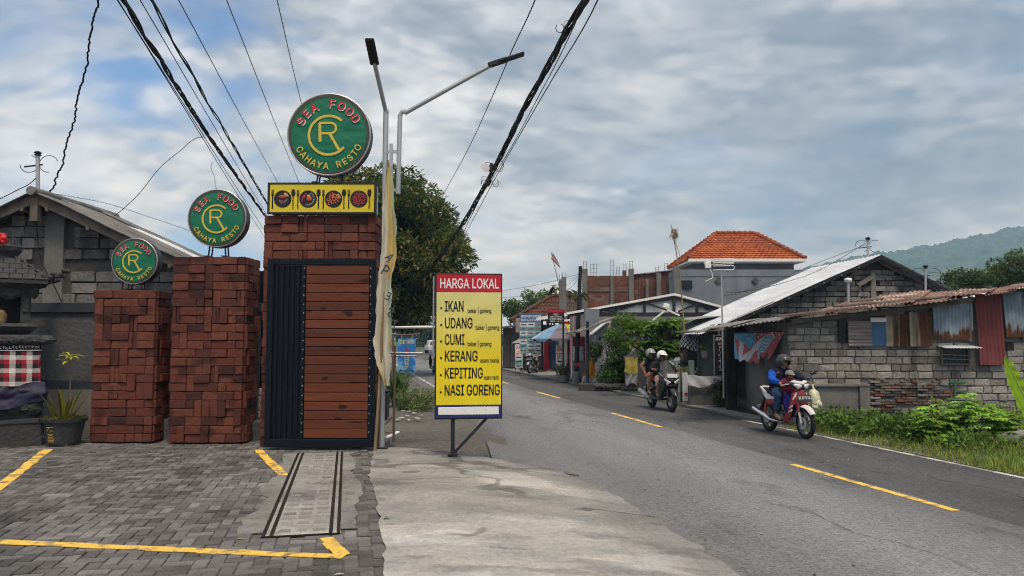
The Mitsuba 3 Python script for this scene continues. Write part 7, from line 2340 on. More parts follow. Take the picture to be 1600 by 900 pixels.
def tree(name, label, root, trunk_h, r0, crown_c, crown_r, nclump, nleaf, L, W, base, seed, tip=None, tipf=0.0, crad=1.0, group=None, shell_bias=.75, flat=0.0, droop=.25):
    rg = np.random.default_rng(seed)
    k = thing(name, label, 'tree', group)
    root, crown_c, crown_r = map(lambda q: np.asarray(q, float), (root, crown_c, crown_r))
    fork = root + [0, 0, trunk_h]
    fork[:2] += (crown_c - root)[:2] * .25
    mid = (root + fork) / 2 + rg.normal(0, r0 * .4, 3) * [1, 1, 0]
    put('trunk', MB().tube([root - [0, 0, .2], root + [0, 0, .1], mid, fork], [r0 * 1.5, r0 * 1.15, r0 * .9, r0 * .75], 10), 'bark', k)
    pts = []
    while len(pts) < nclump:
        d = rg.normal(0, 1, 3); d /= np.linalg.norm(d)
        u = rg.uniform(shell_bias - .35, 1) ** .7
        p = crown_c + d * crown_r * u * (1 + .22 * (rg.random() - .5))
        if p[2] < root[2] + trunk_h * .6 and crown_r[2] > 1: continue
        pts.append(p)
    mb, lim = MB(), MB()
    for q, p in enumerate(pts):
        s = rg.uniform(.65, 1.25) * crad
        tone = rg.uniform(.6, 1.35)
        clump(mb, p, np.array([s, s, s * (.75 - flat)]), int(nleaf * s / crad), L, W, rg, np.asarray(base) * tone, droop, tip=tip, tipf=tipf * rg.uniform(.2, 1.8))
        if q % 3 == 0:
            m_ = (fork + p) / 2 + rg.normal(0, .12, 3) * np.linalg.norm(p - fork)
            lim.tube([fork - [0, 0, .1], fork + (m_ - fork) * .5, m_, p], [r0 * .5, r0 * .36, r0 * .22, r0 * .06], 6)
    put('limbs', lim, 'bark', k)
    put('crown', mb, 'leaf', k)
    return k


tree('broad_tree', 'big dense dark green broad leaved tree behind the gate and banner', (-7.6, 38.5, -.25), 2.6, .38, (-6.4, 38.0, 6.05), (3.9, 4.0, 3.9), 140, 400, .30, .12, (.068, .108, .030), 5,
     tip=(.27, .22, .08), tipf=.22, crad=1.0)
tree('garden_tree', 'shorter dark green tree above the rusty roof, left of the taller one', P(1508, 520, 33) * [1, 1, 0] - [0, 0, .3], 2.2, .14, P(1510, 444, 33), (.85, .9, .55), 26, 130, .16, .08, (.085, .125, .05), 6, crad=.36)
tree('garden_tree', 'taller bushy green tree above the rusty roof at the right edge', P(1585, 520, 36) * [1, 1, 0] - [0, 0, .3], 2.6, .2, P(1602, 432, 36), (1.65, 1.6, .95), 44, 200, .18, .09, (.10, .155, .05), 7, crad=.5)
tree('garden_tree', 'spreading green tree beyond the right edge of the rusty roof', P(1700, 520, 37) * [1, 1, 0] - [0, 0, .3], 2.6, .2, P(1700, 430, 37), (1.8, 1.6, 1.0), 40, 200, .18, .09, (.080, .125, .045), 8, crad=.6)
for q, (px, py, Y, rx, rz, lab) in enumerate(((857, 473, 78, 1.6, .9, 'light green tree just left of the concrete posts, beyond the tiled roof'), (838, 472, 82, 1.6, 1.2, 'light green flat topped tree above the tiled roof, middle of three'), (806, 486, 80, 1.4, 1.0, 'light green tree at the left end of the tiled roof'))):
    tree('roadside_tree', lab, P(px, 530, Y) * [1, 1, 0] - [0, 0, .3], 3, .16, P(px, py, Y), (rx, rx, rz), 16, 120, .34, .17, (.11, .165, .045), 30 + q, crad=.62)
FAR_L = ['low dark tree nearest behind the blue laundry sign', 'dark tree second behind the blue laundry sign', 'dark tree third behind the blue laundry sign', 'dark tree beyond the far scooter on its left', 'taller dark tree beyond the far scooter', 'tall dark tree at the far end of the road', 'dark tree at the far end of the road on its right', 'dark tree far beyond the timber hut', 'small dark tree just beyond the timber hut']
rg0 = np.random.default_rng(77)
for q, (s, t, h, w) in enumerate(((58, -7.5, 3.2, 3.0), (72, -7.0, 4.0, 3.4), (90, -7.2, 4.2, 3.8), (112, -6.8, 5.0, 4.5), (140, -6.0, 6.0, 5.5), (185, -3.5, 8.0, 8.0), (210, 7.0, 6.0, 7.0), (150, 9.5, 4.5, 4.0), (110, 11.0, 3.6, 3.5))):
    b = RD(s, t, -.3)
    tree('shade_tree', FAR_L[q], b, h * .3, .2, b + [0, 0, h * .62], (w * .7, w * .7, h * .5), 26, 150, .38 + s * .001, .18 + s * .0006, (.050, .085, .026), 50 + q, crad=w * .28, group='trees in the far row along the road')
# behind the left houses and to the right of the road, the low green horizon
k = thing('tree_line', 'low distant line of trees on the horizon', 'trees', kind='stuff')
rg = np.random.default_rng(81); mb = MB()
for q in range(150):
    a = rg.uniform(-.95, .95); Y = rg.uniform(170, 330); x = math.tan(a) * Y
    if abs((x - (6.42 - .2105 * Y))) < 9: continue
    h = rg.uniform(2.5, 5.0)
    clump(mb, (x, Y, h * .45), np.array([h, h, h * .6]), 130, 1.2, .6, rg, (.035, .055, .02), 0)
scene_key = 'tree_line'
_count.pop('tree_line', None); labels.pop(k, None)
put('tree_line', mb, 'leaf', kind='stuff', label='low distant line of trees on the horizon', cat='trees')

# ---- the dense green bush, shrub and frangipani in front of the white house
k = thing('dense_bush', 'dense tall green bush in front of the white house', 'bush')
rg = np.random.default_rng(15); mb, st = MB(), MB()
for q in range(74):
    px, py = rg.uniform(944, 985), rg.uniform(522, 604)
    if py < 545 and px > 978 or py < 560 and px < 952: continue
    Y = 27.6 + rg.uniform(-.5, .7)
    p = P(px, py, Y)
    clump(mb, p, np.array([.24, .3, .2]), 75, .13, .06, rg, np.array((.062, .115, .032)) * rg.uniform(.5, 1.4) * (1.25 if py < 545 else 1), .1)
for q in range(16):
    px, py = rg.uniform(955, 1000), rg.uniform(494, 520)
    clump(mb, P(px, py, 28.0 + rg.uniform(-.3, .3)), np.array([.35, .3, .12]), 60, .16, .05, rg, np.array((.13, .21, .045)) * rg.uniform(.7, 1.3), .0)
for q in range(12): st.tube([P(960 + rg.uniform(-8, 8), 608, 27.6), P(960 + rg.uniform(-16, 20), 570, 27.6), P(965 + rg.uniform(-22, 30), 525, 27.8)], [.04, .03, .012], 6)
for q in range(5): st.tube([P(962 + rg.uniform(-8, 14), 560, 27.7), P(970 + rg.uniform(-14, 24), 505, 28.0)], [.025, .010], 5)
put('stem', st, 'bark', k); put('foliage', mb, 'leaf', k)
k = thing('shrub', 'pale green upright shrub between the black pole and the dense bush', 'shrub')
mb, st = MB(), MB()
for q in range(16):
    b = P(930 + rg.uniform(-3, 3), 566, 28.6); t_ = P(930 + rg.uniform(-12, 12), 536 + abs(rg.normal(0, 5)), 28.6 + rg.normal(0, .2))
    st.tube([b, (b + t_) / 2 + rg.normal(0, .04, 3), t_], [.012, .009, .005], 5)
    for u in np.linspace(.35, 1, 9): clump(mb, b + (t_ - b) * u, np.array([.06, .06, .05]), 5, .13, .05, rg, np.array((.14, .20, .06)) * rg.uniform(.6, 1.3), -.3)
put('stem', st, 'bark', k); put('foliage', mb, 'leaf', k)
k = thing('frangipani', 'frangipani tree with rosettes of long bright leaves above the grey gatehouse', 'tree')
mb, st = MB(), MB(); rg = np.random.default_rng(17)
tb_ = P(1032, 606, 24.5) * [1, 1, 0] - [0, 0, .3]
fk = P(1030, 560, 24.5)
st.tube([tb_, (tb_ + fk) / 2 + [.05, 0, 0], fk], [.10, .085, .07], 8)
for q in range(62):
    px, py = rg.uniform(982, 1066), rg.uniform(505, 564)
    if py > 545 and px < 1002: continue
    p = P(px, py, 24.5 + rg.uniform(-.7, .7))
    m_ = fk + (p - fk) * .55 + [0, 0, -.06]
    st.tube([fk, m_, p], [.05, .035, .02], 6)
    tone = rg.uniform(.6, 1.5)
    for j_ in range(20):
        a = j_ * 2.4 + rg.uniform(0, .5); el = rg.uniform(.1, 1.1)
        vf = leaf_strip(p + [0, 0, .03 * el], (math.cos(a), math.sin(a), 0), rg.uniform(.32, .50), .105, (el, el - .9), 4, fold=.18)
        mb.add(vf, col=np.array((.12, .235, .04)) * tone * rg.uniform(.75, 1.25))
put('trunk', st, 'bark', k); put('foliage', mb, 'leaf', k)
mb = MB()
for q in range(34):
    p = P(rg.uniform(983, 1001), rg.uniform(535, 546), 25.6); a = rg.uniform(0, 6.28)
    mb.add(leaf_strip(p, (math.cos(a), math.sin(a), 0), .2, .09, (rg.uniform(.2, 1.2), rg.uniform(-.3, .4)), 3), col=np.array((.62, .36, .03)) * rg.uniform(.8, 1.2))
put('yellow_leaves', mb, 'leaf', label='spray of orange yellow leaves above the left yellow cloth pedestal', cat='leaves', kind='stuff')


def tuft(mb, c, n, L, W, rg, col, spread=.3, lean=.6):
    for q in range(n):
        a = rg.uniform(0, 6.28); rr = spread * math.sqrt(rg.random())
        mb.add(leaf_strip((c[0] + rr * math.cos(a), c[1] + rr * math.sin(a), c[2]), (math.cos(a + rg.normal(0, .8)), math.sin(a + rg.normal(0, .8)), 0), L * rg.uniform(.6, 1.2), W, (rg.uniform(1.0, 1.5), rg.uniform(-lean, .9)), 4), col=np.asarray(col) * rg.uniform(.6, 1.35))


k = thing('grassy_pot_plant', 'potted plant with thin dry green leaves between the pavement sign and red kiosk', 'plant')
rg = np.random.default_rng(19)
mb = MB(); c = P(881, 594, 32.2); tuft(mb, (c[0], 32.2, .1), 110, .85, .03, rg, (.09, .085, .035), .25, .2); put('leaves', mb, 'leaf', k)
put('pot', MB().lathe([(0, -.14), (.2, -.14), (.27, .15), (.24, .15), (0, .1)], 14, None, (c[0], 32.2, 0)), 'cement', k)
k = thing('white_flower_plant', 'small leafy plant with white flowers beside the orange cloth pedestal', 'plant')
mb = MB()
for q in range(26): clump(mb, P(rg.uniform(936, 950), rg.uniform(572, 602), 28.6), np.array([.14, .14, .12]), 26, .10, .045, rg, np.array((.14, .21, .05)) * rg.uniform(.5, 1.3))
put('foliage', mb, 'leaf', k)
mb = MB()
for (px, py) in ((943, 577), (944, 580), (941, 582)): mb.ball(P(px, py, 28.3), .045, 1, col=(.6, .6, .58))
put('flower', mb, 'matte_vc', k)

# ---- plants beside the road on the left
k = thing('dracaena', 'dark green spiky plant below the blue laundry sign', 'plant')
rg = np.random.default_rng(23); mb = MB(); YL = 21.0
c = P(620, 628, YL)
for hh in (.1, .3, .5): tuft(mb, (c[0], YL, hh - .2), 44, .62, .055, rg, (.08, .15, .04), .22, .3)
put('leaves', mb, 'leaf', k)
put('stem', MB().tube([(c[0], YL, -.3), (c[0], YL, .35)], [.05, .03], 6), 'bark', k)
mb = MB()
for q in range(60):
    px = rg.uniform(626, 674); py = rg.uniform(612, 640) + (px - 640) * .05
    clump(mb, P(px, py, 20.0 + rg.uniform(-.6, .6)), np.array([.16, .16, .12]), 40, .09, .035, rg, np.array((.17, .22, .08)) * rg.uniform(.5, 1.3))
put('weeds', mb, 'leaf', kind='stuff', label='pale green weeds beside the dracaena at the left roadside', cat='weeds')
mb = MB()
for q in range(16):
    p = G(rg.uniform(612, 662), rg.uniform(636, 660), -.2); mb.box(p + [0, 0, .03], (rg.uniform(.05, .16), rg.uniform(.04, .1), .03), rotz(rg.uniform(0, 3)), .006, col=np.array((.5, .5, .48)) * rg.uniform(.4, 1))
put('litter', mb, 'paint_vc', kind='stuff', label='scraps of pale litter at the left roadside', cat='litter')

# ---- the grassy verge on the right
def verge_edge(y): return (6.42 - .2105 * y) + 2.66 / .9786


rg = np.random.default_rng(29)
N = 17000
ys_ = 16.3 - 8.8 * rg.random(N) ** .62
xe = verge_edge(ys_)
depth = np.where(ys_ > 13.6, np.minimum(4.0, (16.4 - ys_) * 1.3 + .55), 3.4)
lat = rg.random(N) ** 1.25
xs_ = xe + lat * depth
ok = (ys_ < 16.3) & (xs_ < 14)
xs_, ys_, lat = xs_[ok], ys_[ok], lat[ok]
nn = meshkit.fbm(np.stack([xs_ * 1.3, ys_ * 1.3, 0 * xs_], -1), 3, 3)
zg = ground_z(xs_, ys_)
h = (.04 + .19 * nn ** 1.6 + .07 * np.clip(lat * 2, 0, 1)) * rg.uniform(.5, 1.3, len(xs_)) * np.where(lat * 3 < .12, .55, 1)
a = rg.uniform(0, 6.28, len(xs_)); ln = rg.uniform(.15, .8, len(xs_))
base = np.stack([xs_, ys_, zg - .01], 1); dirn = np.stack([np.cos(a) * ln, np.sin(a) * ln, 1 + 0 * a], 1)
tipv = base + dirn * h[:, None]; midp = base + dirn * h[:, None] * .5 + [0, 0, 0] + np.stack([-np.cos(a), -np.sin(a), 0 * a], 1) * (h * .08)[:, None]
sd = np.stack([-np.sin(a), np.cos(a), 0 * a], 1) * .006 * rg.uniform(.7, 1.6, (len(xs_), 1))
V = np.stack([base - sd, base + sd, midp - sd * .9, midp + sd * .9, tipv], 1).reshape(-1, 3)
b = np.arange(len(xs_))[:, None] * 5
Fg = np.stack([b + [0, 1, 3], b + [0, 3, 2], b + [2, 3, 4]], 1).reshape(-1, 3)
tone = (np.array([[.235, .34, .06]]) * rg.uniform(.55, 1.35, (len(xs_), 1)) * (.7 + .6 * nn[:, None]))
tone = np.where((rg.random(len(xs_)) < .2)[:, None], np.array([[.27, .24, .11]]), tone)
mb = MB(); mb.add((V, Fg), col=np.repeat(tone, 5, axis=0))
put('verge_grass', mb, 'leaf', kind='stuff', label='green grass growing on the verge below the patched shed', cat='grass')
mb = MB()
for q in range(95):
    y = rg.uniform(12.6, 16.0); x = verge_edge(y) + rg.uniform(.35, 2.2) * (1 if y < 15 else .6)
    hz = rg.uniform(.02, .26) * (1.3 if y > 14 else .7)
    clump(mb, (x, y, -.18 + hz), np.array([.17, .17, .10]), 30, .11, .075, rg, np.array((.115, .205, .045)) * rg.uniform(.5, 1.4), .1)
put('verge_weeds', mb, 'leaf', kind='stuff', label='broad leaved weeds heaped against the shed wall', cat='weeds')
k = thing('leafy_bush', 'bright green leafy bush against the shed wall below the tall red sheet', 'bush')
mb, st = MB(), MB(); rg = np.random.default_rng(37); YB_ = 13.9
for q in range(120):
    u = rg.uniform(-1, 1); px = 1508 + u * 80; top = 632 + 22 * u * u + rg.normal(0, 5)
    py = top + (696 - top) * rg.random() ** 1.3
    Y = YB_ + rg.uniform(-.55, .55) ; p = P(px, py, Y)
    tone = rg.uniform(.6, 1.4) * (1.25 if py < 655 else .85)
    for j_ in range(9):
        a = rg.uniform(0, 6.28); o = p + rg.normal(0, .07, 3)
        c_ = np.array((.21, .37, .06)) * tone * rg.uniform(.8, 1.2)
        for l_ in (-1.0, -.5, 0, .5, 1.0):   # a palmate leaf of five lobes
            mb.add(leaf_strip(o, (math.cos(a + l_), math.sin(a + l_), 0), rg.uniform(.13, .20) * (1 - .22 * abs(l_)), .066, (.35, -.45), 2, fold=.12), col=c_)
    if q % 3 == 0: st.tube([(P(1508, 690, YB_) * [1, 1, 0]) + [rg.normal(0, .2), 0, -.25], (P(1508 + u * 40, 676, YB_)), p], [.02, .013, .005], 5)
for (px, py) in ((1462, 624), (1510, 628), (1462, 640), (1590, 640), (1575, 642)):
    p = P(px, py, YB_); st.tube([P(px + (1508 - px) * .2, 672, YB_), p], [.01, .005], 5)
    for j_ in range(10): clump(mb, p - [0, 0, .03 * j_], np.array([.07, .07, .04]), 5, .09, .045, rg, np.array((.22, .29, .06)), 0)
put('stem', st, 'bark', k); put('foliage', mb, 'leaf', k)
k = thing('banana_plant', 'banana plant with one large bright green leaf entering at the right edge', 'plant')
YBn = 11.6
p0b, p1b = P(1640, 700, YBn), P(1571, 557, YBn)
put('stem', MB().tube([P(1668, 790, YBn) * [1, 1, 0] + [0, 0, -.3], P(1664, 740, YBn), P(1650, 700, YBn)], [.09, .075, .05], 10), 'leaf' if False else 'pale_green', k)
mid_ = [np.array(q) for q in (P(1652, 705, YBn), P(1618, 652, YBn), P(1590, 600, YBn), P(1571, 558, YBn))]
def bl(u, w):
    m_ = np.stack([np.interp(u, [0, .4, .72, 1], [q[c] for q in mid_]) for c in range(3)], 1)
    wd = np.interp(u, [0, .12, .3, .55, .8, .93, 1], [.02, .09, .125, .13, .11, .07, .012])
    s = (w - .5) * 2
    px_ = np.stack([s * wd * .86, -np.abs(s) * wd * .25 + .08 * np.sin(u * 3), s * wd * .48], 1)
    rip = .012 * np.sin(u * 60 + s * 3) * np.abs(s)
    return m_ + px_ + np.stack([rip, rip, rip], 1)
put('leaf', MB().grid(bl, 60, 12, col=(.30, .50, .04)), 'leaf', k)
put('midrib', MB().tube([m_ + [0, -.01, 0] for m_ in mid_], [.016, .012, .009, .004], 6, col=(.28, .38, .09)), 'paint_vc', k)
for a in (1, 2):
    put('leaf', MB().add(leaf_strip(P(1655, 706, YBn), (1.0, .3 * (a - 1.5), 0), 1.3, .34, (1.1 - .3 * a, -.5), 10, fold=.15), col=(.12, .24, .03)), 'leaf', k)
mm = carve(P(1592, 697, 13.2), np.array([.42, .35, .26]), 12, .25)
put('boulder', MB().add(mm), 'cement', label='pale boulder in the grass right of the leafy bush', cat='stone')
# small grass beside the planter and the low wall
mb = MB(); rg = np.random.default_rng(41)
for q in range(700):
    px = rg.uniform(928, 1000); y = rg.uniform(25.4, 29.0); x = (px - 800) / LENS * y
    if x > verge_edge(y) + .05: mb.add(leaf_strip((x, y, -.15), (rg.normal(), rg.normal(), 0), rg.uniform(.08, .22), .014, (1.3, .3), 2), col=np.array((.105, .12, .04)) * rg.uniform(.6, 1.3))
put('pavement_grass', mb, 'leaf', kind='stuff', label='short dry grass in front of the low stone planter', cat='grass')
mb = MB()
for q in range(30): clump(mb, P(rg.uniform(1115, 1140), rg.uniform(612, 634), 19.9 if q % 2 else 20.2), np.array([.10, .1, .08]), 20, .08, .02, rg, np.array((.06, .09, .03)) * rg.uniform(.6, 1.3))
for q in range(14): clump(mb, P(rg.uniform(1108, 1126), rg.uniform(596, 612), 20.1), np.array([.10, .08, .06]), 16, .07, .025, rg, np.array((.05, .06, .03)))
put('wall_weeds', mb, 'leaf', kind='stuff', label='tufts of weeds at the foot of the low cement wall', cat='weeds')
k = thing('window_plant', 'small yellow green plant in a pot on the pillar left of the kiosk', 'plant')
mb = MB(); c = P(1100, 548, 21.0); tuft(mb, c, 30, .22, .04, rg, (.17, .22, .03), .05, .3); put('leaves', mb, 'leaf', k)
put('pot', MB().lathe([(0, -.2), (.07, -.2), (.10, 0), (.08, 0), (0, -.03)], 12, None, c), 'cement', k)

# ---- the wooded hill far behind the right-hand houses
def hill_z(x, y):
    r = np.interp(x / y * LENS + 800, [900, 1150, 1255, 1330, 1450, 1520, 1600, 1750, 2100, 2600, 3400, 4200], [516, 470, 417, 399, 381, 367, 349, 335, 325, 330, 350, 380])
    top = (530 - r) / LENS * 1500
    u = np.clip((y - 650) / 850, 0, 1)
    prof = u ** 1.25
    back = np.clip(1 - (y - 1500) / 500, 0, 1)
    p = np.stack([x * .0035, y * .0035, 0 * x], -1)
    rough = (meshkit.fbm(p, 4, 4) - .5) * 70 * np.clip(u, 0, 1) * (1.1 - u)
    tr_ = (meshkit.fbm(np.stack([x * .055, y * .055, 0 * x], -1), 3, 14) - .5) * 17 * np.clip(u * 3, 0, 1) + (meshkit.noise(np.stack([x * .16, y * .16, 0 * x], -1), 3) - .5) * 7 * np.clip(u * 3, 0, 1)
    return -2 + np.maximum(top, 0) * prof * np.where(y > 1500, back, 1) + rough + tr_


xs2 = np.linspace(60, 1850, 340); ys2 = np.concatenate([np.linspace(640, 1540, 190), np.linspace(1550, 1740, 8)])
xx, yy = np.meshgrid(xs2, ys2, indexing='ij')
zz = hill_z(xx, yy)
i, j = np.meshgrid(np.arange(len(xs2) - 1), np.arange(len(ys2) - 1), indexing='ij')
a = i * len(ys2) + j
q = np.stack([a, a + len(ys2), a + len(ys2) + 1, a + 1], -1).reshape(-1, 4)
mb = MB(); mb.add((np.stack([xx, yy, zz], -1).reshape(-1, 3), np.vstack([q[:, [0, 1, 2]], q[:, [0, 2, 3]]])))
put('hill', mb, 'forest', kind='structure', label='hazy wooded hill behind the houses on the right')
# ================================================================== CABLES, POLES, SMALL THINGS


def smooth_path(pts, n=40):
    from scipy.interpolate import PchipInterpolator
    pts = np.asarray(pts, float); t = np.concatenate([[0], np.cumsum(np.linalg.norm(np.diff(pts, axis=0), axis=1))])
    f = PchipInterpolator(t, pts); return f(np.linspace(0, t[-1], n))


def bundle(label, pts, r, strands=6, twist=3.0, n=160, name='cable_bundle', loose=.0, seed=1):
    k = thing(name, label, 'cable')
    c = smooth_path(pts, n); L = np.concatenate([[0], np.cumsum(np.linalg.norm(np.diff(c, axis=0), axis=1))])
    t = np.gradient(c, axis=0); t /= np.linalg.norm(t, axis=1, keepdims=True)
    a = np.cross(t, [0, 0, 1.0]); a /= np.linalg.norm(a, axis=1, keepdims=True); b = np.cross(a, t)
    rg = np.random.default_rng(seed)
    for s in range(strands):
        ph = s * 2 * PI / strands + L * twist * rg.uniform(.8, 1.2)
        rr = r * (.62 + .25 * meshkit.noise(np.stack([L * .9, 0 * L + s * 3.3, 0 * L], -1), seed)) * (1 + loose * L / L[-1] * rg.uniform(0, 3))
        p = c + a * (rr * np.cos(ph))[:, None] + b * (rr * np.sin(ph))[:, None]
        put('strand', MB().tube(p, r * .40, 6), 'cable', k)
    return k, c


def Z(px, py, z): return G(px, py, z)


def wire(label, pts, r=.008, name='wire', n=40):
    return put(name, MB().tube(smooth_path(pts, n), r, 6), 'cable', label=label, cat='cable')


far = lambda p, q, d: q + (q - p) / np.linalg.norm(q - p) * d
a, b, c_ = Z(192, 0, 6.3), Z(330, 218, 6.2), Z(420, 345, 6.2)
bundle('thick twisted black cable bundle crossing the sky left of the large round sign, outer one', [far(b, a, 4), a, b, c_, far(b, c_, 30)], .040, 6, 3.2, 240)
a, b, c_ = Z(236, 0, 6.6), Z(322, 155, 6.5), Z(421, 324, 6.5)
bundle('thick black cable bundle crossing the sky nearer to the large round sign', [far(b, a, 4), a, b, c_, far(b, c_, 30)], .031, 4, 2.2, 240, seed=2)
for (p, q, z, lab) in (((184, 0), (414, 372), 6.0, 'thin wire lowest on the left beside the thick cable bundles'), ((214, 48), (417, 366), 6.05, 'second thin wire beside the outer thick cable bundle'), ((219, 0), (424, 348), 6.7, 'thin wire between the two thick cable bundles'),
                       ((279, 0), (432, 282), 7.2, 'thin wire right of the thick cable bundles, reaching the left end of the menu box'), ((354, 0), (466, 282), 7.6, 'thin wire running to the foot of the large round sign'), ((433, 0), (470, 158), 8.0, 'thin wire running to the top left of the large round sign')):
    a, b = Z(*p, z), Z(*q, z); wire(lab, [far(b, a, 4), a, (a + b) / 2 - [0, 0, .03], b, far(a, b, 30)], .009)
b = Z(318, 214, 6.2)
wire('thin curved service wire from the cable bundle to the block house roof', [b, P(290, 228, 16.0), P(250, 262, 15.6), P(215, 305, 15.3), P(178, 338, 15.0)], .007)
wire('short loose wire hanging from the cables above the medium sign', [Z(332, 254, 6.1), P(335, 275, 22), P(338, 297, 22)], .006)
mb_pts = [(157, -20), (152, 12), (144, 38), (140, 65), (136, 98), (128, 128), (121, 155), (117, 185), (107, 213), (101, 238), (98, 258), (90, 272), (84, 292), (77, 300)]
rg = np.random.default_rng(5)
path = smooth_path([P(x, y, 13 + 4.3 * i_ / 13) for i_, (x, y) in enumerate(mb_pts)], 120) + rg.normal(0, .010, (120, 3))
k = put('crinkled_wire', MB().tube(path, .017, 6), 'cable', label='crinkled double wire falling from the sky to the roof of the block house', cat='cable')
k = service_pole(P(59, 244, 17.4), P(59, 330, 17.4), 'service pole with a black cap on the roof of the block house', .045, cross=True)
wire('wire sagging from the block house pole to the left', [P(58, 276, 17.4), P(45, 288, 17.2), P(25, 298, 17.0), P(-20, 320, 16.8)], .010)
wire('thin wire from the block house pole towards the medium sign', [P(66, 300, 17.4), P(150, 314, 18.5), P(230, 338, 20), P(300, 362, 22)], .006)
# the bundle on the right of the lamp
pts = [P(960, -70, 8.0), P(915, 0, 9.7), P(882, 55, 11.2), P(830, 150, 14.0), P(770, 268, 19.0), P(715, 362, 25.5), P(672, 420, 31.0), P(640, 452, 34.5), P(618, 470, 36.5)]
k, cen = bundle('heavy black cable bundle crossing from the top of the sky down to the big tree', pts, .047, 7, 1.6, 260, loose=.5, seed=4)
for (px, py, Y, s) in ((884, 50, 11.1, 1.0), (768, 262, 18.8, 1.5), (763, 285, 19.3, 1.3)):
    c = P(px, py, Y); rg = np.random.default_rng(int(px))
    put('clamp', MB().box(c, (.10 * s, .12, .14 * s), roty(.5), .02), 'black_metal', k)
    for q in range(4):
        o = c + [rg.uniform(-.1, .16) * s, -.05, rg.uniform(-.12, .1) * s]; a0 = rg.uniform(0, 6)
        put('wire_loop', MB().tube([o + [.06 * s * math.cos(t), rg.normal(0, .004), .07 * s * math.sin(t)] for t in np.linspace(a0, a0 + 5.2, 12)], .006 * s, 5), 'steel' if q % 2 else 'cable', k)
c = P(758, 262, 18.7); put('tag', MB().lathe([(0, 0), (.09, .0), (.12, .012), (0, .014)], 14, rotx(1.3) @ roty(.4), c), 'steel', k)
wire('thin wire just right of the heavy cable bundle', [P(950, -30, 9.0), P(934, 0, 9.7), P(870, 112, 12.4), P(800, 232, 17), P(722, 374, 27), P(700, 410, 31)], .010)
wire('second thin wire under the heavy cable bundle', [P(925, -20, 9.4), P(905, 22, 10.4), P(850, 135, 13.5), P(800, 228, 17), P(745, 318, 22), P(716, 370, 27)], .008)
wire('short wire branching from the heavy cable bundle towards the tree', [P(752, 305, 20.5), P(735, 340, 24), P(718, 378, 28), P(708, 400, 31)], .012)
wire('thin wire passing behind the right lamp head towards the tree', [P(850, -40, 9.5), P(836, 0, 10.5), P(796, 88, 13.5), P(745, 205, 19), P(690, 310, 28), P(676, 340, 33)], .010)
# wires in front of the far houses
for pts_, lab in (([P(700, 462, 34), P(800, 452, 32.5), P(905, 428, 31)], 'wire from the black pole to the left, uppermost'), ([P(905, 430, 31), P(889, 444, 36), P(883, 440, 41)], 'short wire from the black pole down to the concrete posts'), ([P(905, 432, 31), P(893, 448, 37), P(884, 455, 41)], 'second short wire from the black pole down to the concrete posts'),
                  ([P(700, 468, 44), P(800, 464, 42), P(876, 459, 41)], 'wire from the concrete posts to the left'), ([P(886, 452, 41), P(900, 466, 38), P(960, 470, 33), P(1050, 470, 30)], 'wire from the concrete posts towards the truss hall'),
                  ([P(1354, 382, 25.1), P(1300, 402, 25.0), P(1180, 450, 23.0), P(1132, 460, 19.4)], 'wire from the ridge pole down to the aerial pole'), ([P(1450, 425, 22.4), P(1530, 430, 22.6), P(1640, 428, 23)], 'wire from the short grey service pole to the right'),
                  ([P(1134, 456, 19.3), P(1250, 434, 23), P(1352, 380, 25.2)], 'second wire up to the ridge pole')):
    wire(lab, pts_, .008)
# ---- festival bamboo poles
k = thing('bamboo_penjor', 'tall bent bamboo festival pole with a dry tuft in front of the blue grey house', 'pole')
YPj = 22.5
pj = smooth_path([P(1072, 600, YPj), P(1068, 500, YPj), P(1062, 430, YPj), P(1055, 385, YPj), P(1049, 352, YPj)], 30)
put('pole', MB().tube(pj, np.linspace(.03, .012, 30), 8), 'bamboo', k)
put('branch', MB().tube(smooth_path([P(1051, 368, YPj), P(1055, 378, YPj), P(1060, 392, YPj), P(1064, 408, YPj)], 12), .010, 5), 'bamboo', k)
mb = MB(); rg = np.random.default_rng(3)
for q in range(80): mb.add(leaf_strip(P(1054 + rg.normal(0, 1.5), 362 + rg.uniform(-6, 8), YPj), (rg.normal(), rg.normal(), 0), .17, .03, (rg.uniform(-1, .6), -1.3), 3), col=np.array((.32, .25, .12)) * rg.uniform(.6, 1.2))
put('dry_tuft', mb, 'leaf', k)
mb = MB()
for q in range(60): mb.add(leaf_strip(P(1068 + rg.normal(0, 2.5), 552 + rg.uniform(-12, 12), YPj - .1), (rg.normal(), rg.normal(), 0), .2, .03, (rg.uniform(-.5, .8), -1.3), 3), col=np.array((.40, .30, .20)) * rg.uniform(.6, 1.2))
put('palm_ornament', mb, 'leaf', k)
k = thing('flag_stick', 'thin leaning stick with a wisp of red and white cloth beside the concrete posts', 'stick')
YFs = 43
put('stick', MB().tube([P(878, 470, YFs), P(870, 430, YFs), P(861, 394, YFs)], [.03, .025, .02], 6), 'old_timber', k)
put('cloth', MB().grid(lambda u, w: P(861, 395, YFs) + np.stack([.10 + .32 * w + .22 * u * w - .1 * u, .06 * np.sin(u * 6), -.35 * u - .55 * w], 1), 6, 6, col=(.34, .20, .19)), 'cloth_vc', k)
mb = MB()
for (px, py) in ((869, 452), (886, 456), (905, 460)):
    for q in range(24): mb.add(leaf_strip(P(px + rg.normal(0, 3), py + rg.normal(0, 3), 42.5), (rg.normal(), rg.normal(), 0), .6, .16, (rg.uniform(-.2, 1), -1.0), 4), col=np.array((.085, .10, .03)) * rg.uniform(.6, 1.3))
put('young_trees', mb, 'leaf', kind='stuff', label='sparse leafy twigs between the concrete posts', cat='plant')
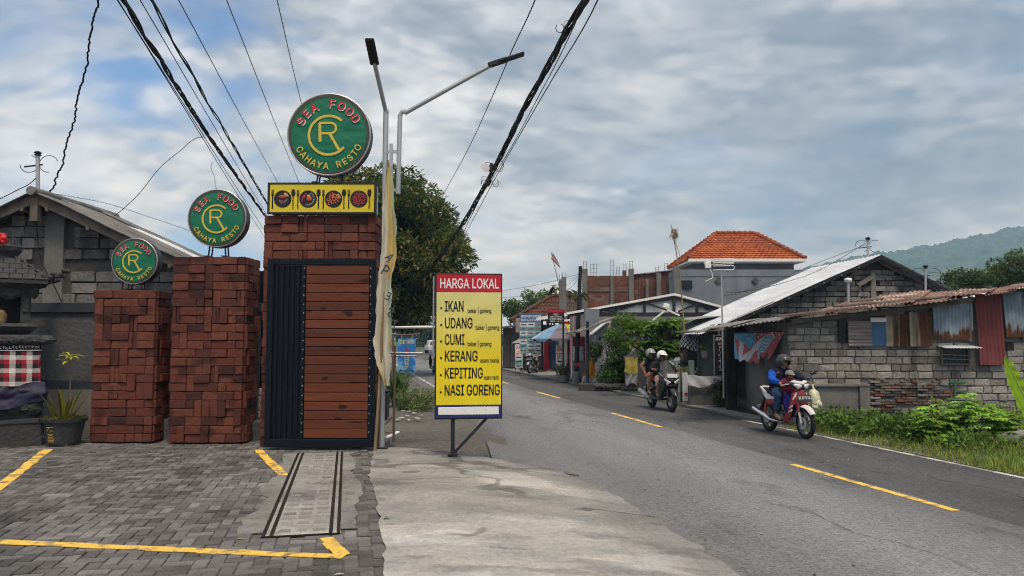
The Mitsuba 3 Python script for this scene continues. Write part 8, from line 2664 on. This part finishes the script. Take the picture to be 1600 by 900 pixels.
# ---- blue laundry sign
k = thing('laundry_sign', 'bright blue hanging sign with vertical yellow and red lettering left of the price board', 'sign')
YL = 21.4
a, b = P(622, 529, YL), P(649, 582, YL); w, h = b[0] - a[0], a[2] - b[2]; cx, cz = (a[0] + b[0]) / 2, (a[2] + b[2]) / 2
mat('sign_blue', fn=lambda p, n, uv: mix((0.03, 0.16, 0.46), (0.16, 0.38, 0.60), smoothstep(0.4, 0.65, fbm(p.x * 6, 1.0, p.z * 5, 3) + 0.16 * (0.9 - p.z))), rough=0.4)
put('panel', MB().box((cx, YL, cz), (w, .03, h)), 'sign_blue', k)
put('lettering', MB().add(wtext("DE'WO", cx, YL - .017, a[2] - h * .16, h * .105, True, .005, None, w * .8, 'c')), 'letter_yellow', k)
m1, m2 = MB(), MB()
for q, ch in enumerate('LAUNDRY'): (m1 if q < 3 else m2).add(wtext(ch, cx, YL - .017, a[2] - h * (.285 + .098 * q), h * .075, True, .005, None, w * .26, 'c'))
put('lettering', m1, 'letter_red', k); put('lettering', m2, 'letter_yellow', k)
put('lettering', MB().add(wtext('MASUK / 50 M', cx, YL - .017, b[2] + h * .035, h * .05, True, .005, None, w * .82, 'c')), 'letter_black', k)
put('rod', MB().tube([P(612, 524, YL), P(656, 522, YL)], .02, 6), 'rusty_pipe', k)
for px in (628, 644): put('tie', MB().tube([P(px, 523, YL), P(px, 530, YL)], .012, 5), 'steel', k)
put('post', MB().tube([P(614, 640, YL) * [1, 1, 0] + [0, 0, -.25], P(614, 522, YL)], .03, 8), 'rusty_pipe', k)
k = thing('dark_bin', 'dark bin just visible behind the foot of the lamp post', 'bin')
c = G(600, 655, -.2); put('body', MB().box((c[0] - .05, c[1], .12), (.3, .3, .6), ch=.04), 'black_metal', k); put('lid', MB().box((c[0] - .05, c[1], .45), (.34, .34, .06), ch=.02), 'letter_black', k)
# ---- litter on the forecourt, the ramp and the road
for nm, lab, px, py, col, L in (('fallen_leaf', 'yellow fallen leaf on the pavers right of the gate rails', 539, 779, (.45, .40, .05), .06), ('fallen_leaf', 'pale green fallen leaf on the pavers left of the near yellow corner', 367, 843, (.30, .42, .22), .075), ('fallen_leaf', 'pale scrap at the bottom edge of the pavers', 522, 898, (.5, .55, .5), .07), ('fallen_leaf', 'small orange leaf left of the gate rails', 455, 862, (.5, .30, .06), .03)):
    p = G(px, py, .008); put(nm, MB().add(leaf_strip(p, (1, .2, 0), L, L * .45, (.15, -.05), 4), col=col), 'leaf', label=lab, cat='leaf')
put('pebble', MB().add(carve(G(741, 887, -.03) + [0, 0, .008], np.array([.022, .018, .014]), 3, .4, 2)), 'rubber', label='small dark pebble on the concrete ramp', cat='stone')
mb = MB(); rg = np.random.default_rng(61)
for q in range(260):
    s, t = rg.uniform(5, 22), rg.uniform(-3.5, -2.3) if q % 3 else rg.uniform(-2.5, 2.5)
    p = RD(s, t, -.175); r_ = rg.uniform(.004, .013); mb.box(p + [0, 0, .008], (r_ * 2, r_ * 1.6, r_), rotz(rg.uniform(0, 3)), r_ * .3, col=np.array((.2, .19, .18)) * rg.uniform(.4, 1.6))
for q in range(120):
    p = G(rg.uniform(600, 800), rg.uniform(648, 735), -.19); r_ = rg.uniform(.006, .02); mb.box(p + [0, 0, .008], (r_ * 2, r_ * 1.6, r_), rotz(rg.uniform(0, 3)), r_ * .3, col=np.array((.2, .19, .18)) * rg.uniform(.3, 1.5))
put('grit', mb, 'matte_vc', kind='stuff', label='loose grit scattered along the road edge', cat='grit')
mb = MB()
for q in range(26): mb.add(leaf_strip(G(604 + rg.normal(0, 2), 811 + rg.normal(0, 1), 0), (rg.normal(), rg.normal(), 0), .03, .012, (.8, .1), 2), col=(.05, .11, .03))
put('joint_weed', mb, 'leaf', label='tiny green weed in the joint between pavers and ramp', cat='weed')

# ---- the air: far things fade to blue
scene['air'] = {'type': 'homogeneous', 'albedo': {'type': 'rgb', 'value': [0.70, 0.87, 0.99]}, 'sigma_t': {'type': 'rgb', 'value': [0.00025, 0.00033, 0.00043]}}
scene['haze'] = {'type': 'cube', 'to_world': T().translate([100, 850, 126]).scale([1850, 1000, 129]), 'bsdf': {'type': 'null'}, 'interior': {'type': 'ref', 'id': 'air'}}
labels['haze'] = {'kind': 'stuff', 'label': 'thin bluish haze in the air', 'category': 'haze'}
scene['camera']['medium'] = {'type': 'ref', 'id': 'air'}
